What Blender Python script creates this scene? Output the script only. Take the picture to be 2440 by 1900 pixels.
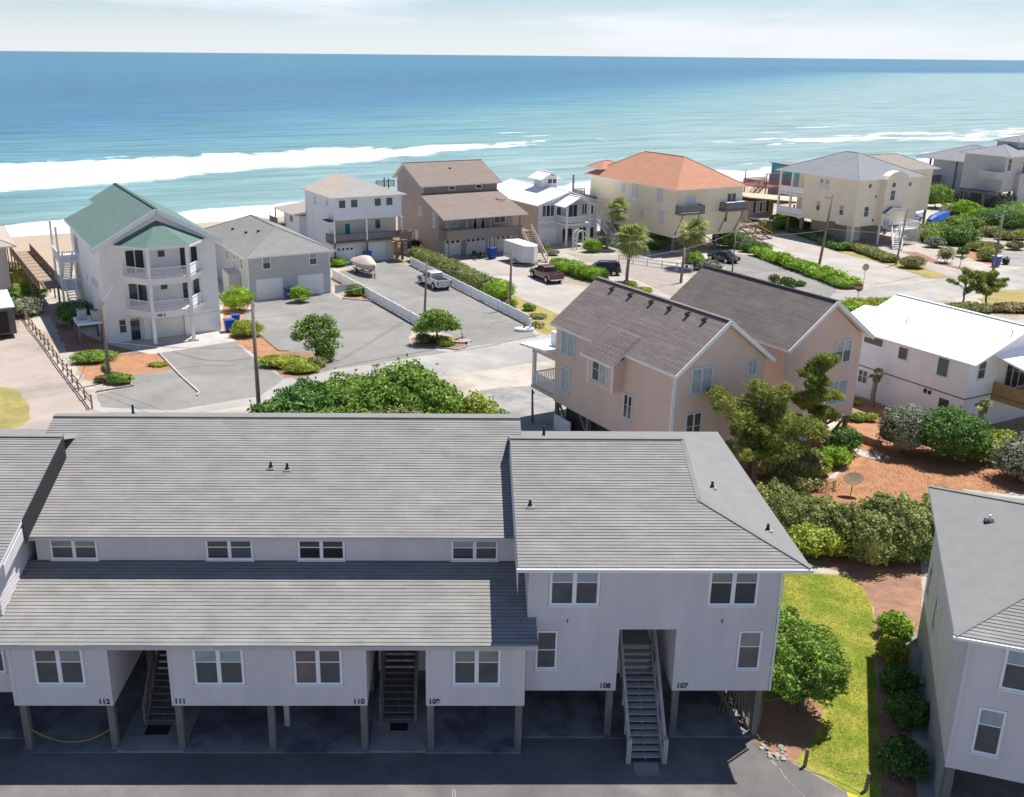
import bpy, bmesh, math, random
import numpy as np
from mathutils import Vector, Matrix

for _o in list(bpy.data.objects): bpy.data.objects.remove(_o, do_unlink=True)
SC = bpy.context.scene
COL = SC.collection
random.seed(7)
R = math.radians

# ------------------------------------------------------------------ camera
CAM_H, CAM_TILT, CAM_ROLL, CAM_YAW = 26.1, R(18.842), R(0.526), R(-0.83)
cam = bpy.data.cameras.new('camera'); cam_o = bpy.data.objects.new('camera', cam); COL.objects.link(cam_o)
cam.sensor_width = 36.0; cam.lens = 36.0 * 2400 / 2440; cam.shift_x = (1220 - 1120) / 2440
cam.clip_start = 0.5; cam.clip_end = 120000
_f = Vector((math.sin(-CAM_YAW) * math.cos(CAM_TILT), math.cos(CAM_YAW) * math.cos(CAM_TILT), -math.sin(CAM_TILT)))
_r = Vector((math.cos(CAM_YAW), math.sin(CAM_YAW), 0)); _u = _r.cross(_f)
_r2 = _r * math.cos(CAM_ROLL) + _u * math.sin(CAM_ROLL); _u2 = -_r * math.sin(CAM_ROLL) + _u * math.cos(CAM_ROLL)
_m = Matrix((_r2, _u2, -_f)).transposed().to_4x4(); _m.translation = (0, 0, CAM_H)
cam_o.matrix_world = _m
SC.camera = cam_o

# ------------------------------------------------------------------ sun, sky, exposure
SUN_DIR = Vector((0.35, 0.285, 1.0)).normalized()
SUN_EL = math.asin(SUN_DIR.z); SUN_AZ = math.atan2(SUN_DIR.x, SUN_DIR.y)
sl = bpy.data.lights.new('sun', 'SUN'); sl.energy = 4.8; sl.angle = R(0.5); sl.color = (1.0, 0.955, 0.88)
so = bpy.data.objects.new('sun', sl); COL.objects.link(so); so.location = (60, 60, 120)
so.rotation_euler = (-SUN_DIR).to_track_quat('-Z', 'Y').to_euler()
world = bpy.data.worlds.new('World'); SC.world = world; world.use_nodes = True
wn, wl = world.node_tree.nodes, world.node_tree.links
wn.clear()
wout = wn.new('ShaderNodeOutputWorld'); wbg = wn.new('ShaderNodeBackground'); wsky = wn.new('ShaderNodeTexSky')
wsky.sky_type = 'NISHITA'; wsky.sun_disc = False; wsky.sun_elevation = SUN_EL; wsky.sun_rotation = SUN_AZ
wsky.air_density = 1.0; wsky.dust_density = 0.0; wsky.ozone_density = 2.0; wsky.altitude = 20
wbg.inputs['Strength'].default_value = 0.06
wtc = wn.new('ShaderNodeTexCoord'); wmap = wn.new('ShaderNodeMapping'); wmap.inputs['Scale'].default_value = (1.6, 1.6, 13.0); wmap.inputs['Location'].default_value = (0.4, 0.2, 0.1)
wno = wn.new('ShaderNodeTexNoise'); wno.inputs['Scale'].default_value = 1.7; wno.inputs['Detail'].default_value = 7; wno.inputs['Roughness'].default_value = 0.55
wrp = wn.new('ShaderNodeValToRGB'); wrp.color_ramp.elements[0].position = 0.40; wrp.color_ramp.elements[1].position = 0.64
wrp.color_ramp.elements[0].color = (0, 0, 0, 1); wrp.color_ramp.elements[1].color = (0.92, 0.92, 0.92, 1)
wmx = wn.new('ShaderNodeMix'); wmx.data_type = 'RGBA'; wmx.inputs['B'].default_value = (11.2, 11.7, 13.0, 1)
wl.new(wtc.outputs['Generated'], wmap.inputs['Vector']); wl.new(wmap.outputs['Vector'], wno.inputs['Vector']); wl.new(wno.outputs['Fac'], wrp.inputs['Fac'])
wsp = wn.new('ShaderNodeSeparateXYZ'); wl.new(wtc.outputs['Generated'], wsp.inputs[0])        # cloud bank thins out with height
wfd = wn.new('ShaderNodeMapRange'); wfd.interpolation_type = 'SMOOTHSTEP'; wfd.inputs['From Min'].default_value = 0.04; wfd.inputs['From Max'].default_value = 0.40; wfd.inputs['To Min'].default_value = 1.0; wfd.inputs['To Max'].default_value = 0.12; wl.new(wsp.outputs['Z'], wfd.inputs['Value'])
wml = wn.new('ShaderNodeMath'); wml.operation = 'MULTIPLY'; wl.new(wrp.outputs['Color'], wml.inputs[0]); wl.new(wfd.outputs[0], wml.inputs[1])
whz = wn.new('ShaderNodeMapRange'); whz.interpolation_type = 'SMOOTHSTEP'; whz.inputs['From Min'].default_value = 0.0; whz.inputs['From Max'].default_value = 0.07; whz.inputs['To Min'].default_value = 0.62; whz.inputs['To Max'].default_value = 0.0; wl.new(wsp.outputs['Z'], whz.inputs['Value'])
wmax = wn.new('ShaderNodeMath'); wmax.operation = 'MAXIMUM'; wl.new(wml.outputs[0], wmax.inputs[0]); wl.new(whz.outputs[0], wmax.inputs[1])   # pale haze low over the sea
wgn = wn.new('ShaderNodeMix'); wgn.data_type = 'RGBA'; wgn.blend_type = 'MULTIPLY'; wgn.inputs['Factor'].default_value = 1.0; wgn.inputs['B'].default_value = (0.98, 1.14, 1.38, 1); wl.new(wsky.outputs['Color'], wgn.inputs['A'])
wl.new(wmax.outputs[0], wmx.inputs['Factor']); wl.new(wgn.outputs['Result'], wmx.inputs['A']); wl.new(wmx.outputs['Result'], wbg.inputs['Color'])
wl.new(wbg.outputs['Background'], wout.inputs['Surface'])
SC.render.engine = 'CYCLES'
SC.view_settings.view_transform = 'Standard'; SC.view_settings.look = 'None'; SC.view_settings.gamma = 1.0
SC.view_settings.use_curve_mapping = False; SC.view_settings.exposure = 0.45
SC.cycles.max_bounces = 6; SC.cycles.transparent_max_bounces = 4
SC.render.resolution_x, SC.render.resolution_y = 1024, 797

# ------------------------------------------------------------------ street frame: u along the street, v towards the sea
SA = R(27.5); CS, SN = math.cos(SA), math.sin(SA)
def UV(u, v): return (u * CS - v * SN, u * SN + v * CS)

# ------------------------------------------------------------------ materials
MATS = {}
def M(name, col, rough=0.85, var=0.12, scale=1.5, bump=0.0, bscale=30.0, spec=0.25, metal=0.0, island=0.0, stretch=(1, 1, 1), col2=None, c2scale=0.3, c2lo=0.45, c2hi=0.6, trans=0.0, coat=0.0):
    if name in MATS: return MATS[name]
    m = bpy.data.materials.new(name); m.use_nodes = True; n, l = m.node_tree.nodes, m.node_tree.links
    b = n['Principled BSDF']; out = n['Material Output']
    b.inputs['Roughness'].default_value = rough; b.inputs['Specular IOR Level'].default_value = spec; b.inputs['Metallic'].default_value = metal
    if coat: b.inputs['Coat Weight'].default_value = coat; b.inputs['Coat Roughness'].default_value = 0.08
    tc = n.new('ShaderNodeTexCoord'); mp = n.new('ShaderNodeMapping'); mp.inputs['Scale'].default_value = stretch
    l.new(tc.outputs['Object'], mp.inputs['Vector'])
    base = n.new('ShaderNodeRGB'); base.outputs[0].default_value = (*col, 1); cur = base.outputs[0]
    if col2:
        nz = n.new('ShaderNodeTexNoise'); nz.inputs['Scale'].default_value = c2scale; nz.inputs['Detail'].default_value = 5; nz.inputs['Roughness'].default_value = 0.6
        l.new(mp.outputs[0], nz.inputs['Vector'])
        mr = n.new('ShaderNodeMapRange'); mr.inputs['From Min'].default_value = c2lo; mr.inputs['From Max'].default_value = c2hi; l.new(nz.outputs['Fac'], mr.inputs['Value'])
        mx = n.new('ShaderNodeMix'); mx.data_type = 'RGBA'; mx.inputs['B'].default_value = (*col2, 1); l.new(mr.outputs[0], mx.inputs['Factor']); l.new(cur, mx.inputs['A']); cur = mx.outputs['Result']
    if var:
        nz = n.new('ShaderNodeTexNoise'); nz.inputs['Scale'].default_value = scale; nz.inputs['Detail'].default_value = 8; nz.inputs['Roughness'].default_value = 0.65
        l.new(mp.outputs[0], nz.inputs['Vector'])
        mr = n.new('ShaderNodeMapRange'); mr.inputs['From Min'].default_value = 0.3; mr.inputs['From Max'].default_value = 0.7
        mr.inputs['To Min'].default_value = 1 - var; mr.inputs['To Max'].default_value = 1 + var; l.new(nz.outputs['Fac'], mr.inputs['Value'])
        vm = n.new('ShaderNodeVectorMath'); vm.operation = 'SCALE'; l.new(cur, vm.inputs[0]); l.new(mr.outputs[0], vm.inputs['Scale']); cur = vm.outputs[0]
    if island:
        g = n.new('ShaderNodeNewGeometry'); mr = n.new('ShaderNodeMapRange'); mr.inputs['To Min'].default_value = 1 - island; mr.inputs['To Max'].default_value = 1 + island
        l.new(g.outputs['Random Per Island'], mr.inputs['Value']); vm = n.new('ShaderNodeVectorMath'); vm.operation = 'SCALE'; l.new(cur, vm.inputs[0]); l.new(mr.outputs[0], vm.inputs['Scale']); cur = vm.outputs[0]
    l.new(cur, b.inputs['Base Color'])
    if bump:
        nz = n.new('ShaderNodeTexNoise'); nz.inputs['Scale'].default_value = bscale; nz.inputs['Detail'].default_value = 4; l.new(mp.outputs[0], nz.inputs['Vector'])
        bp = n.new('ShaderNodeBump'); bp.inputs['Strength'].default_value = bump; bp.inputs['Distance'].default_value = 0.03; l.new(nz.outputs['Fac'], bp.inputs['Height']); l.new(bp.outputs[0], b.inputs['Normal'])
    if trans:
        tr = n.new('ShaderNodeBsdfTranslucent'); l.new(cur, tr.inputs['Color']); mxs = n.new('ShaderNodeMixShader'); mxs.inputs['Fac'].default_value = trans
        l.new(b.outputs[0], mxs.inputs[1]); l.new(tr.outputs[0], mxs.inputs[2]); l.new(mxs.outputs[0], out.inputs['Surface'])
    MATS[name] = m
    return m
def glass(name, col, rough=0.06, spec=0.5):
    return M(name, col, rough=rough, var=0.25, scale=0.9, spec=spec)

WHITE = M('white_trim', (0.80, 0.80, 0.80), 0.6, 0.06, 2)
WVINYL = M('white_vinyl', (0.84, 0.84, 0.86), 0.6, 0.05, 2)
GLASS = glass('window_glass', (0.035, 0.045, 0.055)); GLASSG = glass('window_screen', (0.075, 0.085, 0.09), 0.3); GLASSB = glass('window_blind', (0.27, 0.28, 0.25), 0.4, 0.3)
GLASSR = glass('window_curtain', (0.14, 0.12, 0.115), 0.3); GLASSL = glass('window_pale', (0.34, 0.39, 0.41), 0.25, 0.4)
CONDO = M('condo_paint', (0.66, 0.62, 0.62), 0.75, 0.09, 0.9, stretch=(1, 1, .22))
CONDO_SIDE = M('condo_paint_plain', (0.66, 0.62, 0.62), 0.75, 0.09, 0.8, stretch=(1, 1, .25))
SHING = M('condo_shingle', (0.262, 0.255, 0.248), 0.9, 0.14, 0.8, bump=0.3, bscale=60, island=0.04, stretch=(1, 1.4, 1.4), col2=(0.275, 0.268, 0.252), c2scale=0.25)
SHING_S = M('smooth_shingle', (0.228, 0.226, 0.222), 0.9, 0.08, 1.2, bump=0.25, bscale=25)
BUTT = M('shingle_butt_shade', (0.075, 0.07, 0.066), 0.95, 0.3, 2.0)  # shade line under each shingle course, painted dark on the lip
DARKF = M('near_black', (0.03, 0.032, 0.035), 0.6, 0.1)
WOODG = M('weathered_wood', (0.20, 0.18, 0.165), 0.85, 0.25, 3, bump=0.3, bscale=12, stretch=(1, 1, .25))
WOODB = M('brown_wood', (0.24, 0.17, 0.12), 0.85, 0.25, 3, bump=0.3, bscale=12, stretch=(1, 1, .25))
WOODT = M('tan_wood', (0.42, 0.27, 0.13), 0.8, 0.2, 3)
CONC = M('pale_concrete', (0.480, 0.456, 0.416), 0.9, 0.10, 0.8, bump=0.15, bscale=14, col2=(0.400, 0.384, 0.360), c2scale=0.35)
CONCG = M('grey_concrete', (0.323, 0.315, 0.302), 0.9, 0.16, 0.9, bump=0.15, bscale=14, col2=(0.230, 0.225, 0.221), c2scale=0.5)
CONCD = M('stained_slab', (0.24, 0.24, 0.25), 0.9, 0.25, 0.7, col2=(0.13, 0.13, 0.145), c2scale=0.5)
BLACK = M('black_plastic', (0.018, 0.018, 0.02), 0.5, 0.1)
STEEL = M('galvanised', (0.45, 0.46, 0.47), 0.45, 0.1, metal=0.6)
BINBLUE = M('blue_plastic', (0.03, 0.09, 0.38), 0.45, 0.1)
ROPEY = M('yellow_rope', (0.62, 0.36, 0.03), 0.7, 0.1)
# ------------------------------------------------------------------ mesh helpers
class MB:
    def __init__(s): s.v, s.f, s.m = [], [], []
    def add(s, vs, fs, mi=0):
        o = len(s.v); s.v += [tuple(map(float, p)) for p in vs]
        s.f += [tuple(i + o for i in f) for f in fs]; s.m += [mi] * len(fs); return s
    def box(s, x0, x1, y0, y1, z0, z1, mi=0):
        if x0 > x1: x0, x1 = x1, x0
        if y0 > y1: y0, y1 = y1, y0
        return s.add([(x0, y0, z0), (x1, y0, z0), (x1, y1, z0), (x0, y1, z0), (x0, y0, z1), (x1, y0, z1), (x1, y1, z1), (x0, y1, z1)],
                     [(0, 3, 2, 1), (4, 5, 6, 7), (0, 1, 5, 4), (1, 2, 6, 5), (2, 3, 7, 6), (3, 0, 4, 7)], mi)
    def prism(s, pts, z0, z1, mi=0, mtop=None):               # polygon in plan, extruded up
        n = len(pts); vs = [(*p, z0) for p in pts] + [(*p, z1) for p in pts]
        s.add(vs, [tuple(range(n - 1, -1, -1))] + [(i, (i + 1) % n, (i + 1) % n + n, i + n) for i in range(n)], mi)
        o = len(s.v) - 2 * n; s.f.append(tuple(o + n + i for i in range(n))); s.m.append(mi if mtop is None else mtop); return s
    def extr(s, prof, y0, y1, mi=0, axis='y'):                # profile in (x,z), extruded along y  (axis 'x': profile in (y,z))
        n = len(prof); mk = (lambda a, z, t: (a, t, z)) if axis == 'y' else (lambda a, z, t: (t, a, z))
        vs = [mk(a, z, y0) for a, z in prof] + [mk(a, z, y1) for a, z in prof]
        return s.add(vs, [tuple(range(n)), tuple(range(2 * n - 1, n - 1, -1))] + [(i, i + n, (i + 1) % n + n, (i + 1) % n) for i in range(n)], mi)
    def slab(s, poly, t, mi=0, ms=None):                      # 3-D polygon with vertical thickness t downwards
        n = len(poly); lo = [(p[0], p[1], p[2] - t) for p in poly]; ms = mi if ms is None else ms
        s.add(list(poly) + lo, [tuple(range(n))], mi); o = len(s.v) - 2 * n
        s.f.append(tuple(o + n + i for i in range(n - 1, -1, -1))); s.m.append(ms)
        for i in range(n): s.f.append((o + i, o + n + i, o + n + (i + 1) % n, o + (i + 1) % n)); s.m.append(ms)
        return s
    def tube(s, p0, p1, r, r2=None, n=8, mi=0, cap=True):
        p0, p1 = Vector(p0), Vector(p1); d = (p1 - p0); r2 = r if r2 is None else r2
        if d.length < 1e-6: return s
        d.normalize(); a = d.orthogonal().normalized(); b = d.cross(a)
        vs = [p0 + (a * math.cos(t) + b * math.sin(t)) * r for t in [2 * math.pi * i / n for i in range(n)]] + [p1 + (a * math.cos(t) + b * math.sin(t)) * r2 for t in [2 * math.pi * i / n for i in range(n)]]
        fs = [(i, (i + 1) % n, (i + 1) % n + n, i + n) for i in range(n)]
        if cap: fs += [tuple(range(n - 1, -1, -1)), tuple(range(n, 2 * n))]
        return s.add(vs, fs, mi)
    def bar(s, p0, p1, w, h, mi=0):                           # rectangular bar, w sideways, h in the upright direction
        p0, p1 = Vector(p0), Vector(p1); d = (p1 - p0).normalized()
        side = d.cross(Vector((0, 0, 1))); side = Vector((1, 0, 0)) if side.length < 1e-4 else side.normalized(); up = side.cross(d)
        vs = [p + side * (w / 2 * sx) + up * (h / 2 * sy) for p in (p0, p1) for sx, sy in ((-1, -1), (1, -1), (1, 1), (-1, 1))]
        return s.add(vs, [(0, 3, 2, 1), (4, 5, 6, 7), (0, 1, 5, 4), (1, 2, 6, 5), (2, 3, 7, 6), (3, 0, 4, 7)], mi)
    def build(s, name, mats, parent=None, bevel=0.0, smooth=False, kind=None, loc=None):
        me = bpy.data.meshes.new(name); me.from_pydata(s.v, [], s.f)
        if not isinstance(mats, (list, tuple)): mats = [mats]
        for m in mats: me.materials.append(m)
        me.polygons.foreach_set('material_index', s.m)
        if smooth: me.polygons.foreach_set('use_smooth', [True] * len(me.polygons))
        bm = bmesh.new(); bm.from_mesh(me); bmesh.ops.recalc_face_normals(bm, faces=bm.faces); bm.to_mesh(me); bm.free(); me.update()
        o = bpy.data.objects.new(name, me); COL.objects.link(o)
        if parent: o.parent = parent
        if loc: o.location = loc
        if bevel:
            bv = o.modifiers.new('bevel', 'BEVEL'); bv.width = bevel; bv.segments = 2; bv.limit_method = 'ANGLE'
        if kind: o['kind'] = kind
        return o
def tag(o, label, cat, group=None, kind=None):
    o['label'] = label; o['category'] = cat
    if group: o['group'] = group
    if kind: o['kind'] = kind
    return o
def thing(name, label, cat, loc=(0, 0, 0), rz=0.0, group=None):
    o = bpy.data.objects.new(name, None); COL.objects.link(o); o.empty_display_size = 0.3
    o.location = (loc[0], loc[1], loc[2] if len(loc) > 2 else 0); o.rotation_euler = (0, 0, rz)
    return tag(o, label, cat, group)
def copy_tree(o, parent=None):
    c = o.copy(); COL.objects.link(c)
    if parent: c.parent = parent
    for ch in list(o.children): copy_tree(ch, c)
    return c
def pbox(name, parent, x0, x1, y0, y1, z0, z1, mat, bevel=0.0): return MB().box(x0, x1, y0, y1, z0, z1).build(name, mat, parent, bevel)

# face helper: (along, out, z) -> local point.  F faces -y, B faces +y, L faces -x, R faces +x
def fpt(face, d, a, n, z):
    return {'F': (a, d - n, z), 'B': (a, d + n, z), 'L': (d - n, a, z), 'R': (d + n, a, z)}[face]
def fbox(mb, face, d, a0, a1, n0, n1, z0, z1, mi=0):
    p, q = fpt(face, d, a0, n0, z0), fpt(face, d, a1, n1, z1)
    return mb.box(min(p[0], q[0]), max(p[0], q[0]), min(p[1], q[1]), max(p[1], q[1]), z0, z1, mi)
def window(parent, face, d, a, z0, w, h, cols=2, rows=2, fw=0.09, panes=None, frame=None, proud=0.05, sill=True, split=0.45, name='window', mull=None):
    """frame proud of the wall, each pane a sub-part set back inside it"""
    frame = frame or WHITE; mb = MB(); a0, a1, z1 = a - w / 2, a + w / 2, z0 + h; mull = mull or fw
    fbox(mb, face, d, a0, a0 + fw, -0.02, proud, z0, z1); fbox(mb, face, d, a1 - fw, a1, -0.02, proud, z0, z1)
    fbox(mb, face, d, a0 + fw, a1 - fw, -0.02, proud, z1 - fw, z1); fbox(mb, face, d, a0 + fw, a1 - fw, -0.02, proud, z0, z0 + fw)
    if sill: fbox(mb, face, d, a0 - 0.03, a1 + 0.03, -0.02, proud + 0.05, z0 - 0.045, z0 - 0.002)
    iw = (w - 2 * fw - (cols - 1) * mull) / cols; zs = [z0 + fw, z1 - fw]
    if rows == 2: zm = z1 - fw - (h - 2 * fw) * split; zs = [z0 + fw, zm, z1 - fw]
    for c in range(1, cols):
        x = a0 + fw + c * iw + (c - 1) * mull; fbox(mb, face, d, x, x + mull, -0.02, proud - 0.006, z0 + fw, z1 - fw)
    if rows == 2:
        for c in range(cols):
            x = a0 + fw + c * (iw + mull); fbox(mb, face, d, x, x + iw, -0.02, proud - 0.018, zs[1] - 0.02, zs[1] + 0.02)
    o = mb.build(name, frame, parent); k = 0
    panes = panes or [GLASS]
    for r in range(len(zs) - 1):
        for c in range(cols):
            x = a0 + fw + c * (iw + mull)
            pm = MB(); fbox(pm, face, d, x + 0.001, x + iw - 0.001, -0.015, 0.012, zs[r] + (0.021 if r else 0.001), zs[r + 1] - (0.021 if r < len(zs) - 2 else 0.001))
            pm.build('pane', panes[(r * cols + c) % len(panes)], o); k += 1
    return o
def garage(parent, face, d, a, z0, w, h, mat=None, lights=0, panels=4):
    mat = mat or WHITE; mb = MB(); fbox(mb, face, d, a - w / 2 - 0.1, a - w / 2, -0.02, 0.06, z0, z0 + h + 0.1); fbox(mb, face, d, a + w / 2, a + w / 2 + 0.1, -0.02, 0.06, z0, z0 + h + 0.1)
    fbox(mb, face, d, a - w / 2, a + w / 2, -0.02, 0.06, z0 + h, z0 + h + 0.1)
    o = mb.build('garage_door', WHITE, parent); ph = h / panels
    for i in range(panels):
        pm = MB(); fbox(pm, face, d, a - w / 2 + 0.002, a + w / 2 - 0.002, -0.02, 0.025, z0 + i * ph + 0.008, z0 + (i + 1) * ph - 0.008); pm.build('panel', mat, o)
    for i in range(lights):
        x = a - w / 2 + w * (i + 0.5) / lights; pm = MB(); fbox(pm, face, d, x - w / lights * 0.3, x + w / lights * 0.3, 0.0, 0.032, z0 + h - ph * 0.8, z0 + h - ph * 0.25); pm.build('pane', GLASS, o)
    return o
def door(parent, face, d, a, z0, w, h, mat, frame=None, glassy=False):
    mb = MB(); fr = frame or WHITE
    fbox(mb, face, d, a - w / 2 - 0.08, a - w / 2, -0.02, 0.05, z0, z0 + h + 0.08); fbox(mb, face, d, a + w / 2, a + w / 2 + 0.08, -0.02, 0.05, z0, z0 + h + 0.08); fbox(mb, face, d, a - w / 2, a + w / 2, -0.02, 0.05, z0 + h, z0 + h + 0.08)
    o = mb.build('door', fr, parent); pm = MB(); fbox(pm, face, d, a - w / 2 + 0.002, a + w / 2 - 0.002, -0.02, 0.02, z0 + 0.01, z0 + h - 0.002); pm.build('leaf', mat, o)
    hm = MB(); fbox(hm, face, d, a + w / 2 - 0.14, a + w / 2 - 0.09, 0.02, 0.06, z0 + 0.98, z0 + 1.05); hm.build('handle', STEEL, o)
    return o
def hip_roof(parent, x0, x1, y0, y1, z, slope, t=0.18, mats=None, axis=None, name='roof', gx=0.0):
    """closed hip roof, ridge along the longer side"""
    w, dp = x1 - x0, y1 - y0; h = min(w, dp) / 2; axis = axis or ('y' if dp >= w else 'x'); zr = z + h * slope
    if axis == 'y': a, b = ((x0 + x1) / 2, y0 + w / 2 - gx, zr), ((x0 + x1) / 2, y1 - w / 2 + gx, zr)
    else: a, b = (x0 + dp / 2 - gx, (y0 + y1) / 2, zr), (x1 - dp / 2 + gx, (y0 + y1) / 2, zr)
    c = [(x0, y0, z), (x1, y0, z), (x1, y1, z), (x0, y1, z)]; mb = MB()
    if axis == 'y': faces = [(c[0], c[1], a), (c[1], c[2], b, a), (c[2], c[3], b), (c[3], c[0], a, b)]
    else: faces = [(c[0], c[1], b, a), (c[1], c[2], b), (c[2], c[3], a, b), (c[3], c[0], a)]
    for f in faces: mb.add(f, [tuple(range(len(f)))], 0)
    lo = [(p[0], p[1], p[2] - t) for p in c]
    for i in range(4): mb.add([c[i], c[(i + 1) % 4], lo[(i + 1) % 4], lo[i]], [(0, 1, 2, 3)], 1)
    mb.add(lo, [(3, 2, 1, 0)], 1)
    o = mb.build(name, mats, parent)
    rc = MB()
    for p, q in ([(a, b)] if (Vector(a) - Vector(b)).length > 0.1 else []) + ([(c[0], a), (c[1], a), (c[2], b), (c[3], b)] if axis == 'y' else [(c[0], a), (c[3], a), (c[1], b), (c[2], b)]): rc.bar((p[0], p[1], p[2] + 0.012), (q[0], q[1], q[2] + 0.012), 0.22, 0.035)
    rc.build('ridge_cap', mats[0], o)
    return o
def gable_slabs(parent, x0, x1, xr, y0, y1, z0, zr, t, mats, z1=None, name='roof'):
    """two slopes either side of a ridge along y at x=xr"""
    z1 = z0 if z1 is None else z1; mb = MB()
    mb.slab([(x0, y0, z0), (xr, y0, zr), (xr, y1, zr), (x0, y1, z0)], t, 0, 1); mb.slab([(xr, y0, zr), (x1, y0, z1), (x1, y1, z1), (xr, y1, zr)], t, 0, 1)
    o = mb.build(name, mats, parent); MB().bar((xr, y0, zr + 0.015), (xr, y1, zr + 0.015), 0.28, 0.05).build('ridge_cap', mats[0], o)
    return o
def courses(parent, O, ax, up, length, sl, expo, mat, a0f=None, a1f=None, tab=(0.7, 2.6), th=(0.024, 0.031), seed=1, name='shingle_courses'):
    """overlapping shingle courses with a real lip, joined (each is only a few pixels tall)"""
    rnd = random.Random(seed); O, ax, up = Vector(O), Vector(ax).normalized(), Vector(up).normalized(); nn = ax.cross(up)
    if nn.z < 0: nn = -nn
    mb = MB(); k = 0; s = 0.0
    while s < sl - 0.02:
        s1 = min(s + expo, sl); e1 = min(s1 + 0.02, sl + 0.01)
        lo = a0f(s) if a0f else 0.0; hi = a1f(s) if a1f else length; lo1 = a0f(s1) if a0f else 0.0; hi1 = a1f(s1) if a1f else length
        a = lo - rnd.uniform(0, tab[0]); wob = rnd.uniform(-0.006, 0.006)
        while a < hi:
            b = a + rnd.uniform(*tab); t = rnd.uniform(*th); js = rnd.uniform(-0.004, 0.004) + wob
            pa, pb = max(a, lo), min(b, hi); qa, qb = max(a, lo1), min(b, hi1)
            if pb - pa > 0.02:
                if qb < qa: qa = qb = (qa + qb) / 2
                P = lambda aa, ss, n: O + ax * aa + up * ss + nn * n
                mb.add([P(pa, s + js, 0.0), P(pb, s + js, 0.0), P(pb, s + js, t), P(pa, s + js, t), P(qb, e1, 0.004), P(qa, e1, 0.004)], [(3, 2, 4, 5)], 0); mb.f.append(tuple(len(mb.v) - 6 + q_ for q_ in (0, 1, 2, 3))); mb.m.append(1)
            a = b
        s = s1; k += 1
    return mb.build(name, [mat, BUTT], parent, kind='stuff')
def rough(pts, step=0.8, amp=0.12, seed=0):
    rnd = random.Random(seed); out = []; n = len(pts)
    for i in range(n):
        p, q = Vector(pts[i][:2]), Vector(pts[(i + 1) % n][:2]); L = (q - p).length; k = max(1, min(60, int(L / step))); nx = Vector((-(q - p).y, (q - p).x)) / max(L, 1e-6)
        for j in range(k): r = p.lerp(q, j / k) + nx * (rnd.uniform(-amp, amp)); out.append((r.x, r.y))
    return out
def sheet(name, pts, z, mat, label, cat='ground', jag=0.0, step=0.8, kind='structure', thick=0.0):
    pts = rough(pts, step, jag, len(name) * 7 + len(pts)) if jag else [p[:2] for p in pts]
    cx, cy = sum(p[0] for p in pts) / len(pts), sum(p[1] for p in pts) / len(pts)
    mb = MB(); lp = [(p[0] - cx, p[1] - cy) for p in pts]
    if thick: mb.prism(lp, -thick, 0.0)
    else: mb.add([(*p, 0.0) for p in lp], [tuple(range(len(lp)))])
    o = mb.build(name, mat, loc=(cx, cy, z))
    if not thick:
        me = o.data
        if me.polygons[0].normal.z < 0: me.flip_normals()
    return tag(o, label, cat, kind=kind)
def text(parent, s, loc, size, mat, rz=0.0, name='lettering', ext=0.008):
    # flat figures turned into plain meshes
    cu = bpy.data.curves.new(name, 'FONT'); cu.body = s; cu.size = size; cu.extrude = ext; cu.align_x = 'CENTER'; cu.offset = 0.008
    t = bpy.data.objects.new(name, cu); me = bpy.data.meshes.new_from_object(t); bpy.data.objects.remove(t); bpy.data.curves.remove(cu)
    o = bpy.data.objects.new(name, me); COL.objects.link(o); me.materials.clear(); me.materials.append(mat); o.parent = parent; o.location = loc; o.rotation_euler = (R(90), 0, rz)
    return o

# ================================================================== GROUND, ROAD, BEACH, SEA
SAND = M('sandy_soil', (0.46, 0.415, 0.355), 0.95, 0.16, 0.5, bump=0.3, bscale=8, col2=(0.324, 0.277, 0.216), c2scale=0.12)
BEACH = M('beach_sand', (0.422, 0.330, 0.238), 0.95, 0.07, 0.15, bump=0.2, bscale=4, col2=(0.396, 0.323, 0.251), c2scale=0.03)
ROADM = M('road_asphalt_pale', (0.331, 0.317, 0.302), 0.92, 0.14, 0.3, bump=0.2, bscale=20, col2=(0.396, 0.374, 0.338), c2scale=0.10, c2lo=0.46, c2hi=0.56)
DRIVE = M('grey_gravel_drive', (0.228, 0.221, 0.207), 0.93, 0.16, 0.35, bump=0.25, bscale=25, col2=(0.265, 0.252, 0.235), c2scale=0.12, c2lo=0.42, c2hi=0.60)
PINKD = M('pinkish_concrete_drive', (0.392, 0.350, 0.315), 0.92, 0.14, 0.28, bump=0.15, bscale=20, col2=(0.420, 0.392, 0.357), c2scale=0.12)
MAUVE = M('mauve_paver_drive', (0.340, 0.293, 0.268), 0.92, 0.12, 0.6, bump=0.2, bscale=25)
LANE = M('sandy_lane', (0.396, 0.330, 0.284), 0.95, 0.10, 0.4, bump=0.2, bscale=10, col2=(0.310, 0.264, 0.238), c2scale=0.16, c2lo=0.50, c2hi=0.66)
MULCH = M('pine_straw', (0.405, 0.205, 0.108), 0.95, 0.22, 1.2, bump=0.5, bscale=30, col2=(0.361, 0.190, 0.104), c2scale=0.35)
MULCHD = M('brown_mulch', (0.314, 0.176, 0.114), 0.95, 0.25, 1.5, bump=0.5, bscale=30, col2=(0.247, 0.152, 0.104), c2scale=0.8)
LAWN = M('lawn_grass', (0.31, 0.30, 0.05), 0.95, 0.30, 5.0, bump=0.6, bscale=60, col2=(0.155, 0.215, 0.022), c2scale=0.55, c2lo=0.42, c2hi=0.58)
DRYG = M('dry_grass', (0.357, 0.281, 0.102), 0.95, 0.18, 1.5, bump=0.5, bscale=40, col2=(0.255, 0.238, 0.085), c2scale=0.3)
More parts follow.
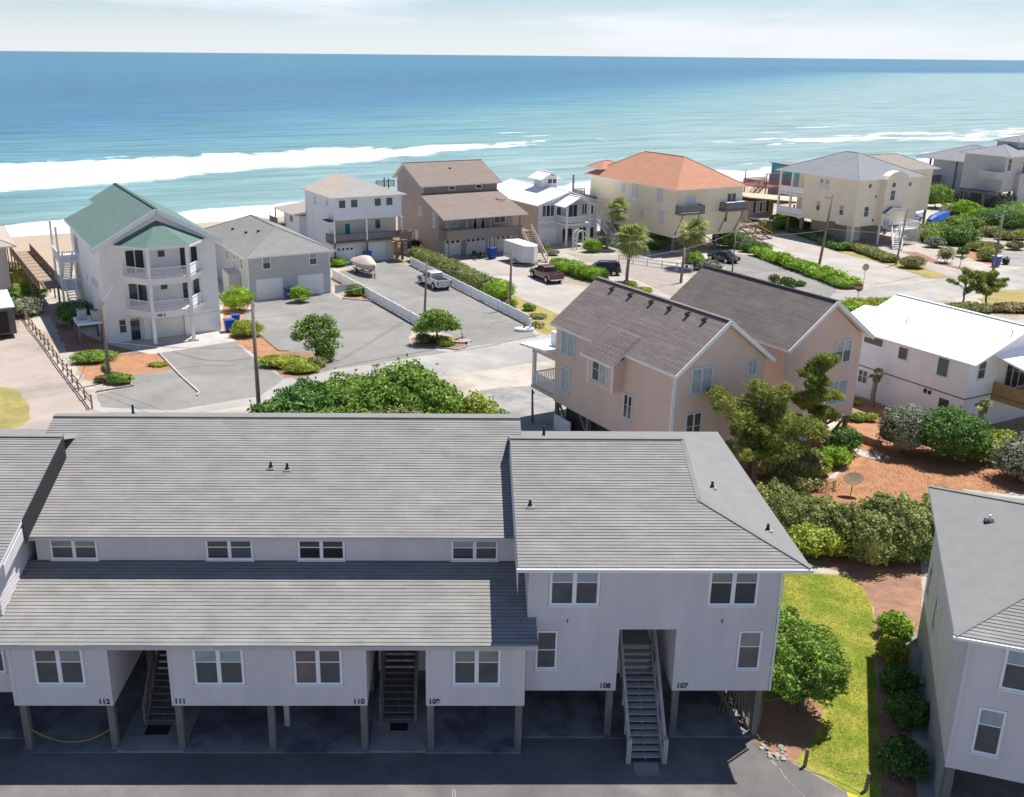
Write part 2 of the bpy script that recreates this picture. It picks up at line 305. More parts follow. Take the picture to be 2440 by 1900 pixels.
ASPH = M('dark_asphalt', (0.145, 0.138, 0.135), 0.9, 0.22, 0.5, bump=0.25, bscale=35, col2=(0.212, 0.200, 0.191), c2scale=0.2, c2lo=0.5, c2hi=0.7)

_g = [UV(-2500, -2500), UV(2500, -2500), UV(2500, 138), UV(-2500, 138)]
sheet('ground', _g, 0.0, SAND, 'sandy soil between the beach houses and yards')
# beach: dune crest then sloping under the sea
mb = MB(); us = [-2500, -900, -400] + list(range(-200, 501, 10)) + [700, 1200, 2500]; vs_ = [137.9, 143, 150, 157, 164, 172, 180, 190, 205, 230]
zz = {137.9: 0.0, 143: 0.35, 150: 0.5, 157: -0.1, 164: -0.95, 172: -1.75, 180: -2.3, 190: -2.8, 205: -3.4, 230: -4.5}
rb_ = random.Random(3)
for i, v in enumerate(vs_):
    for u in us:
        tilt = 0.09 * (max(-100, min(500, u)) - 10) * 0.04 if v > 160 else 0.0
        mb.v.append((u, v, zz[v] + tilt + (rb_.uniform(-.22, .22) if 140 < v < 165 else rb_.uniform(-.04, .04) if v > 140 else 0)))
W_ = len(us)
for i in range(len(vs_) - 1):
    for j in range(W_ - 1): mb.f.append((i * W_ + j, i * W_ + j + 1, (i + 1) * W_ + j + 1, (i + 1) * W_ + j)); mb.m.append(0)
_b = mb.build('beach', BEACH, smooth=True); _b.rotation_euler = (0, 0, SA); tag(_b, 'tan sand beach sloping down to the surf', 'beach', kind='structure')

# sea, laid out in the street frame (object x = u, object y = v)
def sm(x, a, b): t = np.clip((x - a) / (b - a), 0, 1); return t * t * (3 - 2 * t)
def n1(u, v, s, seed=0.0): return (np.sin(u / s + seed) * np.cos(v / s * 1.7 + seed * 2.1) + 0.6 * np.sin(u / s * 2.3 + v / s * 1.1 + seed * 3) + 0.4 * np.sin(u / s * 4.7 - v / s * 3.1 + seed)) / 2.0
ul = np.concatenate([[-60000, -20000, -8000, -3000, -1200, -500, -250], np.arange(-120, 460, 2.0), [480, 520, 580, 700, 900, 1300, 2000, 4000, 9000, 20000, 60000]])
vl = [150.0]
while vl[-1] < 345: vl.append(vl[-1] + 1.1)
while vl[-1] < 80000: vl.append(vl[-1] * 1.045 if vl[-1] > 600 else vl[-1] + 2.6 + (vl[-1] - 345) * 0.03)
vl = np.array(vl); U, V = np.meshgrid(ul, vl)
uc = np.clip(U, -110, 560); shore = 177 + 0.09 * (uc - 10)
lo1 = np.interp(U, [-500, -60, 14, 33, 68, 95, 129, 161, 190, 218, 225], [180, 212, 230, 238, 249, 256, 270, 287, 296, 301, 320]); hi1 = np.interp(U, [-500, -60, 20, 36, 82, 112, 140, 161, 218, 225], [270, 286, 291, 294, 297, 300, 296, 296, 304, 290])
d_lo = n1(U, V, 9.0, 1.3) * 2.6 + n1(U, V, 26, 4.0) * 4; d_hi = n1(U, V, 6.0, 2.2) * 2.2
br = sm(V - lo1 + d_lo, -7, 11) * sm(hi1 + d_hi - V, -5, 9.0) * (U < 224)
lo2 = np.interp(U, [230, 245, 265, 300, 340, 400, 500, 900], [279, 271, 262, 255, 240, 230, 220, 200]); hi2 = np.interp(U, [230, 245, 265, 290, 373, 450, 600, 900], [279, 281, 285, 291, 293, 290, 283, 260])
br2 = sm(V - lo2 + d_lo, -3, 5) * sm(hi2 + d_hi - V, -2, 4) * (0.50 + 0.45 * n1(U, V * 2.2, 15, 0.7)) * (U > 228)
wash = sm(V, shore - 8, shore - 5) * sm(shore + 12 + 8 * n1(U, V * 0 + 3, 17, 2.0) + n1(U, V, 5, 1) * 1.5 - V, -5.0, 7.0)
cap = sm(n1(U, V * 2.5, 11, 5.5) - 0.35, 0, 0.3) * np.exp(-((V - 303 - 0.03 * U) / 2.6) ** 2) * (U > 0) * (U < 70) * 0.9
for cu_, cv_, lu, lv in ((204, 343, 9, 1.2), (204, 326, 7, 1.2), (340, 322, 12, 1.4), (365, 330, 6, 1.0), (300, 306, 8, 1.2)): cap = np.maximum(cap, np.exp(-((U - cu_) / lu) ** 2 - ((V - cv_) / lv) ** 2))
band = sm(V, shore + 18, shore + 20) * sm(shore + 26 - V, -3, 3) * (0.25 + 0.4 * n1(U, V * 2, 14, 3.3))
foam = np.clip(np.maximum.reduce([br, br2, wash, cap, band * 0.8]), 0, 1)
near = np.exp(-np.clip(V - 180, 0, None) / 420.0)
Z = -2.0 + near * 0.22 * np.sin((V + 5 * n1(U, V, 40, 1)) / 3.6) * (0.6 + 0.4 * n1(U, V, 30, 3)) * sm(V, 185, 230) + near * 0.10 * n1(U, V, 3.1, 8)
Z += br * (0.25 + 0.22 * n1(U, V, 2.2, 6)) + 0.75 * np.exp(-((V - hi1 + 1.5) / 2.6) ** 2) * (U < 215) * sm(U, -110, -60) + 0.55 * np.exp(-((V - lo1 + 3.5) / 2.8) ** 2) * sm(n1(U, V * 0, 22, 2.4), -0.2, 0.5) * (U < 190)
Z += 0.35 * np.exp(-((V - lo2) / 3.0) ** 2) * (U > 235)
Z = np.where(V > 3000, -2.0, Z)
nr, nc = U.shape
me = bpy.data.meshes.new('sea'); me.vertices.add(nr * nc); me.vertices.foreach_set('co', np.stack([U, V, Z], -1).ravel())
idx = (np.arange(nr - 1)[:, None] * nc + np.arange(nc - 1)[None, :]).ravel(); quads = np.stack([idx, idx + 1, idx + nc + 1, idx + nc], -1)
me.loops.add(quads.size); me.loops.foreach_set('vertex_index', quads.ravel().astype(np.int32)); me.polygons.add(len(quads)); me.polygons.foreach_set('loop_start', np.arange(0, quads.size, 4, dtype=np.int32))
me.polygons.foreach_set('use_smooth', [True] * len(quads)); me.update(); me.validate()
at = me.attributes.new('foam', 'FLOAT', 'POINT'); at.data.foreach_set('value', foam.ravel().astype(np.float32))
sm_ = bpy.data.materials.new('sea_water'); sm_.use_nodes = True; n, l = sm_.node_tree.nodes, sm_.node_tree.links; b = n['Principled BSDF']
tc = n.new('ShaderNodeTexCoord'); sx = n.new('ShaderNodeSeparateXYZ'); l.new(tc.outputs['Object'], sx.inputs[0])
def mth(op, a, b_=None, c=None):
    q = n.new('ShaderNodeMath'); q.operation = op
    for i, x in enumerate((a, b_, c)):
        if x is None: continue
        if isinstance(x, (int, float)): q.inputs[i].default_value = x
        else: l.new(x, q.inputs[i])
    return q.outputs[0]
def noise(scale, stretch, detail=5, rough_=0.6, dist=0.0):
    mp = n.new('ShaderNodeMapping'); mp.inputs['Scale'].default_value = stretch; l.new(tc.outputs['Object'], mp.inputs['Vector']); q = n.new('ShaderNodeTexNoise'); q.inputs['Scale'].default_value = scale; q.inputs['Detail'].default_value = detail; q.inputs['Roughness'].default_value = rough_; q.inputs['Distortion'].default_value = dist; l.new(mp.outputs[0], q.inputs['Vector']); return q.outputs['Fac']
ucl = n.new('ShaderNodeClamp'); l.new(sx.outputs['X'], ucl.inputs['Value']); ucl.inputs['Min'].default_value = -200; ucl.inputs['Max'].default_value = 1700
big = noise(0.012, (0.5, 1.3, 1), 4)
veff = mth('ADD', mth('SUBTRACT', sx.outputs['Y'], mth('MULTIPLY', mth('SUBTRACT', ucl.outputs[0], 60), 0.72)), mth('MULTIPLY', mth('SUBTRACT', big, 0.5), 190))
mr = n.new('ShaderNodeMapRange'); mr.inputs['From Min'].default_value = 150; mr.inputs['From Max'].default_value = 1650; l.new(veff, mr.inputs['Value'])
rp = n.new('ShaderNodeValToRGB'); l.new(mr.outputs[0], rp.inputs['Fac']); e = rp.color_ramp.elements
e[0].position = 0.0; e[0].color = (0.26, 0.365, 0.345, 1); e[1].position = 1.0; e[1].color = (0.040, 0.165, 0.245, 1)
for pos, c_ in ((0.04, (0.205, 0.335, 0.33)), (0.085, (0.15, 0.30, 0.315)), (0.135, (0.088, 0.235, 0.295)), (0.21, (0.048, 0.165, 0.26)), (0.40, (0.034, 0.14, 0.225))):
    x = e.new(pos); x.color = (*c_, 1)
rip = noise(0.075, (0.30, 1.9, 1), 8, 0.72); vmx = n.new('ShaderNodeMapRange'); l.new(rip, vmx.inputs['Value']); vmx.inputs['From Min'].default_value = 0.3; vmx.inputs['From Max'].default_value = 0.7; vmx.inputs['To Min'].default_value = 0.60; vmx.inputs['To Max'].default_value = 1.32
sc_ = n.new('ShaderNodeVectorMath'); sc_.operation = 'SCALE'; l.new(rp.outputs[0], sc_.inputs[0]); l.new(vmx.outputs[0], sc_.inputs['Scale'])
fa = n.new('ShaderNodeAttribute'); fa.attribute_name = 'foam'
fz = mth('ADD', mth('ADD', mth('MULTIPLY', mth('SUBTRACT', noise(0.30, (0.45, 1.3, 1), 8, 0.78, 0.8), 0.5), 2.0), mth('MULTIPLY', mth('SUBTRACT', noise(0.06, (0.35, 1.4, 1), 5, 0.7, 0.5), 0.5), 1.9)), fa.outputs['Fac'])
fm = n.new('ShaderNodeMapRange'); fm.interpolation_type = 'SMOOTHSTEP'; l.new(fz, fm.inputs['Value']); fm.inputs['From Min'].default_value = 0.40; fm.inputs['From Max'].default_value = 0.72
fmask = mth('MULTIPLY', fm.outputs[0], mth('GREATER_THAN', fa.outputs['Fac'], 0.03))
cm = n.new('ShaderNodeMix'); cm.data_type = 'RGBA'; l.new(fmask, cm.inputs['Factor']); l.new(sc_.outputs[0], cm.inputs['A']); cm.inputs['B'].default_value = (0.80, 0.80, 0.80, 1)
fn_ = n.new('ShaderNodeValToRGB'); l.new(noise(0.12, (0.4, 1.6, 1), 8, 0.75, 0.7), fn_.inputs['Fac']); fn_.color_ramp.elements[0].position = 0.36; fn_.color_ramp.elements[0].color = (0.46, 0.52, 0.52, 1); fn_.color_ramp.elements[1].position = 0.55; fn_.color_ramp.elements[1].color = (0.74, 0.74, 0.74, 1); l.new(fn_.outputs[0], cm.inputs['B']); l.new(cm.outputs['Result'], b.inputs['Base Color'])
rr = n.new('ShaderNodeMapRange'); l.new(fmask, rr.inputs['Value']); rr.inputs['To Min'].default_value = 0.28; rr.inputs['To Max'].default_value = 0.95; l.new(rr.outputs[0], b.inputs['Roughness'])
b.inputs['IOR'].default_value = 1.33; b.inputs['Specular IOR Level'].default_value = 0.13
hh = mth('ADD', mth('MULTIPLY', noise(0.22, (0.4, 1.5, 1), 7, 0.62), 1.0), mth('MULTIPLY', noise(0.045, (0.35, 1.4, 1), 3), 2.2))
bp = n.new('ShaderNodeBump'); bp.inputs['Strength'].default_value = 0.55; bp.inputs['Distance'].default_value = 1.1; l.new(hh, bp.inputs['Height']); l.new(bp.outputs[0], b.inputs['Normal'])
me.materials.append(sm_); sea = bpy.data.objects.new('sea', me); COL.objects.link(sea); sea.rotation_euler = (0, 0, SA); tag(sea, 'turquoise to deep blue sea with white breakers', 'sea', kind='structure')

# road and drives (street frame where they are straight)
sheet('road', [UV(-300, 73.6), UV(700, 73.6), UV(700, 81.6), UV(-300, 81.6)], 0.008, ROADM, 'pale worn asphalt street running past the beach houses', 'road', jag=0.18, step=2.5)
sheet('side_street', [UV(86, 60), UV(128, 45), UV(300, 45), UV(300, 74), UV(86, 74)], 0.004, SAND, 'sandy verge across the street from the beach houses', 'verge')
sheet('lane', [(-44.06, 94.46), (-41.86, 92.81), (-44.84, 101.20), (-27.75, 73.24), (-25.27, 71.50), (-29.90, 69.41), (-31, 66), (-48, 62), (-75, 70), (-75, 96)], 0.012, LANE, 'pale pinkish sandy lane beside the rope fence', 'lane', jag=0.2)
sheet('lane_track', [(-45.51, 102.85), (-49.69, 110.30), UV(2, 128), UV(9, 128), (-44.71, 106.70), (-36.52, 91.26), (-33.92, 85.69), (-28.00, 73.97)], 0.004, SAND, 'sandy strip between the rope fence and the green roofed house', 'path', jag=0.3)
sheet('dry_lawn', [(-37.42, 78.93), (-35.67, 78.13), (-33.23, 74.27), (-31.97, 71.41), (-31.96, 69.38), (-44, 60), (-70, 58), (-60, 76)], 0.016, DRYG, 'yellowed grass patch beside the sandy lane', 'lawn', jag=0.10)
sheet('driveway', [(-27.21, 89.06), (-21.15, 93.21), (-18.01, 86.94), (-14.56, 81.41), (-15.84, 76.81), (-21.73, 73.32), (-27.52, 73.97), (-28.91, 77.02), (-26.70, 79.30), (-28.28, 81.86), (-24.50, 83.73)], 0.012, DRIVE, 'grey gravel driveway in front of the green roofed house', 'driveway', jag=0.08)
sheet('house_apron', [(-32.71, 91.77), (-27.93, 88.53), (-27.17, 88.90), (-21.10, 93.10), (-23.14, 97.14), (-30.82, 95.90)], 0.016, CONC, 'bright concrete apron before the green roofed house garage', 'apron')
sheet('bare_ground', [(-41.64, 101.27), (-35.62, 94.63), (-32.71, 91.77), (-28.11, 88.68), (-31.05, 87.11), (-33.78, 87.66), (-35.94, 89.67)], 0.006, MULCHD, 'dark brown ground beside the green roofed house', 'soil', jag=0.2)  # darker brown than the sand around it
sheet('mulch_bed', [(-31.26, 87.31), (-27.32, 88.90), (-24.59, 83.96), (-27.39, 82.45), (-29.20, 81.40), (-30.82, 80.72), (-33.62, 85.22)], 0.010, MULCH, 'orange pine straw bed beside the gravel driveway', 'mulch bed', jag=0.15)
sheet('driveway', [(-22.36, 103.38), (-21.99, 109.10), (-14.36, 113.58), (-12.79, 110.87), (-9.33, 109.66), (-4.16, 98.97), (-4.61, 94.86), (-4.31, 91.50), (-0.58, 89.71), (-6.90, 86.31), (-11.74, 83.39), (-13.17, 81.00), (-14.91, 82.74), (-15.48, 89.74), (-16.44, 89.83), (-22.14, 101.06)], 0.012, DRIVE, 'wide grey gravel lot in front of the grey house', 'driveway', jag=0.08)
sheet('mulch_bed', [(-25.59, 107.90), (-22.72, 109.08), (-22.36, 103.38), (-22.14, 101.06), (-16.44, 89.83), (-15.48, 89.74), (-14.91, 82.74), (-16.62, 85.51), (-21.13, 93.10), (-23.14, 97.14)], 0.010, MULCH, 'orange pine straw strip between the green roofed house and the grey lot', 'mulch bed', jag=0.12)
sheet('mulch_bed', [(-15.19, 120.67), (-13.29, 115.51), (-12.77, 111.03), (-9.25, 109.81), (-11.72, 116.40)], 0.016, MULCH, 'orange pine straw corner at the end of the long white fence', 'mulch bed', jag=0.05)
sheet('planting_island', [(-4.43, 94.29), (-3.58, 96.05), (-0.46, 95.23), (1.09, 92.98), (0.75, 90.79), (-1.93, 91.28), (-3.87, 91.51)], 0.016, MULCHD, 'brown mulch island round the clipped windswept tree', 'mulch bed', jag=0.06)
sheet('planting_island', [(-16.76, 85.50), (-15.45, 89.53), (-11.76, 89.08), (-11.19, 85.60), (-12.56, 82.33), (-14.60, 81.63)], 0.016, MULCHD, 'brown mulch island round the small loose tree', 'mulch bed', jag=0.08)
sheet('driveway', [(-15.01, 125.85), (-9.63, 133.25), (-7.93, 131.16), (-5.46, 129.16), (0.35, 114.23), (7.21, 99.02), (7.88, 95.11), (1.20, 91.61), (-0.46, 95.82), (-4.03, 99.73)], 0.016, DRIVE, 'grey gravel driveway between the two low white fences', 'driveway', jag=0.06)
sheet('driveway', [(-6.38, 138.44), (-2.31, 136.50), (8.14, 140.12), (10.58, 131.23), (9.26, 124.17), (13.30, 119.25), (13.84, 112.18), (11.07, 104.02), (6.67, 112.78), (5.55, 111.96), (2.62, 118.51), (-3.86, 133.99)], 0.012, PINKD, 'pinkish concrete driveway in front of the brown house', 'driveway', jag=0.06)
sheet('driveway', [(11.87, 145.45), (19.22, 145.46), (18.16, 140.48), (15.03, 140.37), (16.90, 133.58), (18.53, 131.48), (25, 112.5), (22, 108.5), (11.0, 99.5), (11.05, 103.89), (13.79, 111.78), (15.93, 118.88), (16.16, 127.30)], 0.010, PINKD, 'curved pale concrete driveway of the white roofed house', 'driveway', jag=0.05)
sheet('driveway', [(17.75, 136.35), (21.04, 138.19), (26.00, 138.94), (26.58, 136.09), (28.50, 126.66), (26.93, 120.05), (24.39, 114.03), (23.94, 116.50), (21.24, 125.46)], 0.016, MAUVE, 'mauve paved forecourt below the palm trees', 'driveway', jag=0.06)
sheet('driveway', [(35.32, 141.04), (41.44, 138.88), (41.34, 135.46), (42.96, 132.24), (45.15, 117.07), (42.93, 112.90), (41.34, 116.97), (38.34, 122.19), (34.53, 124.90), (35.51, 132.00)], 0.012, DRIVE, 'grey gravel driveway below the orange roofed house', 'driveway', jag=0.06)
sheet('driveway', [(45.51, 151.72), (49.94, 156.88), (51.84, 151.97), (54.16, 141.67), (57.73, 131.62), (59.55, 123.89), (50.62, 118.48), (48.95, 124.34), (47.53, 137.90), (45.98, 151.71)], 0.012, PINKD, 'long pale driveway beside the yellow house on stilts', 'driveway', jag=0.06)
sheet('driveway', [(57.63, 145.52), (62.67, 148.29), (68.43, 148.50), (68.57, 138.61), (68.44, 129.36), (62.49, 125.51), (61.15, 131.72), (61.73, 141.93)], 0.014, PINKD, 'pale concrete drive leading to the white lattice steps', 'driveway', jag=0.06)
sheet('verge', [(50.45, 156.13), (54.61, 142.91), (58.35, 146.83), (59.75, 136.03), (61.62, 132.80), (62.36, 125.21), (59.26, 123.70), (57.81, 131.83), (54.08, 141.43), (52.93, 145.99)], 0.018, DRYG, 'dry grass strip between the two pale drives', 'verge', jag=0.12)
sheet('mulch_bed', [(63.37, 142.60), (65.64, 142.07), (65.94, 132.94), (68.18, 128.84), (66.12, 129.29), (64.27, 133.97)], 0.020, MULCHD, 'dark red mulch strip along the pale drive', 'mulch bed', jag=0.1)
sheet('mulch_bed', [(73.16, 143.56), (78.19, 146.26), (73.58, 135.37), (71.58, 133.12), (71.28, 138.70)], 0.016, MULCH, 'orange mulch bed with clipped round shrubs', 'mulch bed', jag=0.12)
sheet('driveway', [(79.14, 146.30), (79.40, 138.98), (75.77, 132.19), (73.84, 132.13), (73.94, 136.50)], 0.014, CONCG, 'grey concrete drive beyond the tall street pole', 'driveway', jag=0.06)
sheet('verge', [(64.19, 118.42), (67.52, 116.80), (69.37, 116.01), (63.37, 105.19), (58.88, 106.49), (60.12, 112.53)], 0.012, DRYG, 'dry grass verge behind the white metal roof', 'verge', jag=0.3)
sheet('planting_bed', [(5.55, 111.96), (6.67, 112.78), (11.05, 103.89), (10.18, 98.15), (8.86, 95.72), (7.39, 99.34)], 0.016, DRYG, 'scrubby dry bed at the end of the low white fence', 'planting bed', jag=0.12)
sheet('concrete_patio', [(2.0, 78.5), (9.5, 81.0), (14, 71), (8.0, 64), (3.0, 62), (-0.5, 72)], 0.010, CONCG, 'grey concrete parking pad beside the pink house', 'driveway', jag=0.1)
sheet('yard', [(18.11, 61.89), (19.03, 60.57), (18.68, 59.29), (21.17, 54.20), (28.68, 54.69), (32.61, 58.91), (36.69, 57.96), (41.72, 66.13), (34.63, 64.28), (37.50, 77.22), (32.04, 77.14), (28.49, 70.14), (26.73, 68.47), (21.99, 68.10)], 0.010, MULCH, 'orange pine straw yard behind the pink houses', 'yard', jag=0.30, step=0.4)
sheet('garden_path', [(30.64, 73.86), (32.27, 72.97), (31.82, 71.97), (30.13, 72.66)], 0.016, CONC, 'short pale garden path in the pine straw', 'path', jag=0.04)
sheet('garden_path', [(28.24, 65.99), (29.29, 64.66), (29.03, 63.88), (28.34, 64.22), (27.90, 64.80), (25.98, 61.96), (24.87, 60.62), (24.15, 60.36), (26.92, 63.35)], 0.016, CONC, 'pale concrete ramp below the pink houses', 'path', jag=0.06)
sheet('lawn', [(16.92, 48.25), (18.97, 47.73), (20.98, 47.66), (21.25, 46.14), (21.02, 44.24), (19.31, 39.77), (16.96, 33.31), (16.00, 30.69), (15.7, 30.2), (14.8, 30.9), (13.3, 32.55), (14.80, 34.40), (15.56, 35.87), (15.26, 36.98), (13.0, 36.5), (13.0, 47.5)], 0.014, LAWN, 'bright green lawn between the grey townhouses', 'lawn', jag=0.06)
sheet('soil_strip', [(18.02, 49.61), (25.92, 50.02), (22.82, 42.77), (17.84, 30.60), (18.2, 29.4), (15.6, 29.6), (16.96, 33.31), (21.00, 44.24), (21.01, 47.74)], 0.008, MULCHD, 'reddish brown soil strip beside the lawn', 'soil', jag=0.05)
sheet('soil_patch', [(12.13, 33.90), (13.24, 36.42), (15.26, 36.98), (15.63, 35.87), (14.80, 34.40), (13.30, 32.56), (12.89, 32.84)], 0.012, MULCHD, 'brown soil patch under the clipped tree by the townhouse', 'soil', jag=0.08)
sheet('parking_lot', [(-90, -10), (45, -10), (45, 26), (17.6, 29.0), (15.2, 30.3), (13.25, 32.5), (12.1, 33.85), (12.0, 40), (-90, 40)], 0.004, ASPH, 'dark asphalt parking lot in front of the grey townhouses', 'parking lot')
sheet('kerb_paint', [(14.79, 31.12), (15.14, 30.99), (15.49, 30.73), (15.38, 30.61), (14.70, 30.61)], 0.012, M('yellow_paint', (0.72, 0.48, 0.05), 0.8, 0.15, 2), 'faded yellow kerb paint at the corner of the lawn', 'paint', jag=0.02, step=0.2)
for i, pts in enumerate([[(12.40, 32.7), (12.60, 32.3), (12.72, 31.5), (13.08, 30.6), (13.06, 30.58), (12.69, 31.48), (12.57, 32.25), (12.37, 32.65)], [(-0.02, 31.05), (0.02, 31.05), (0.10, 30.0), (0.06, 30.0)], [(-0.1, 31.05), (-0.07, 31.05), (-0.02, 30.0), (-0.05, 30.0)]]):
    sheet('pavement_crack', pts, 0.010, CONCG, ['pale cracked seam in the asphalt near the lawn', 'thin pale painted line in the sunlit asphalt', 'thin pale painted line in the sunlit asphalt'][i], 'crack', jag=0.03 if i == 0 else 0, step=0.15)['group'] = 'pale marks on the asphalt'

SEAM = M('dark_seam', (0.15, 0.145, 0.135), 0.95, 0.2, 2)
def seam(label, pts, w=0.06, z=0.024):
    a = [Vector(p) for p in pts]; lft, rgt = [], []; rr = random.Random(len(label))
    for i, p in enumerate(a):
        d = (a[min(i + 1, len(a) - 1)] - a[max(i - 1, 0)]).normalized(); nn = Vector((-d.y, d.x)) * w * rr.uniform(.3, .7); lft.append(tuple(p + nn)); rgt.append(tuple(p - nn))
    sheet('pavement_seam', lft + rgt[::-1], z, SEAM, label, 'seam')
seam('thin dark seam between the wide grey lot and the street', [(-10.91, 84.42), (-8.85, 86.03), (-6.71, 87.55), (-4.49, 88.96), (-1.91, 90.58)], .12); seam('curved dark crack across the green roofed house driveway', [(-26.11, 89.49), (-24.17, 87.83), (-22.49, 86.77), (-20.60, 86.51), (-18.51, 87.33)], .12); seam('faint dark crack lower on the same driveway', [(-24.43, 83.96), (-22.86, 84.83), (-21.29, 85.19), (-19.30, 84.98)], .07); seam('dark seam where the fenced drive meets the street', [(-0.43, 89.71), (3.15, 91.92), (6.95, 95.09), (8.26, 96.00)], .12); seam('dark seam at the end of the long pale driveway', [(51.01, 120.44), (53.65, 121.68), (58.27, 125.09), (59.55, 123.89)], .1); seam('short dark drain line across the fenced drive', [(3.48, 100.08), (4.40, 100.87), (5.33, 101.68)], .16)
# lawn: short blades joined into one mass
from mathutils.geometry import tessellate_polygon as _tess
def grass(name, poly, n_, label, mat, hgt=.05, seed=1):
    rg = np.random.default_rng(seed); tr = _tess([[Vector((*p, 0)) for p in poly]]); P_ = np.array([p[:2] for p in poly]); T = np.array([[P_[i] for i in t] for t in tr]); ar = np.abs((T[:, 1, 0] - T[:, 0, 0]) * (T[:, 2, 1] - T[:, 0, 1]) - (T[:, 2, 0] - T[:, 0, 0]) * (T[:, 1, 1] - T[:, 0, 1])); k = rg.choice(len(T), n_, p=ar / ar.sum()); a, b = rg.random(n_), rg.random(n_); f = a + b > 1; a[f], b[f] = 1 - a[f], 1 - b[f]
    c = T[k, 0] + (T[k, 1] - T[k, 0]) * a[:, None] + (T[k, 2] - T[k, 0]) * b[:, None]; an = rg.random(n_) * 6.28; w = rg.uniform(.010, .022, n_); h = hgt * rg.uniform(.4, 1.4, n_); o = c.mean(0); c = c - o; dx, dy = np.cos(an) * w, np.sin(an) * w; lx, ly = rg.normal(size=n_) * .03, rg.normal(size=n_) * .03
    V = np.stack([np.stack([c[:, 0] - dx, c[:, 1] - dy, 0 * h], 1), np.stack([c[:, 0] + dx, c[:, 1] + dy, 0 * h], 1), np.stack([c[:, 0] + lx, c[:, 1] + ly, h], 1)], 1).reshape(-1, 3); me = bpy.data.meshes.new(name); me.from_pydata(V.tolist(), [], [(3 * i, 3 * i + 1, 3 * i + 2) for i in range(n_)]); me.materials.append(mat); ob = bpy.data.objects.new(name, me); COL.objects.link(ob); ob.location = (o[0], o[1], .014); tag(ob, label, 'grass', kind='stuff')
grass('pine_straw_litter', [(18.68, 59.29), (21.31, 54.64), (28.73, 55.02), (32.41, 58.91), (36.45, 58.44), (34.09, 63.14), (30.63, 66.62), (26.41, 61.97), (23.42, 58.83), (21.54, 59.32)], 16000, 'loose brown pine straw scattered over the orange yard', M('straw_needle', (0.36, 0.17, 0.08), 0.9, 0.3, 1.0, island=0.45), .035, 8)
grass('lawn_grass', [(17.61, 47.73), (20.89, 47.40), (21.11, 45.98), (20.92, 44.24), (19.24, 39.77), (16.90, 33.31), (15.6, 30.9), (13.6, 32.6), (15.02, 34.30), (15.76, 35.87), (13.4, 36.5), (13.4, 47)], 40000, 'short green grass blades on the lawn between the townhouses', M('grass_blade', (0.33, 0.345, 0.05), 0.8, 0.35, 0.8, island=0.25, trans=0.4), .030, 4)

# ================================================================== GREY TOWNHOUSE ROW (world axes)
condo = thing('townhouse_row', 'long grey townhouse row on wooden posts with weathered shingle roofs', 'townhouse')
SL = math.sqrt(1 + 1 / 9)
def recentre(root, loc):
    root.location = loc
    for c in root.children: c.location = Vector(c.location) - Vector(loc)
# masses
mb = MB()
mb.box(-17.0, -13.2, 33.23, 42, 2.15, 5.08); mb.box(-10.95, -3.39, 33.23, 42, 2.15, 5.08); mb.box(-1.12, 2.70, 33.23, 42, 2.15, 5.08)
mb.box(-13.2, -10.95, 38.6, 42, 0, 5.08); mb.box(-3.39, -1.12, 38.6, 42, 0, 5.08)
mb.box(-17.0, 2.74, 36.9, 50.4, 5.08, 7.72)
mb.build('wall', CONDO_SIDE, condo)
mb = MB()
mb.box(2.79, 6.38, 34.1, 47.6, 2.24, 7.9); mb.box(8.62, 12.46, 34.1, 47.6, 2.24, 7.9); mb.box(6.38, 8.62, 34.12, 47.6, 5.02, 7.9); mb.box(6.38, 8.62, 38.4, 47.6, 0.1, 5.02)
mb.build('wall', CONDO_SIDE, condo)
mb = MB(); mb.box(-32, -17.4, 34.1, 47.6, 2.13, 7.9); mb.build('wall', CONDO_SIDE, condo)
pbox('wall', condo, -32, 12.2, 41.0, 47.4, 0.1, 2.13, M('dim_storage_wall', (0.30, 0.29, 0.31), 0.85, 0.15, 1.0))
# siding boards: one object each, cut round the windows and stair openings
def boards(face, d, a0, a1, z0, z1, holes, expo=0.19, mat=CONDO):
    z = z0; k = 0
    while z < z1 - 0.03:
        zt = min(z + expo - 0.014, z1); segs = [(a0, a1)]
        for h0, h1, hz0, hz1 in holes:
            if hz1 > z + 0.05 and hz0 < zt - 0.05:
                ns = []
                for s0, s1 in segs:
                    if h0 > s0: ns.append((s0, min(s1, h0)))
                    if h1 < s1: ns.append((max(s0, h1), s1))
                segs = [q for q in ns if q[1] - q[0] > 0.05]
        for s0, s1 in segs:
            m = MB(); P = lambda a, nn_, zz_: fpt(face, d, a, nn_, zz_)
            m.add([P(s0, 0, z), P(s1, 0, z), P(s1, 0.032, z), P(s0, 0.032, z), P(s0, 0, zt), P(s1, 0, zt), P(s1, 0.005, zt), P(s0, 0.005, zt)], [(0, 1, 2, 3), (3, 2, 6, 7), (4, 7, 6, 5), (0, 3, 7, 4), (1, 5, 6, 2)])
            m.build('siding_board', mat, condo)
        z += expo
boards('F', 33.23, -17.0, 2.70, 2.15, 5.0, [(-13.2, -10.95, 0, 9), (-3.39, -1.12, 0, 9), (-16.05, -14.12, 3.04, 4.72), (-10.0, -8.04, 3.06, 4.74), (-6.19, -4.29, 3.1, 4.75), (-0.1, 1.77, 3.12, 4.76)])
boards('F', 34.1, 2.79, 12.46, 2.24, 7.7, [(6.38, 8.62, 0, 5.02), (3.56, 5.56, 6.02, 7.7), (9.70, 11.62, 6.05, 7.7), (3.14, 4.0, 3.18, 4.97), (11.05, 12.0, 3.18, 4.98)])
boards('F', 36.9, -17.0, 2.74, 6.5, 7.7, [(-16.46, -14.5, 6.4, 7.7), (-10.18, -8.2, 6.4, 7.7), (-6.45, -4.48, 6.4, 7.7), (-0.2, 1.76, 6.4, 7.7)])
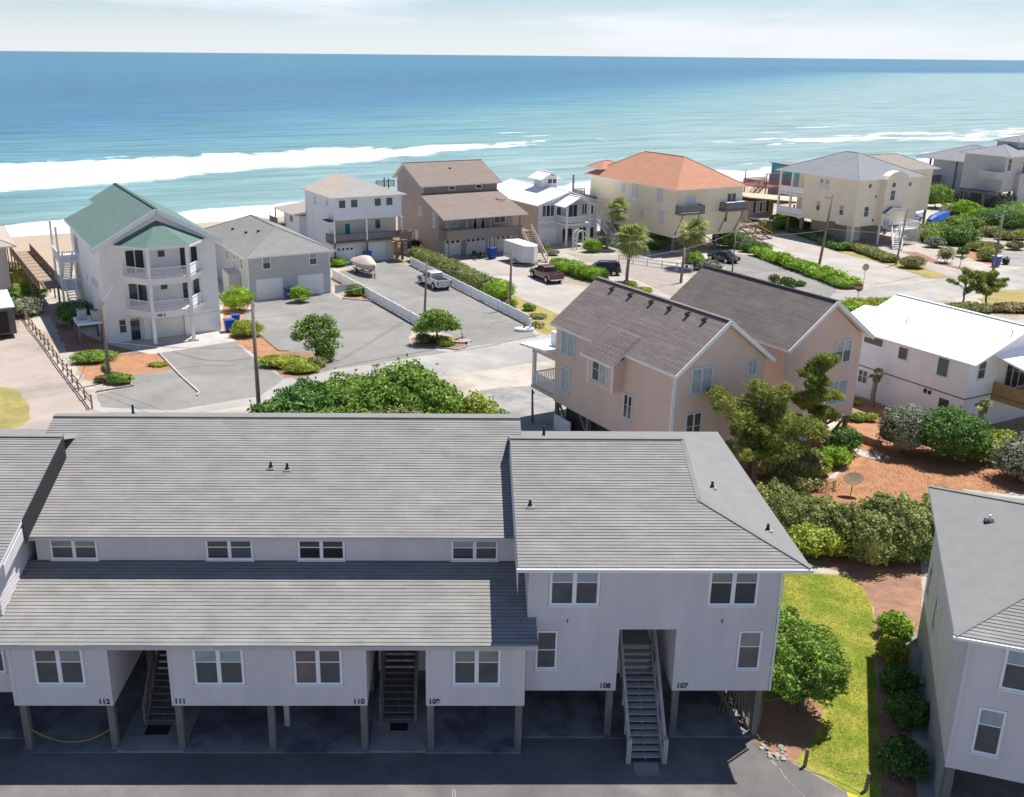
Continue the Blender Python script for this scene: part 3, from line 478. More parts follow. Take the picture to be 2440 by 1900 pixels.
boards('R', -17.4, 34.1, 36.9, 5.2, 7.6, [])
# trim boards
for x in (-17.0, -13.32, -10.95, -3.51, -1.12, 2.58): pbox('corner_trim', condo, x, x + 0.12, 33.195, 33.23, 2.15, 5.0, CONDO_SIDE)
for x in (2.79, 6.28, 8.62, 12.36): pbox('corner_trim', condo, x, x + 0.10, 34.07, 34.1, 2.24, 7.8 if x in (2.79, 12.36) else 5.02, CONDO_SIDE)
pbox('head_trim', condo, 6.28, 8.72, 34.07, 34.1, 5.022, 5.13, CONDO_SIDE)
# windows
PW = [GLASSG, GLASS, GLASSB, GLASSL]
for x, w, pn in ((-15.085, 1.9, [GLASSG, GLASSG, GLASSR, GLASSB]), (-9.02, 1.92, [GLASSG, GLASSG, GLASSL, GLASSL]), (-5.24, 1.86, [GLASSR, GLASSG, GLASSR, GLASSR]), (0.83, 1.84, [GLASSG, GLASSG, GLASSB, GLASSB])):
    window(condo, 'F', 33.23, x, 3.10, w, 1.62, 2, 2, 0.10, pn, WVINYL, split=0.36, mull=0.16)
for x, pn in ((4.56, [GLASSG, GLASSG, GLASSL, GLASSL]), (10.66, [GLASS, GLASS, GLASSB, GLASSB])):
    window(condo, 'F', 34.1, x, 6.08, 1.92, 1.60, 2, 2, 0.10, pn, WVINYL, split=0.36, mull=0.16)
window(condo, 'F', 34.1, 3.57, 3.24, 0.84, 1.72, 1, 2, 0.08, [GLASSG, GLASSG], WVINYL, split=0.5); window(condo, 'F', 34.1, 11.53, 3.23, 0.92, 1.73, 1, 2, 0.08, [GLASSR, GLASSB], WVINYL, split=0.4)
for x, pn in ((-15.48, [GLASSG, GLASSG, GLASSB, GLASSB]), (-9.19, [GLASS, GLASSG, GLASSG, GLASSG]), (-5.46, [BLACK, BLACK, GLASS, GLASS]), (0.78, [GLASS, GLASSG, GLASSL, GLASSB])):
    window(condo, 'F', 36.9, x, 6.52, 1.92, 1.18, 2, 2, 0.09, pn, WVINYL, split=0.52, mull=0.14)
window(condo, 'F', 34.1, -18.3, 3.05, 1.5, 1.62, 2, 2, 0.09, [GLASSG], WVINYL)
# roofs: deck slabs with fascia, shingle courses as joined geometry on top
EDGE = M('eave_trim', (0.50, 0.49, 0.47), 0.8, 0.08)
def roofpart(poly, t=0.16, mat=SHING_S, side=None): return MB().slab([(p[0], p[1], p[2] - 0.003) for p in poly], t, 0, 1).build('roof', [mat, side or EDGE], condo)
upv = (0, 3, 1)
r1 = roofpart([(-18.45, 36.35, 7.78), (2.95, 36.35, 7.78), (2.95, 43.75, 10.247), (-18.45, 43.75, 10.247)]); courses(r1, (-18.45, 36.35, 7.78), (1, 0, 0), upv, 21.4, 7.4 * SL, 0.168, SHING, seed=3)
roofpart([(-18.45, 43.75, 10.247), (2.95, 43.75, 10.247), (2.95, 51.15, 7.78), (-18.45, 51.15, 7.78)])
MB().bar((-18.45, 43.75, 10.262), (2.95, 43.75, 10.262), 0.36, 0.06).build('ridge_cap', SHING_S, condo)
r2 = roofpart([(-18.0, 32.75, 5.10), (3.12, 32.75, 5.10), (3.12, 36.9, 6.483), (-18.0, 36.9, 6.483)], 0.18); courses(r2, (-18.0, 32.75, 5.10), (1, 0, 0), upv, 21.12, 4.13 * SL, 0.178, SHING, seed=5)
ey, ez, rz_ = 33.65, 7.93, 10.347
r3 = roofpart([(2.35, ey, ez), (13.4, ey, ez), (9.85, 37.2, 9.113), (9.85, 40.9, rz_), (2.35, 40.9, rz_)], 0.16, SHING_S, WHITE)
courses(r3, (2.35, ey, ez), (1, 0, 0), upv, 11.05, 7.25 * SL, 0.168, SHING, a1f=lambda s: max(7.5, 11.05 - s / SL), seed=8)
roofpart([(13.4, ey, ez), (13.4, 48.15, ez), (9.85, 44.6, 9.113), (9.85, 37.2, 9.113)], 0.16, SHING_S, WHITE)
roofpart([(2.35, 40.9, rz_), (9.85, 40.9, rz_), (9.85, 44.6, 9.113), (13.4, 48.15, ez), (2.35, 48.15, ez)])
MB().add([(9.83, 37.2, 9.10), (9.83, 44.6, 9.10), (9.83, 40.9, rz_ - .01)], [(0, 1, 2)]).build('gable_end', CONDO_SIDE, condo)
MB().bar((2.35, 40.9, rz_ + .012), (9.85, 40.9, rz_ + .012), 0.34, 0.05).bar((13.4, ey, ez + .02), (9.85, 37.2, 9.133), 0.24, 0.04).bar((9.85, 37.2, 9.133), (9.85, 40.9, rz_ + .012), 0.20, 0.04).build('ridge_cap', SHING_S, condo)
MB().box(2.30, 13.46, ey - 0.11, ey - 0.005, ez - 0.16, ez - 0.03).build('gutter', WHITE, condo)
MB().slab([(2.34, ey, ez - .17), (2.36, ey, ez - .17), (2.36, 40.9, rz_ - .17), (2.34, 40.9, rz_ - .17)], 0.9).build('side_wall', CONDO_SIDE, condo)
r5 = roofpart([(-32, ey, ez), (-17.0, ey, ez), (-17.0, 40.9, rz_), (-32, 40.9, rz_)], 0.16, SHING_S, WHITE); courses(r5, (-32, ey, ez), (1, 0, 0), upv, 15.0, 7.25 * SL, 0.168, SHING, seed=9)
roofpart([(-32, 40.9, rz_), (-17.0, 40.9, rz_), (-17.0, 48.15, ez), (-32, 48.15, ez)])
MB().bar((-32, 40.9, rz_ + .012), (-17.0, 40.9, rz_ + .012), 0.34, 0.05).build('ridge_cap', SHING_S, condo)
MB().slab([(-17.0, 36.0, 8.70), (-16.97, 36.0, 8.70), (-16.97, 40.9, rz_ - .01), (-17.0, 40.9, rz_ - .01)], 1.05).build('roof_step_strip', DARKF, condo)  # near-black strip down the step between the two roofs
MB().slab([(-17.4, 34.1, 7.75), (-17.02, 34.1, 7.75), (-17.02, 36.4, 8.5), (-17.4, 36.4, 8.5)], 0.5).build('side_wall', CONDO_SIDE, condo)
# roof pipes with boots
def pipe(x, y, z, h=0.28):
    m = MB(); m.box(x - .16, x + .16, y - .17, y + .17, z - .05, z + .035, 1); m.tube((x, y, z), (x, y, z + h), .065, .055, 8, 0); m.tube((x, y, z + .02), (x, y, z + .12), .12, .07, 8, 0)
    m.build('roof_pipe', [DARKF, STEEL], condo)
for x, y in ((-17.35, 40.3), (-8.0, 40.35), (-7.28, 40.25)): pipe(x, y, 7.78 + (y - 36.35) / 3)
for x, y in ((2.98, 36.8), (-18.3, 36.9)): pipe(x, y, ez + (y - ey) / 3)
for x, y in ((10.9, 39.2), (12.45, 36.2)): pipe(x, y, ez + (13.4 - x) / 3)
for x, y in ((-15.6, 46.0), (3.9, 41.8)): pipe(x, y, (10.247 - (y - 43.75) / 3) if x < 0 else rz_ - (y - 40.9) / 3, 0.5)
# posts, beams, slabs
def post(x, y, h, w=0.27, mat=WOODG): pbox('post', condo, x - w / 2, x + w / 2, y - w / 2, y + w / 2, 0.0, h, mat, 0.015)
for x in (-16.75, -13.38, -10.75, -7.17, -3.55, -0.95, 2.50): post(x, 33.42, 2.15)
for x in (-16.6, -13.0, -10.4, -7.0, -3.6, -0.9, 2.4): post(x, 37.2, 2.15, 0.22)
for x in (6.18, 8.82, 12.15): post(x, 34.28, 2.24)
for x in (3.2, 6.0, 9.0, 12.1): post(x, 37.9, 2.24, 0.22)
for x in (-21.0, -24.5): post(x, 34.28, 2.13)
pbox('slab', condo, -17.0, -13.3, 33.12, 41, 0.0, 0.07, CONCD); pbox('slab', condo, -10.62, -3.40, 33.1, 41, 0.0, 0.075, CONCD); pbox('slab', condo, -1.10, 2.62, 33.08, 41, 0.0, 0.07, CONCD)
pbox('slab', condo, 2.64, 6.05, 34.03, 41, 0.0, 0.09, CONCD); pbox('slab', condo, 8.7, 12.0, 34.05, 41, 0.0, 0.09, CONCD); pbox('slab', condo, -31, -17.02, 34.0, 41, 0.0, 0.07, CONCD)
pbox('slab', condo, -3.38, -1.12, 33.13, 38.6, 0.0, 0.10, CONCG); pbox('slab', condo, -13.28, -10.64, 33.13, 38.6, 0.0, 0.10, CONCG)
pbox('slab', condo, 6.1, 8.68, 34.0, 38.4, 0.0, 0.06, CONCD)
pbox('meter_box', condo, -6.72, -6.52, 33.6, 33.8, 0.9, 2.1, STEEL)
# staircases: stringers, each tread, handrails
def staircase(x0, x1, yb, zt, slope, mat, rails=True, newel=False):
    L = zt / slope; st = MB()
    for x in (x0 + 0.04, x1 - 0.04): st.bar((x, yb, 0.0), (x, yb + L, zt), 0.07, 0.30)
    st.box(x0, x1, yb + L, yb + L + 1.2, zt - 0.1, zt)
    o = st.build('staircase', mat, condo); n_ = int(zt / 0.19)
    for i in range(n_):
        z = (i + 1) * zt / (n_ + 1); y = yb + z / slope
        pbox('tread', o, x0 + 0.075, x1 - 0.075, y - 0.15, y + 0.13, z - 0.025, z + 0.02, mat)
        if i % 1 == 0: pbox('riser_block', o, (x0 + x1) / 2 - 0.02, (x0 + x1) / 2 + 0.02, y - 0.06, y + 0.0, z - 0.17, z - 0.026, mat)
    if rails:
        rl = MB()
        for x in (x0 - 0.03, x1 + 0.03):
            rl.bar((x, yb + 0.05, 0.95), (x, yb + L, zt + 0.95), 0.10, 0.14); rl.bar((x, yb + 0.05, 0.50), (x, yb + L, zt + 0.50), 0.05, 0.12)
            for k in range(5): y = yb + 0.02 + (L - 0.1) * k / 4; rl.box(x - 0.05, x + 0.05, y - 0.05, y + 0.05, max(0, (y - yb) * slope - 0.1), (y - yb) * slope + 0.98)
        if newel:
            for x in (x0 - 0.03, x1 + 0.03): rl.box(x - 0.09, x + 0.09, yb - 0.12, yb + 0.06, 0, 1.12)
        rl.build('handrail', mat, o)
    return o
STAIRM = M('stair_wood_grey', (0.42, 0.40, 0.37), 0.85, 0.2, 3, bump=0.2, bscale=14)
staircase(6.80, 8.15, 32.58, 3.05, 0.87, STAIRM, True, True)
staircase(-3.02, -1.63, 34.95, 2.9, 0.87, WOODG, True); staircase(-12.62, -11.35, 34.85, 2.9, 0.87, WOODG, True)
# lattice steps at the side of the end unit
mb = MB()
for k in range(9): mb.bar((11.0 + 0.12 * k, 35.4 - 0.14 * k, 0.3), (11.6 + 0.05 * k, 36.2 - 0.1 * k, 2.2), 0.05, 0.03)
mb.build('lattice', WOODB, condo)
stx = MB(); stx.bar((12.0, 34.5, 0.15), (10.9, 38.0, 2.2), 0.10, 0.24); stx.bar((11.55, 34.5, 0.15), (10.4, 38.0, 2.2), 0.10, 0.24)
for k in range(8): t = (k + .5) / 8; stx.box(11.45 - 1.1 * t, 12.1 - 1.1 * t, 34.5 + 3.5 * t, 34.75 + 3.5 * t, 0.2 + 2 * t, 0.25 + 2 * t)
stx.build('side_steps', WOODG, condo)
MB().tube((12.46, 34.06, 7.6), (13.2, 33.7, 7.72), 0.05, n=8).tube((12.50, 34.0, 7.6), (12.50, 34.0, 2.3), 0.045, n=8).build('downspout', WHITE, condo)
# unit numbers
NUM = M('black_numerals', (0.01, 0.01, 0.012), 0.5, 0)
for s, x, y, z in (('112', -13.55, 33.21, 2.23), ('111', -10.62, 33.21, 2.25), ('110', -3.72, 33.21, 2.24), ('109', -0.80, 33.21, 2.24), ('108', 5.95, 34.08, 2.36), ('107', 9.02, 34.08, 2.36)):
    text(condo, s, (x, y - 0.008, z), 0.30, NUM, name='unit_number')
for x, z in ((4.34, 5.32), (10.35, 5.32)): pbox('wall_bracket', condo, x - 0.012, x + 0.012, 34.04, 34.08, z, z + 0.16, DARKF)
recentre(condo, (-2.5, 38.0, 0))
# things under and before the townhouse
tag(pbox('doormat', None, -2.63, -1.92, 34.38, 34.86, 0.10, 0.118, M('dark_mat', (0.03, 0.025, 0.025), 0.95, 0.2)), 'small square doormat below the stairs of units 110 and 109', 'doormat')
tag(pbox('doormat', None, -12.5, -11.55, 34.12, 34.72, 0.10, 0.118, MATS['dark_mat']), 'wide dark doormat below the angled stairs of units 112 and 111', 'doormat')
sheet('stair_pad', [(6.98, 31.82), (7.86, 31.82), (7.92, 32.5), (6.98, 32.5), (6.93, 32.1)], 0.05, CONCG, 'pale concrete pad below the stairs between units 108 and 107', 'pad', kind='thing', thick=0.05)
rp_ = MB(); pts = [Vector((-16.62 + 3.12 * t, 33.36, 0.95 - 0.62 * 4 * t * (1 - t) + 0.02 * t)) for t in [i / 14 for i in range(15)]]
for a_, b_ in zip(pts, pts[1:]): rp_.tube(a_, b_, 0.018, n=6, cap=False)
tag(rp_.build('barrier_rope', ROPEY, smooth=True), 'yellow rope sagging between two posts under unit 112', 'rope')
rs = random.Random(5)
for x, y, lab in ((13.63, 32.33, 'short wooden rope post at the lawn corner beside the cracked pavement'), (15.48, 30.95, 'short wooden rope post beside the faded yellow kerb')):
    pm = MB(); pm.tube((0, 0, -0.1), (0.03, 0.02, 0.78), 0.075, 0.065, 9); tag(pm.build('rope_post', WOODB, loc=(x, y, 0), smooth=False), lab, 'post', 'posts at the lawn edge')
rp_ = MB(); pts = [Vector((13.66 + 1.85 * t, 32.35 - 1.38 * t, 0.70 - 0.3 * 4 * t * (1 - t))) for t in [i / 10 for i in range(11)]]
for a_, b_ in zip(pts, pts[1:]): rp_.tube(a_, b_, 0.014, n=6, cap=False)
tag(rp_.build('lawn_rope', WOODB), 'thin brown rope hung between the two short lawn posts', 'rope')
for i in range(26):
    st = bmesh.new(); bmesh.ops.create_icosphere(st, subdivisions=1, radius=rs.uniform(0.05, 0.14)); rr_ = random.Random(i)
    for v_ in st.verts: v_.co *= rr_.uniform(0.65, 1.25); v_.co.z *= 0.6
    me_ = bpy.data.meshes.new('stone'); st.to_mesh(me_); st.free(); o_ = bpy.data.objects.new('stone', me_); COL.objects.link(o_); me_.materials.append(SAND if i % 3 else CONCG)
    o_.location = (12.35 + rs.uniform(-.12, .8), 33.55 - rs.uniform(0, .9), 0.04); tag(o_, 'pale broken stone in the heap at the townhouse corner post', 'stone', 'broken stones by the corner post')
# ================================================================== GREY BUILDING AT THE FRAME'S RIGHT (own axes)
rb = thing('grey_building', 'grey two storey building on posts with smooth grey hip roof', 'building', (17.45, 29.47, 0), R(-20.5))
pbox('wall', rb, 0, 11.5, 0, 12.6, 2.3, 7.45, CONDO_SIDE)
hip_roof(rb, -0.5, 12.1, -0.12, 13.2, 7.62, 1 / 3, 0.16, [SHING_S, WHITE])
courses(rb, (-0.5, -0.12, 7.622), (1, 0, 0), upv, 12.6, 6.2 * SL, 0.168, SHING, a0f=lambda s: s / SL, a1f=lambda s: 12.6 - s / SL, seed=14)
window(rb, 'F', 0, 1.11, 3.16, 0.86, 1.84, 1, 2, 0.08, [GLASSG, GLASSL], WVINYL, split=0.35); window(rb, 'F', 0, 2.0, 5.86, 1.75, 1.6, 2, 2, 0.09, [GLASSG, GLASSG, GLASSL, GLASSL], WVINYL, split=0.36)
window(rb, 'L', 0, 11.3, 3.1, 0.9, 1.5, 1, 2, 0.07, [GLASS]); window(rb, 'L', 0, 8.1, 3.2, 0.95, 1.5, 1, 2, 0.07, [GLASS])
for k in range(26): 
    fb = MB(); z = 2.3 + k * 0.19; fb.add([(0, 0, z), (11.5, 0, z), (11.5, -0.016, z), (0, -0.016, z), (0, 0, z + .184), (11.5, 0, z + .184), (11.5, -0.005, z + .184), (0, -0.005, z + .184)], [(0, 1, 2, 3), (3, 2, 6, 7), (4, 7, 6, 5), (0, 3, 7, 4), (1, 5, 6, 2)])
    if not (3.0 < z < 5.05 or z > 5.7): fb.build('siding_board', CONDO, rb)
for x, y in ((0.2, 0.2), (0.2, 4.0), (0.2, 8.2), (0.2, 12.2), (4.0, 0.2), (8.0, 0.2), (11.2, 0.2)): pbox('post', rb, x - .14, x + .14, y - .14, y + .14, 0, 2.3, WOODG)
pbox('slab', rb, -0.55, 11.5, 0.4, 13, 0.0, 0.14, CONCG); pbox('wall', rb, 1.2, 11, 5.0, 12.4, 0.14, 2.3, CONDO_SIDE); pbox('corner_trim', rb, -0.03, 0.1, -0.035, 0.0, 2.3, 7.4, CONDO_SIDE)
pbox('skirt_wall', rb, 0.02, 0.10, 0.5, 12.6, 0.14, 2.3, M('skirt_grey', (0.33, 0.33, 0.34), 0.85, 0.12))
MB().box(-0.55, 12.1, -0.22, -0.122, 7.5, 7.6).build('gutter', WHITE, rb)
for x, y in ((1.4, 8.6), (3.3, 6.0), (4.2, 7.4)):
    z = 7.62 + min(x + 0.5, y + .12) / 3; m = MB(); m.box(x - .18, x + .18, y - .18, y + .18, z - .08, z + .06, 0); m.tube((x, y, z), (x, y, z + .3), .05, .05, 8, 1); m.build('roof_pipe', [DARKF, WHITE], rb)

# ================================================================== HOUSES IN THE STREET FRAME
def house(name, label, u, v, cat='house'): return thing(name, label, cat, UV(u, v), SA)
def rail(parent, pts, z0, h=0.95, mat=None, bal=0.16, post=0.09, solid=None, name='railing'):
    mat = mat or WHITE; mb = MB()
    for p, q in zip(pts, pts[1:]):
        p, q = Vector((*p, 0)), Vector((*q, 0)); L = (q - p).length
        mb.bar((p.x, p.y, z0 + h), (q.x, q.y, z0 + h), 0.10, 0.07); mb.bar((p.x, p.y, z0 + 0.12), (q.x, q.y, z0 + 0.12), 0.06, 0.06)
        k = max(1, int(L / bal))
        if bal and not solid:
            for i in range(1, k): r = p.lerp(q, i / k); mb.box(r.x - .028, r.x + .028, r.y - .028, r.y + .028, z0 + .12, z0 + h)
        if solid: mb.bar((p.x, p.y, z0 + h / 2 + 0.05), (q.x, q.y, z0 + h / 2 + 0.05), 0.03, h - 0.15, 1)
    for p in pts: mb.box(p[0] - post / 2, p[0] + post / 2, p[1] - post / 2, p[1] + post / 2, z0, z0 + h + 0.05)
    return mb.build(name, [mat, solid or mat], parent)
def paint(name, c, var=0.06): return M(name, c, 0.75, var, 0.7, bump=0.08, bscale=20)
def roofm(name, c, var=0.10): return M(name, c, 0.9, var, 0.8, bump=0.25, bscale=14, stretch=(1, 1, 3))
def flight(parent, p0, p1, w, mat, n, name='staircase', railh=0.95, rmat=None):
    """straight flight from ground end p0 to top end p1, each tread a sub-part"""
    p0, p1 = Vector(p0), Vector(p1); d = Vector((p1.x - p0.x, p1.y - p0.y, 0)); dn = d.normalized(); s = Vector((-dn.y, dn.x, 0)); mb = MB()
    for k in (-1, 1): mb.bar(p0 + s * (w / 2 * k), p1 + s * (w / 2 * k), 0.06, 0.26)
    o = mb.build(name, mat, parent)
    for i in range(n):
        t = (i + 0.5) / n; c = p0.lerp(p1, t); tm_ = MB(); a, b_ = s * (w / 2 - 0.04), dn * 0.14
        q = [c - a - b_, c + a - b_, c + a + b_, c - a + b_]; tm_.add([*q, *[x + Vector((0, 0, 0.045)) for x in q]], [(0, 3, 2, 1), (4, 5, 6, 7), (0, 1, 5, 4), (1, 2, 6, 5), (2, 3, 7, 6), (3, 0, 4, 7)]); tm_.build('tread', mat, o)
    if railh:
        rl = MB()
        for k in (-1, 1):
            e = s * (w / 2 * k + 0.04 * k); rl.bar(p0 + e + Vector((0, 0, railh)), p1 + e + Vector((0, 0, railh)), 0.07, 0.09); rl.bar(p0 + e + Vector((0, 0, railh * .5)), p1 + e + Vector((0, 0, railh * .5)), 0.04, 0.06)
            for i in range(5): c = p0.lerp(p1, i / 4) + e; rl.box(c.x - .04, c.x + .04, c.y - .04, c.y + .04, c.z - 0.1, c.z + railh)
        rl.build('handrail', rmat or mat, o)
    return o
def posts(parent, pts, z1, mat=WOODG, w=0.24, z0=0.0):
    for x, y in pts: pbox('post', parent, x - w / 2, x + w / 2, y - w / 2, y + w / 2, z0, z1, mat)

# ---- white three-storey house with green roof
g = house('beach_house', 'tall white house with green roof and stacked bay balconies', 13.4, 96.8)
GW = paint('green_house_white', (0.830, 0.817, 0.781)); GR = roofm('green_shingle', (0.131, 0.199, 0.176))
MB().extr([(0, 0), (10.7, 0), (10.7, 8.95), (5.35, 11.95), (0, 8.95)], 0, 18.2).build('wall', GW, g)
mb = MB(); mb.slab([(-0.55, -0.5, 9.12), (5.35, -0.5, 12.40), (5.35, 20.8, 12.40), (2.5, 20.8, 10.81), (2.5, 17.6, 10.81), (-0.55, 18.9, 9.12)], 0.22, 0, 1)
mb.slab([(5.35, -0.5, 12.40), (11.25, -0.5, 9.12), (11.25, 19.0, 9.12), (5.35, 20.8, 12.40)], 0.22, 0, 1); ro = mb.build('roof', [GR, WHITE], g)
MB().bar((5.35, -0.5, 12.41), (5.35, 20.8, 12.41), 0.3, 0.05).build('ridge_cap', roofm('green_cap', (0.06, 0.10, 0.09)), ro)
MB().bar((-0.55, -0.53, 8.93), (5.35, -0.53, 12.2), 0.05, 0.42).bar((5.35, -0.53, 12.2), (11.25, -0.53, 8.93), 0.05, 0.42).build('bargeboard', WHITE, g)
bay = [(1.9, 0), (3.8, -2.6), (7.4, -2.5), (9.05, 0)]
for z in (3.2, 6.3):
    MB().prism(bay + [(9.05, 0.3), (1.9, 0.3)], z - 0.62, z).build('balcony_floor', GW, g)
    rail(g, [bay[0], bay[1]], z, 0.95); rail(g, [bay[1], bay[2]], z, 0.95); rail(g, [bay[2], bay[3]], z, 0.95, solid=WVINYL)
    window(g, 'F', 0, 3.1, z + 0.1, 1.75, 2.3, 2, 1, 0.08, [GLASS], WHITE, sill=False, name='sliding_door'); window(g, 'F', 0, 5.55, z + 1.45, 0.75, 0.72, 1, 1, 0.06, [GLASSG]); window(g, 'F', 0, 7.62, z + 0.1, 0.8, 2.2, 1, 1, 0.07, [GLASS], sill=False, name='glass_door'); window(g, 'F', 0, 8.60, z + 0.6, 0.72, 1.7, 1, 1, 0.07, [GLASS])
    MB().add([(7.4, -2.55, z - .62), (7.5, -2.5, z - .62), (9.2, -0.1, z - .62), (9.0, 0, z - .62), (7.55, -2.7, z), (9.45, -0.1, z)], [(0, 1, 4), (1, 2, 5, 4), (2, 3, 5)]).build('flare_panel', WHITE, g)
mb = MB(); ap = (5.35, 0.0, 11.25); be = [(1.25, 0.0, 9.25), (3.6, -3.0, 9.25), (7.6, -2.9, 9.25), (9.75, 0.0, 9.25)]
for a_, b_ in zip(be, be[1:]): mb.add([a_, b_, ap], [(0, 1, 2)], 0); mb.add([a_, b_, (b_[0], b_[1], 9.05), (a_[0], a_[1], 9.05)], [(0, 1, 2, 3)], 1)
mb.add([(p[0], p[1], 9.05) for p in be], [(0, 1, 2, 3)], 1); mb.build('bay_roof', [GR, WHITE], g)
for x, y in (bay[1], bay[2]): pbox('post', g, x - .15, x + .15, y - .15, y + .15, 0, 9.05, GW); pbox('post_base', g, x - .45, x + .4, y - .3, y + .28, 0, 0.16, CONC)
window(g, 'F', 0, 1.42, 0.85, 0.7, 1.4, 1, 2, 0.06, [GLASS]); door(g, 'F', 0, 2.55, 0.05, 0.85, 2.1, GLASS); garage(g, 'F', 0, 5.55, 0.02, 2.9, 2.3, GW); garage(g, 'F', 0, 9.2, 0.02, 2.5, 2.3, GW)
pbox('pier', g, 7.15, 7.9, -0.35, 0.0, 0, 2.58, GW); pbox('pier', g, 3.3, 3.9, -0.35, 0.0, 0, 2.58, GW)
text(g, '103 3', (4.55, -2.63, 2.72), 0.34, NUM, name='house_number')
for y, z, w_, h_ in ((2.6, 8.0, .5, .35), (3.9, 8.0, .5, .35), (5.2, 7.9, .5, .3), (19.0 - 2.4, 3.6, .55, .8), (15.2, 3.6, .55, .8), (13.9, 3.6, .55, .8), (12.6, 3.2, .4, .75), (9.6, 4.2, .5, .7), (5.9, 4.5, .55, .75), (4.5, 4.6, .55, .75), (3.1, 4.6, .55, .75), (11.0, 2.6, .4, .35)): window(g, 'L', 0, y, z, w_, h_, 1, 1, 0.04, [GLASS], sill=False)
window(g, 'L', 0, 15.2, 6.1, 3.0, 1.8, 3, 1, 0.08, [GLASSG])
# rear decks and stairs of the same house
for z in (2.5, 5.4): pbox('deck', g, -2.0, 0.0, 14.6, 19.4, z - 0.25, z, GW); rail(g, [(-2.0, 14.6), (-2.0, 19.4)], z, 0.95); rail(g, [(-2.0, 14.6), (-0.05, 14.6)], z, 0.95)
flight(g, (-1.0, 19.0, 2.5), (-1.0, 15.0, 5.4), 0.9, GW, 12); flight(g, (-1.2, 11.0, 0), (-1.2, 14.6, 2.5), 0.9, GW, 11); posts(g, [(-1.95, 14.65), (-1.95, 19.3), (0.1, 19.3)], 9.0, GW, 0.2)
pbox('porch_floor', g, 0, 10.7, 18.2, 19.5, 5.1, 5.4, GW)
# ---- grey single-storey house over garages
g = house('beach_house', 'grey house over two white garage doors with plain grey hip roof', 30.2, 107.7)
GG = paint('grey_siding_upper', (0.49, 0.49, 0.485)); GB = paint('blue_grey_siding', (0.47, 0.50, 0.545)); RG = roofm('grey_shingle', (0.236, 0.232, 0.225))
pbox('wall', g, 0, 9.55, 0, 19, 2.35, 4.85, GG); pbox('wall', g, 0.02, 9.53, 0.03, 19, 0, 2.35, GB); hip_roof(g, -0.5, 10.2, -0.5, 19.7, 4.95, 0.44, 0.14, [RG, WHITE])
window(g, 'F', 0, 2.15, 3.41, 0.98, 1.49, 1, 2, 0.09, [GLASSG, GLASSL], split=0.5); window(g, 'F', 0, 7.55, 3.45, 0.98, 1.49, 1, 2, 0.09, [GLASSG, GLASSL], split=0.5)
garage(g, 'F', 0.03, 2.35, 0.02, 2.85, 2.25); garage(g, 'F', 0.03, 7.2, 0.02, 2.8, 2.25)
for y, h_ in ((8.2, 1.25), (5.2, 0.66), (2.3, 1.3)): window(g, 'L', 0, y, 3.15 if h_ > 1 else 3.75, 0.85, h_, 1, 2 if h_ > 1 else 1, 0.08, [GLASSG])
pbox('corner_trim', g, -0.02, 0.1, -0.025, 0.0, 0, 4.85, WHITE); pbox('corner_trim', g, 9.45, 9.57, -0.025, 0.0, 0, 4.85, WHITE)
MB().extr([(3.2, 0), (5.8, 0), (5.8, 2.75), (3.2, 2.55)], -1.35, -0.02, 0, 'x').build('side_store', GG, g)
for x, y in ((3.2, 6.0), (2.3, 8.0), (6.5, 10), (1.9, 12.2)): MB().box(x - .15, x + .15, y - .12, y + .12, 4.95 + (x + .5) * .44 if x < 4.8 else 6.3, (4.95 + (x + .5) * .44 if x < 4.8 else 6.3) + 0.2).build('roof_vent', DARKF, g)
# ---- white house, tan hip roof, dark balcony
g = house('beach_house', 'white three storey house with pale tan roof and shaded balcony', 46.1, 122.75)
TW = paint('pale_white_siding', (0.756, 0.763, 0.776)); TC = paint('cream_siding', (0.676, 0.650, 0.585)); RT = roofm('tan_shingle', (0.390, 0.343, 0.281))
pbox('wall', g, 0, 9.5, 0, 11, 5.72, 8.65, TW); pbox('wall', g, 0.02, 9.48, 1.85, 11, 2.95, 5.72, TC); pbox('wall', g, 0.3, 8.4, 0.45, 11, 0, 2.72, TC); pbox('wall', g, -0.02, 0.3, 0.6, 11, 0, 5.72, TW)
mb = MB(); mb.slab([(-.5, -.45, 8.67), (10.1, -.45, 8.67), (4.8, 4.0, 10.45)], .14, 2, 1); mb.slab([(-.5, -.45, 8.67), (4.8, 4.0, 10.45), (4.8, 11.5, 10.45), (-.5, 11.3, 8.67)], .14, 0, 1); mb.slab([(10.1, -.45, 8.67), (10.1, 11.3, 8.67), (4.8, 11.5, 10.45), (4.8, 4.0, 10.45)], .14, 2, 1)
mb.build('roof', [RT, WHITE, roofm('grey_tan_shingle', (0.320, 0.308, 0.288))], g); MB().add([(0, 11, 8.6), (9.5, 11, 8.6), (4.8, 11, 10.3)], [(0, 1, 2)]).build('gable_end', TW, g)
for x in (1.14, 2.8, 6.09, 7.75): window(g, 'F', 0, x, 7.25, 0.98, 1.06, 1, 1, 0.05, [GLASSG], sill=False)
pbox('balcony_floor', g, -0.5, 9.6, -0.15, 1.85, 2.72, 2.94, WOODG); DKR = M('dark_screen', (0.16, 0.15, 0.14), 0.8, 0.15)
rail(g, [(-0.5, 1.8), (-0.5, -0.1), (4.6, -0.1), (9.6, -0.1)], 2.94, 0.95, DKR, solid=M('screen_mesh', (0.22, 0.21, 0.20), 0.8, 0.12))
door(g, 'F', 1.85, 2.5, 2.96, 0.75, 2.0, M('teal_door', (0.02, 0.22, 0.24), 0.5, 0.05)); window(g, 'F', 1.85, 6.8, 4.0, 0.84, 1.3, 1, 1, 0.06, [GLASS]); pbox('bench', g, 4.1, 5.0, 0.4, 0.9, 2.95, 3.75, M('bench_beige', (0.42, 0.40, 0.33)))
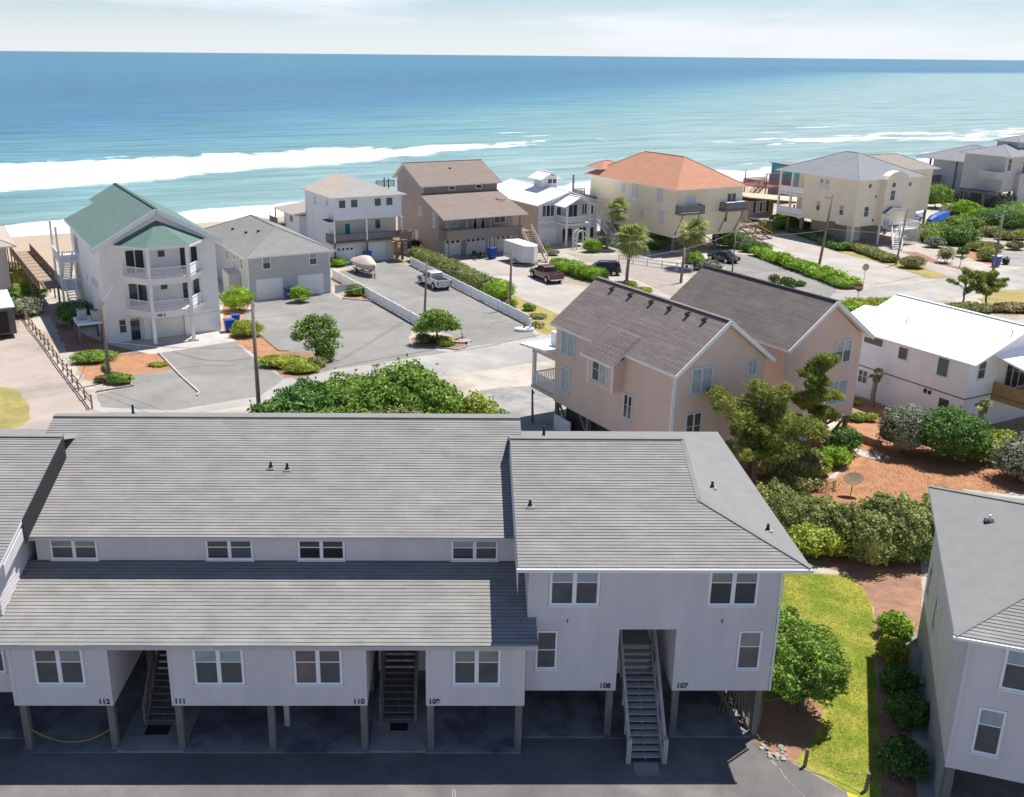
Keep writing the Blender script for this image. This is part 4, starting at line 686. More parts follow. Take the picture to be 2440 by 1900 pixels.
posts(g, [(-0.05, -0.05), (4.45, -0.05), (9.45, -0.05)], 5.72, WHITE, 0.2, 2.94); posts(g, [(-0.05, -0.05), (4.45, -0.05), (9.45, -0.05), (7.9, -1.8), (9.3, -0.65)], 2.72, WOODB, 0.2)
garage(g, 'F', 0.45, 1.55, 0.02, 2.35, 2.15, lights=4); garage(g, 'F', 0.45, 5.85, 0.02, 2.55, 2.3)
pbox('side_deck', g, 7.8, 10.1, -2.0, 0.2, 2.72, 2.92, WOODB); rail(g, [(8.4, -1.9), (10.0, -1.9), (10.0, 0.1)], 2.92, 1.0, WOODB, solid=WOODB); flight(g, (10.6, 4.0, 0), (9.6, 0.4, 2.8), 0.9, WOODT, 11)
window(g, 'L', 0, 6.9, 6.95, 0.8, 1.15, 1, 2, 0.06, [GLASSL]); window(g, 'L', 0, 2.3, 7.4, 0.8, 0.75, 1, 1, 0.05, [GLASSL]); window(g, 'L', 0, 7.9, 4.1, 0.8, 0.95, 1, 1, 0.06, [GLASSL])
pbox('wall', g, -1.0, 6, 11, 17.5, 0, 4.85, TW); MB().slab([(-1.9, 10.6, 5.15), (6.5, 10.6, 6.1), (6.5, 19.2, 6.1), (-1.9, 19.2, 5.15)], 0.16, 0, 1).build('wing_roof', [roofm('pinkish_shingle', (0.336, 0.288, 0.256)), WHITE], g)
window(g, 'L', -1.0, 14.2, 3.7, 1.4, 1.0, 2, 1, 0.06, [GLASSG]); pbox('deck', g, -2.2, 0, 17.0, 20.5, 2.6, 2.8, WOODG); rail(g, [(-2.2, 17.0), (-2.2, 20.5)], 2.8, 1.0, DKR, solid=DKR); posts(g, [(-1.8, 19.0)], 5.1, DKR, 0.14)
MB().box(-0.8, 0.0, 0.0, 2.2, 5.6, 5.72).build('side_awning', DARKF, g); rail(g, [(10.6, 11.0), (13.4, 11.0)], 8.2, 0.9, DKR)
# ---- brown house with long lower roof
g = house('beach_house', 'large brown house with long lower roof above three garage doors', 60.6, 121.8)
BW = paint('brown_stucco', (0.439, 0.358, 0.317)); BD = paint('dark_taupe', (0.270, 0.230, 0.201)); RB = roofm('brown_shingle', (0.239, 0.189, 0.164))
MB().extr([(0, 0), (0, 6.3), (4.6, 7.8), (4.6, 9.05), (10.1, 11.4), (13.4, 9.1), (13.4, 0)], 0, 11.6, 0, 'x').build('wall', BW, g)
mb = MB(); mb.slab([(-.75, -2.95, 5.55), (12.3, -2.95, 5.55), (11.6, 4.62, 8.0), (-.55, 4.62, 8.0)], .16, 0, 1); mb.build('roof', [RB, WHITE], g)
mb = MB(); mb.slab([(-.6, 4.15, 9.05), (12.2, 4.15, 9.05), (12.0, 10.1, 11.65), (-.6, 10.1, 11.65)], .16, 0, 1); mb.slab([(-.6, 10.1, 11.65), (12.0, 10.1, 11.65), (12.0, 13.9, 9.35), (-.6, 13.9, 9.35)], .16, 0, 1); ro = mb.build('roof', [RB, WHITE], g)
MB().bar((-.6, 10.1, 11.67), (12.0, 10.1, 11.67), .25, .05).build('ridge_cap', BD, ro); pbox('clerestory', g, 0.02, 11.58, 4.57, 4.62, 7.9, 8.95, BD)
for x in (4.36, 8.6): window(g, 'F', 4.57, x, 8.25, 1.0, 0.6, 1, 1, 0.08, [GLASS], sill=False)
pbox('balcony_floor', g, 0, 11.6, -2.55, 0, 2.78, 3.0, BD); pbox('balcony_wall', g, -0.02, 11.62, -2.6, -2.5, 2.6, 3.85, BD); pbox('balcony_wall', g, -0.03, 0.07, -2.5, 0, 2.6, 3.85, BD); pbox('rail', g, -0.05, 11.65, -2.62, -2.48, 3.85, 3.95, WOODG)
window(g, 'F', 0, 2.05, 3.95, 1.85, 1.1, 2, 1, 0.09, [GLASSL]); window(g, 'F', 0, 6.2, 3.05, 1.9, 2.1, 3, 1, 0.09, [GLASS, GLASSL, GLASS], sill=False, name='sliding_door'); window(g, 'F', 0, 9.5, 4.0, 1.85, 1.1, 2, 1, 0.09, [GLASSR])
garage(g, 'F', 0, 2.15, 0.02, 2.3, 2.2, lights=3); garage(g, 'F', 0, 5.7, 0.02, 3.0, 2.2, lights=4); door(g, 'F', 0, 8.1, 0.02, 0.9, 2.05, WHITE); garage(g, 'F', 0, 10.1, 0.02, 2.4, 2.2, lights=3)
posts(g, [(0.35, -2.45), (3.0, -2.45), (6.6, -2.45), (11.3, -2.45)], 5.5, BD, 0.16)
window(g, 'L', 0, 5.7, 4.85, 0.9, 1.2, 1, 2, 0.08, [GLASSL]); window(g, 'L', 0, 8.4, 1.9, 0.6, 0.6, 1, 1, 0.07, [GLASS]); door(g, 'L', 0, 6.8, 0.6, 0.9, 1.95, WHITE); window(g, 'L', 0, 1.4, 3.9, 0.8, 2.0, 1, 2, 0.08, [GLASSL])
flight(g, (10.5, -9.6, 0), (12.3, -2.3, 3.05), 1.5, M('stair_taupe', (0.27, 0.225, 0.19), 0.85, .2, 3), 15, rmat=M('pale_handrail', (0.50, 0.44, 0.39), .8, .1)); pbox('stair_landing', g, 11.4, 13.2, -2.5, 0.5, 2.85, 3.05, WOODB); MB().tube((7.6, -2.6, 1.0), (7.6, -2.6, 2.2), .02).build('bracket', DARKF, g)
pbox('utility_tank', g, -1.6, -0.3, 5.2, 6.8, 0.25, 1.45, BLACK, 0.15); pbox('tank_pad', g, -1.9, -0.1, 4.9, 7.1, 0, 0.25, CONCG); posts(g, [(-2.2, 11.5), (-2.2, 13.0)], 9.4, DKR, 0.14); rail(g, [(-2.4, 11.5), (-2.4, 13.2)], 7.0, 1.0, DKR)
MB().tube((9.9, 1.4, 7.05), (10.3, 1.0, 7.0), .04).tube((9.9, 1.4, 7.05), (9.9, 1.9, 7.2), .04).tube((10.3, 1.0, 7.0), (10.9, 1.05, 7.0), .04).build('roof_hose', DARKF, ro); MB().box(5.7, 5.95, 8.0, 8.2, 10.6, 10.95).build('roof_vent', DARKF, ro)
# ---- grey house with bright white metal roof and cupola
g = house('beach_house', 'grey house with bright white metal roof, gabled porch and cupola', 77.6, 123.6)
MW = M('white_metal_roof', (0.86, 0.86, 0.86), 0.45, 0.03, 1.0, spec=0.4); MG = paint('light_grey_siding', (0.623, 0.631, 0.638)); MT = paint('taupe_side', (0.432, 0.372, 0.330))
MB().extr([(0, 0), (10.2, 0), (10.2, 5.7), (5.1, 7.25), (0, 5.7)], 0, 16.5).build('wall', MG, g); pbox('side_skin', g, -0.03, 0, 0.1, 16.5, 0, 5.6, MT)  # thin panel, left wall browner than the front
ro = gable_slabs(g, -0.45, 10.65, 5.1, -0.3, 17, 5.75, 7.5, 0.14, [MW, WHITE])
for k in range(28):
    y = -0.1 + k * 0.62
    if y < 16.9: MB().bar((-0.44, y, 5.755 + .02), (5.08, y, 7.495 + .02), 0.03, 0.05).build('seam', MW, ro)
MB().extr([(4.2, 6.9), (6.7, 6.9), (6.7, 8.75), (5.45, 9.3), (4.2, 8.75)], 5.9, 8.4).build('cupola', MG, g); gable_slabs(g, 3.5, 7.4, 5.45, 5.2, 9.1, 8.62, 9.62, 0.1, [MW, WHITE], name='cupola_roof'); window(g, 'F', 5.9, 5.9, 7.85, 1.8, 0.85, 2, 1, 0.1, [GLASSG])
for x in (4.2, 6.7): pbox('corner_trim', g, x - 0.08, x + 0.08, 5.86, 5.9, 6.9, 8.7, WHITE)
pbox('porch_floor', g, 2.9, 7.0, -2.9, 0, 3.0, 3.25, WHITE); posts(g, [(2.98, -2.8), (6.92, -2.8)], 5.7, WHITE, 0.22)
pbox('porch_wall', g, 3.1, 6.8, -2.86, -2.78, 3.4, 4.15, MG); pbox('porch_wall', g, 2.93, 3.01, -2.7, 0, 3.4, 4.15, MG); pbox('porch_rail', g, 2.9, 7.0, -2.92, -2.74, 4.15, 4.27, WHITE); pbox('porch_rail', g, 2.86, 3.05, -2.7, 0, 4.15, 4.27, WHITE)
gable_slabs(g, 2.3, 7.6, 4.95, -3.3, 0.6, 5.75, 7.05, 0.13, [MW, WHITE], name='porch_roof')
for x, z0, w_, h_, c in ((1.56, 4.0, 2.15, 1.75, 3), (5.85, 3.3, 1.66, 2.3, 2), (7.85, 3.9, 1.0, 1.7, 2), (9.15, 3.9, 0.8, 1.6, 1), (3.4, 3.9, 0.9, 1.5, 1)): window(g, 'F', 0, x, z0, w_, h_, c, 1, 0.1, [GLASSG, GLASS, GLASSG])
garage(g, 'F', 0, 1.6, 0.02, 2.6, 2.3); window(g, 'F', 0, 5.0, 0.05, 1.9, 2.15, 2, 1, 0.09, [GLASS], sill=False, name='glass_door'); window(g, 'F', 0, 7.65, 0.1, 1.4, 2.1, 2, 1, 0.1, [GLASS], sill=False, name='glass_door'); window(g, 'F', 0, 9.3, 0.4, 0.95, 1.7, 1, 1, 0.09, [GLASS])
pbox('belt_trim', g, -0.04, 10.24, -0.04, 0, 3.15, 3.35, WHITE)
for x in (-0.04, 10.12): pbox('corner_trim', g, x, x + 0.12, -0.05, 0, 0, 5.7, WHITE)
flight(g, (11.4, -3.6, 0), (11.4, 1.6, 3.2), 1.1, WHITE, 14); pbox('stair_wall', g, 9.6, 12.0, -3.9, -3.8, 0, 1.0, WHITE)
# ---- cream house, orange hip roof, on piles
g = house('beach_house', 'cream house on piles with orange hip roof and two corner balconies', 90.8, 109.5)
YC = paint('cream_stucco', (0.82, 0.72, 0.52)); RO = roofm('orange_shingle', (0.448, 0.228, 0.148)); YT = paint('cream_belt', (0.70, 0.65, 0.53)); PNL = paint('white_shutter', (0.60, 0.60, 0.62))
pbox('wall', g, 0, 12.0, 0, 20.5, 2.3, 8.8, YC); hip_roof(g, -0.45, 12.5, -0.45, 21.6, 8.87, 0.575, 0.14, [RO, WHITE])
hip_roof(g, 0.2, 5.2, 18.2, 22.4, 9.9, 0.5, 0.1, [RO, WHITE], name='rear_roof'); pbox('belt_trim', g, -0.03, 12.03, -0.03, 20.5, 5.5, 5.68, YT)
for y, z, w_, h_ in ((12.1, 7.25, .85, 1.5), (9.2, 6.75, 1.55, 1.9), (3.55, 6.9, 1.2, 1.8), (7.35, 4.0, .9, 1.25), (2.8, 3.85, 1.05, 1.8)): pbox('shutter', g, -0.06, 0.0, y - w_ / 2, y + w_ / 2, z, z + h_, PNL)
for x in (0, 7.9):
    pbox('balcony_floor', g, x - 0.1 if x else 0, x + 4.2, -1.3, 0, 5.55, 5.8, WOODG); rail(g, [(x + .05, 0), (x + .05, -1.25), (x + 4.1, -1.25), (x + 4.1, 0)], 5.8, 0.95, DKR, solid=M('screen_mesh', (0.22, 0.21, 0.2)))
    for xx in (x + 0.5, x + 3.4): MB().bar((xx, -1.2, 5.55), (xx - 0.3, -0.05, 2.6), 0.12, 0.12).build('brace', WOODG, g)
door(g, 'F', 0, 2.57, 5.82, 1.75, 2.1, PNL); window(g, 'F', 0, 9.97, 5.85, 1.7, 2.1, 2, 1, 0.08, [GLASSG], sill=False, name='sliding_door'); window(g, 'F', 0, 9.25, 3.9, 0.55, 1.3, 1, 2, 0.06, [GLASSG])
COV = M('grey_cover', (0.45, 0.47, 0.50), 0.6, 0.2, 2, bump=0.5, bscale=3); COVB = M('pale_blue_cover', (0.38, 0.55, 0.66), 0.6, 0.2, 2, bump=0.5, bscale=3)
posts(g, [(x, y) for x in (0.2, 4.0, 8.0, 11.8) for y in (0.25, 5.0, 10.0, 15.0, 20.2)], 2.3, WOODG, 0.26); pbox('storage_wall', g, 1.2, 7.0, 4.2, 19, 0, 2.3, paint('storage_grey', (0.28, 0.26, 0.25)))
for y in (0.3, 5.0): MB().bar((8.0, y, 0.2), (11.8, y, 2.2), 0.08, 0.14).bar((8.0, y + .1, 2.2), (11.8, y + .1, 0.2), 0.08, 0.14).build('cross_brace', WOODG, g)
pbox('rear_deck', g, -2.4, 0, 18.6, 22.0, 5.4, 5.7, WOODG); rail(g, [(-2.3, 18.7), (-2.3, 21.9), (0, 21.9)], 5.7, 0.95, WOODG); posts(g, [(-2.3, 21.8)], 8.8, WOODG, 0.22, 4.0)
hb = thing('hot_tub', 'hot tub under grey and pale blue covers on the balcony', 'hot tub', (*UV(90.8 + 10.0, 109.5 - 0.62), 5.8), SA)
MB().box(-1.7, 0.1, -.5, .5, 0.0, 1.02).build('cover', COV, hb, 0.18); MB().box(0.15, 1.75, -.5, .5, 0.0, 1.05).build('cover', COVB, hb, 0.2)
# ---- small taupe cottage with lean-to roof
g = house('cottage', 'small taupe cottage with long low tan lean-to roof and deck', 118.0, 124.0, 'cottage')
CT = paint('taupe_cottage', (0.425, 0.350, 0.312)); pbox('wall', g, 0, 5.4, 0, 8, 0, 4.0, CT); RTL = roofm('tan_roll_roof', (0.50, 0.42, 0.31)); MB().slab([(-.6, -0.9, 4.75), (13.5, -5.5, 3.3), (14.5, 3.0, 3.5), (-.6, 9.0, 4.9)], 0.22, 0, 1).build('roof', [RTL, WOODT], g)
window(g, 'F', 0, 2.65, 2.1, 2.1, 1.8, 3, 1, 0.14, [GLASSL, GLASS, GLASSL]); SHT = paint('plum_shutter', (0.06, 0.045, 0.06)); pbox('shutter', g, 1.05, 1.5, -0.06, 0, 2.1, 3.9, SHT); pbox('shutter', g, 3.8, 4.25, -0.06, 0, 2.1, 3.9, SHT)
pbox('deck', g, 0.3, 7.8, -4.5, 0, 1.2, 1.45, CONC); rail(g, [(0.4, -4.4), (7.7, -4.4), (7.7, 0)], 1.45, 0.9, WOODB, solid=WOODB); posts(g, [(13.0, -4.8), (13.8, 2.6), (7.0, -3.0), (7.5, 4.0)], 3.4, WOODG, 0.2)
flight(g, (-6.5, -11.4, 0), (-7.5, -6.5, 1.5), 2.2, WOODG, 7, rmat=WOODT); pbox('walkway', g, -9.0, 1.5, -6.4, -4.6, 1.25, 1.45, WOODG); posts(g, [(-8.5, -6.2), (-4, -6.2), (0, -6.2), (-6, -4.7)], 1.25, WOODG)
# ---- yellow stilt house with rounded gable
g = house('beach_house', 'yellow stilt house with grey roof, rounded gable and white lattice steps', 119.3, 103.6)
Y2 = paint('pale_yellow_stucco', (0.809, 0.718, 0.570)); RG2 = roofm('blue_grey_shingle', (0.240, 0.244, 0.260)); RG3 = roofm('warm_grey_shingle', (0.296, 0.256, 0.228))
pbox('wall', g, 0, 13.2, 0, 10.2, 2.7, 9.45, Y2); hip_roof(g, -0.55, 13.8, -0.55, 16.2, 9.5, 0.43, 0.14, [RG2, WHITE])
for z in (2.9, 6.1): pbox('porch_floor', g, 0.1, 4.5, 10.2, 15.6, z - .3, z, WHITE); rail(g, [(0.15, 10.3), (0.15, 15.5)], z, 1.0, WHITE, solid=WVINYL)
posts(g, [(0.2, 10.3), (0.2, 13.0), (0.2, 15.5)], 9.4, WHITE, 0.26, 2.9); posts(g, [(0.2, 10.3), (0.2, 13.0), (0.2, 15.5)], 2.6, WOODG, 0.3); pbox('wall', g, 4.5, 13, 10.2, 15.8, 2.7, 9.4, Y2)
prof = [(4.5, 2.7), (9.3, 2.7), (9.3, 8.9)] + [(6.9 + 2.4 * math.cos(t), 8.9 + 1.65 * math.sin(t)) for t in [math.pi * k / 10 for k in range(1, 10)]] + [(4.5, 8.9)]
MB().extr(prof, -1.1, 0.2).build('tower', Y2, g)
window(g, 'F', -1.1, 6.1, 6.35, 1.05, 1.5, 1, 2, 0.07, [GLASSG]); mb = MB(); mb.prism([(0.36 * math.cos(t), 0.36 * math.sin(t)) for t in [k * math.pi / 8 for k in range(16)]], 0, 0.05); pr = mb.build('round_window', GLASSG, g); pr.location = (6.1, -1.1, 8.6); pr.rotation_euler = (R(90), 0, 0)
mb = MB(); mb.extr([(4.9, 2.3), (6.1, 2.3), (6.1, 3.4), (5.9, 3.75), (5.5, 3.9), (5.1, 3.75), (4.9, 3.4)], -1.2, -1.1); mb.build('arched_door', PNL, g)
for x in (5.2, 5.8): pbox('pane', g, x - .17, x + .17, -1.23, -1.2, 2.75, 3.5, GLASSL)
MB().slab([(4.4, -2.3, 4.5), (6.0, -2.3, 5.3), (6.0, -1.1, 5.5), (4.4, -1.1, 4.7)], .06).slab([(6.0, -2.3, 5.3), (8.6, -2.3, 4.9), (8.6, -1.1, 5.1), (6.0, -1.1, 5.5)], .06).build('awning', M('slate_awning', (0.16, 0.17, 0.22), 0.5, 0.1), g)
for x, z, w_, h_ in ((2.4, 8.2, .65, .65), (2.3, 4.05, 1.0, 1.5), (3.9, 6.7, .5, .45), (10.9, 8.05, .65, .65), (3.9, 3.2, .5, .5)): window(g, 'F', 0, x, z, w_, h_, 1, 2 if h_ > 1 else 1, 0.05, [GLASSG])
for y, z in ((6.9, 7.5), (5.8, 7.5), (7.05, 4.2), (2.5, 4.1)): window(g, 'L', 0, y, z, 0.8, 1.45, 1, 2, 0.05, [GLASSG if z < 5 else PNL, GLASSL])
posts(g, [(0.15, 0.15), (4.5, -0.9), (9.2, -0.9), (12.9, 0.2)], 2.7, WHITE, 0.22); posts(g, [(x, y) for x in (0.2, 4.4, 9, 13) for y in (5, 10)], 2.7, WOODG, 0.3); garage(g, 'F', 2.5, 3.0, 0.02, 2.6, 2.4, Y2); pbox('wall', g, 1.5, 8.5, 2.5, 9.5, 0, 2.7, paint('storage_beige', (0.36, 0.32, 0.27)))
flight(g, (3.2, -5.6, 0), (6.4, -2.2, 2.4), 1.2, WHITE, 12); pbox('landing', g, 5.6, 10.0, -3.3, -1.1, 2.2, 2.42, WHITE); LAT = MB()
for k in range(14): x = 5.7 + k * 0.32; LAT.bar((x, -3.3, 0.1), (x + 1.1, -3.3, 2.2), .03, .05); LAT.bar((x + 1.1, -3.32, 0.1), (x, -3.32, 2.2), .03, .05)
LAT.build('lattice', WHITE, g, kind='stuff'); rail(g, [(5.7, -3.3), (10.0, -3.3), (10.0, -1.1)], 2.42, 0.95, WHITE); pbox('meter_cabinet', g, -0.06, 0.0, 3.4, 4.6, 2.2, 3.0, WOODG)
pbox('wall', g, 13.2, 25.5, 7.6, 15.8, 2.7, 9.2, Y2); hip_roof(g, 8.0, 26.4, 6.8, 16.8, 9.42, 0.42, 0.12, [RG3, WHITE], name='rear_roof'); posts(g, [(x, y) for x in (16, 20, 25.3) for y in (7.8, 15.4)], 2.7, WOODG, 0.3); window(g, 'F', 7.6, 19, 7.6, 0.8, 1.2, 1, 1, 0.06, [GLASS])
# ---- teal and grey house beyond
p = (62.99, 191.89, 1.50)
g = thing('beach_house', 'grey house with teal side panel and red timber deck by the beach', 'house', (p[0], p[1], 0), SA)
pbox('wall', g, 0, 4, 0, 6, 0, 4.9, paint('slate_grey', (0.27, 0.28, 0.30))); pbox('upper_panel', g, 0.3, 4, 0.02, 5.9, 4.9, 6.9, paint('teal_panel', (0.06, 0.45, 0.45))); RD = M('red_timber', (0.42, 0.20, 0.19), 0.8, 0.2, 2)
pbox('deck', g, -5.5, 0, 1.0, 7.0, 2.9, 3.2, RD); rail(g, [(-5.5, 1.0), (-5.5, 7.0), (0, 7.0)], 3.2, 1.0, RD); rail(g, [(-5.5, 1.0), (0, 1.0)], 3.2, 1.0, RD); posts(g, [(-5.3, 1.2), (-2.5, 1.2), (-5.3, 6.8)], 5.6, RD, 0.16); pbox('pergola', g, -5.6, 0, 1.0, 1.2, 5.5, 5.65, RD); flight(g, (-9.5, 2.0, 0), (-5.6, 2.0, 3.1), 1.2, WOODB, 12)
window(g, 'F', 0, 3.0, 2.2, 1.6, 1.8, 2, 1, 0.1, [GLASSL]); MB().slab([(-.2, -.2, 7.0), (4.2, -.2, 7.0), (4.2, 6.2, 7.15), (-.2, 6.2, 7.15)], .12).build('roof', [RG2], g)
# ---- far grey houses
g = house('beach_house', 'blue grey house with broad overhanging grey roof near the dunes', 178.5, 128.0); FG = paint('blue_grey_wall', (0.468, 0.520, 0.598)); FG2 = paint('mid_grey_wall', (0.481, 0.474, 0.481))
pbox('wall', g, 2.2, 12, 1.5, 11, 0, 7.3, FG); hip_roof(g, -1.0, 13.5, -3.0, 13, 7.5, 0.36, 0.16, [RG2, WHITE]); posts(g, [(0, -1.5), (0, 4), (0, 10), (2.2, -1.5)], 7.4, WOODG, 0.3); pbox('deck', g, -4.5, 2.2, 8.5, 13, 2.8, 3.1, WOODB); rail(g, [(-4.4, 8.6), (-4.4, 12.9)], 3.1, 1.0, WOODB); rail(g, [(-4.4, 8.6), (2, 8.6)], 3.1, 1.0, WOODB); flight(g, (-1.5, -2.0, 0), (-1.5, 8.4, 3.0), 1.6, WOODB, 14, rmat=WOODG)
g = house('beach_house', 'big mid grey house with tall windows standing on timber piles', 175.5, 119.8)
pbox('wall', g, 0, 17, 0, 8.5, 2.9, 9.3, FG2); pbox('wall', g, 3.6, 17, -0.9, 0, 0, 6.2, FG2); hip_roof(g, -0.8, 18, -1.4, 9.4, 9.45, 0.30, 0.16, [RG2, WHITE]); pbox('roof_monitor', g, 6, 16, 2, 6.5, 9.6, 11.6, FG2); hip_roof(g, 5.4, 16.6, 1.4, 7.1, 11.65, 0.3, 0.12, [RG2, WHITE], name='upper_roof')
window(g, 'F', 0, 1.3, 6.6, 1.3, 2.4, 1, 2, 0.1, [GLASSG]); window(g, 'F', 0, 6.5, 5.9, 3.0, 2.7, 3, 2, 0.12, [GLASSG], split=0.4); window(g, 'F', -0.9, 6.3, 3.4, 2.2, 1.6, 2, 1, 0.12, [GLASSG]); window(g, 'F', 2, 9.5, 10.2, 3.5, 0.8, 4, 1, 0.08, [GLASS]); posts(g, [(0.2, 0.2), (0.2, 4.2), (0.2, 8.2), (-2.5, 1.5), (-2.5, 5.5), (3, 0.2)], 2.9, WOODG, 0.4); pbox('balcony', g, -2.2, 0, -0.3, 3.6, 5.3, 6.6, FG2); pbox('deck', g, -2.8, 0, 0.8, 6, 2.6, 2.9, WOODG)
# ---- house at the lane
g = house('beach_house', 'mauve grey house with tan roof at the end of the sandy lane', -7.5, 120.3); LW = paint('mauve_grey', (0.520, 0.455, 0.448))
pbox('wall', g, 0, 14.6, 0, 13, 0.4, 5.95, LW); hip_roof(g, -0.9, 15.6, -0.9, 14, 6.0, 0.42, 0.15, [roofm('pale_tan_roof', (0.400, 0.344, 0.288)), WHITE]); MB().tube((14.7, -.1, 5.9), (14.7, -.1, 0.4), .05).build('downspout', DARKF, g); window(g, 'F', 0, 11.5, 2.6, 1.2, 1.5, 1, 2, 0.08, [GLASSG]); posts(g, [(0.3, 0.3), (14.3, 0.3), (7, 0.3), (14.3, 12.5)], 0.4, CONCG, 0.5); pbox('slab', g, 0, 14.6, 0.2, 13, 0, 0.4, CONCG)
# ---- pink houses
PK = paint('pink_stucco', (0.634, 0.494, 0.427)); PK2 = paint('pink_stucco_bounce', (0.60, 0.46, 0.38)); RP = M('mauve_shingle', (0.20, 0.168, 0.155), 0.92, 0.14, 0.9, bump=0.3, bscale=25, island=0.10); RP2 = M('umber_shingle', (0.155, 0.132, 0.122), 0.92, 0.16, 0.9, bump=0.3, bscale=25, island=0.10)
AQW = M('aqua_white_trim', (0.55, 0.60, 0.62), 0.6, 0.05)
g = house('beach_house', 'pink house with mauve shingle roof, row of roof vents and boxed bay window', 38.5, 45.3)
MB().extr([(0, 2.2), (7.3, 2.2), (7.3, 8.0), (3.65, 10.75), (0, 8.0)], 0, 13.2).build('wall', PK, g)
mb = MB(); mb.slab([(-.3, -.45, 7.98), (3.65, -.45, 10.95), (3.65, 13.6, 10.95), (-.3, 13.6, 7.98)], .16, 0, 1); mb.slab([(3.65, -.45, 10.95), (7.65, -.45, 7.95), (7.65, 13.6, 7.95), (3.65, 13.6, 10.95)], .16, 0, 1); ro = mb.build('roof', [RP, WHITE], g)
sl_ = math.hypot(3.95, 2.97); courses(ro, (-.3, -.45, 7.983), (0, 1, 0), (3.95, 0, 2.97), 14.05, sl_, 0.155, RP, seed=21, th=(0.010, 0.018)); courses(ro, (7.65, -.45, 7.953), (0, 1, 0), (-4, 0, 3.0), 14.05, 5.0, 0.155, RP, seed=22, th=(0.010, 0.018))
MB().bar((3.65, -.45, 10.97), (3.65, 13.6, 10.97), .3, .05).build('ridge_cap', RP, ro); MB().bar((-.3, -.48, 7.9), (3.65, -.48, 10.87), .06, .24).bar((3.65, -.48, 10.87), (7.65, -.48, 7.87), .06, .24).build('bargeboard', WHITE, g)
for y in (11.0, 8.9, 6.6, 4.7, 2.9, 1.3): x = 3.1; z = 7.98 + (x + .3) * 0.752; MB().add([(x - .16, y - .14, z + .04), (x + .16, y - .14, z + .26), (x + .16, y + .14, z + .26), (x - .16, y + .14, z + .04), (x - .18, y - .10, z + .20), (x + .02, y - .07, z + .30), (x + .02, y + .07, z + .30), (x - .18, y + .10, z + .20)], [(0, 1, 2, 3), (4, 5, 6, 7), (0, 1, 5, 4), (1, 2, 6, 5), (2, 3, 7, 6), (3, 0, 4, 7)]).build('roof_vent', DARKF, ro)
pbox('bay', g, -0.85, 0, 5.1, 7.9, 5.3, 7.45, PK); pbox('bay_trim', g, -0.88, -0.8, 5.06, 5.16, 5.3, 7.6, WHITE); pbox('bay_trim', g, -0.88, -0.8, 7.84, 7.94, 5.3, 7.6, WHITE); br_ = MB().slab([(-1.3, 4.7, 7.28), (0.9, 4.7, 8.93), (0.9, 8.3, 8.93), (-1.3, 8.3, 7.28)], .14, 0, 1).build('bay_roof', [RP, WHITE], g); courses(br_, (-1.3, 4.7, 7.285), (0, 1, 0), (2.2, 0, 1.65), 3.6, 2.75, .155, RP, seed=31)
window(g, 'L', -0.85, 6.55, 5.6, 1.75, 1.55, 2, 2, 0.13, [GLASSL, GLASSG, GLASSL, GLASSG], AQW); window(g, 'L', 0, 11.6, 6.05, 1.75, 1.8, 2, 2, 0.13, [GLASSL], AQW); window(g, 'L', 0, 11.75, 3.4, 1.1, 1.75, 1, 2, 0.13, [GLASSL], AQW); window(g, 'L', 0, 4.4, 3.6, 1.0, 1.75, 2, 2, 0.12, [GLASS], AQW)
window(g, 'F', 0, 2.1, 6.4, 1.75, 1.7, 2, 2, 0.12, [GLASSL, GLASSL, GLASSL, GLASSL], AQW); window(g, 'F', 0, 6.2, 7.0, 0.78, 1.05, 2, 2, 0.09, [GLASSL], AQW); window(g, 'F', 0, 1.75, 3.2, 1.3, 2.0, 2, 2, 0.1, [GLASSG], AQW)
pbox('corner_trim', g, -0.03, 0.12, -0.03, 0.0, 2.2, 7.9, WHITE); pbox('corner_trim', g, -0.03, 0.0, -0.03, 0.1, 2.2, 7.9, WHITE)
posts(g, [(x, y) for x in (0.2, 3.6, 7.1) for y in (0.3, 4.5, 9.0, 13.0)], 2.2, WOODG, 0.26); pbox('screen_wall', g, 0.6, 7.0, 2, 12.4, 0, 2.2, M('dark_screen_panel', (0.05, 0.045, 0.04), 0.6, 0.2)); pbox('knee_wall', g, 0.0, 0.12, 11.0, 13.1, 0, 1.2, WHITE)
for y in (8.7, 11.3): MB().bar((0.2, y, 0.3), (0.2, y + 1.4, 2.1), .1, .14).build('brace', WOODG, g)
pbox('porch_floor', g, 0, 6.5, 13.2, 16.4, 2.3, 2.55, PK); MB().slab([(-.8, 13.0, 6.1), (7.2, 13.0, 6.1), (7.2, 16.9, 5.75), (-.8, 16.9, 5.75)], .16, 0, 0).build('porch_roof', [WHITE], g); posts(g, [(0.12, 16.2), (6.3, 16.2)], 5.8, WHITE, 0.24, 2.5); rail(g, [(0.1, 13.3), (0.1, 16.2), (6.4, 16.2)], 2.55, 1.0, WHITE); pbox('parapet', g, 0.6, 3.6, 13.2, 14.8, 6.0, 7.0, WHITE); pbox('porch_beam', g, 0, 6.5, 16.1, 16.35, 5.1, 5.7, PK); pbox('porch_beam', g, 0, 0.22, 13.2, 16.1, 5.2, 5.75, PK)
g = house('beach_house', 'pink house with dark umber roof beside the white metal roof', 48.4, 46.0)
MB().extr([(0, 2.4), (6.9, 2.4), (6.9, 8.15), (3.5, 10.8), (0, 8.15)], 0, 12.4).build('wall', PK, g); pbox('side_skin', g, -0.03, 0, 0.05, 12.3, 2.4, 8.0, PK2)  # warm bounce light painted as a peach tone over the same pink wall
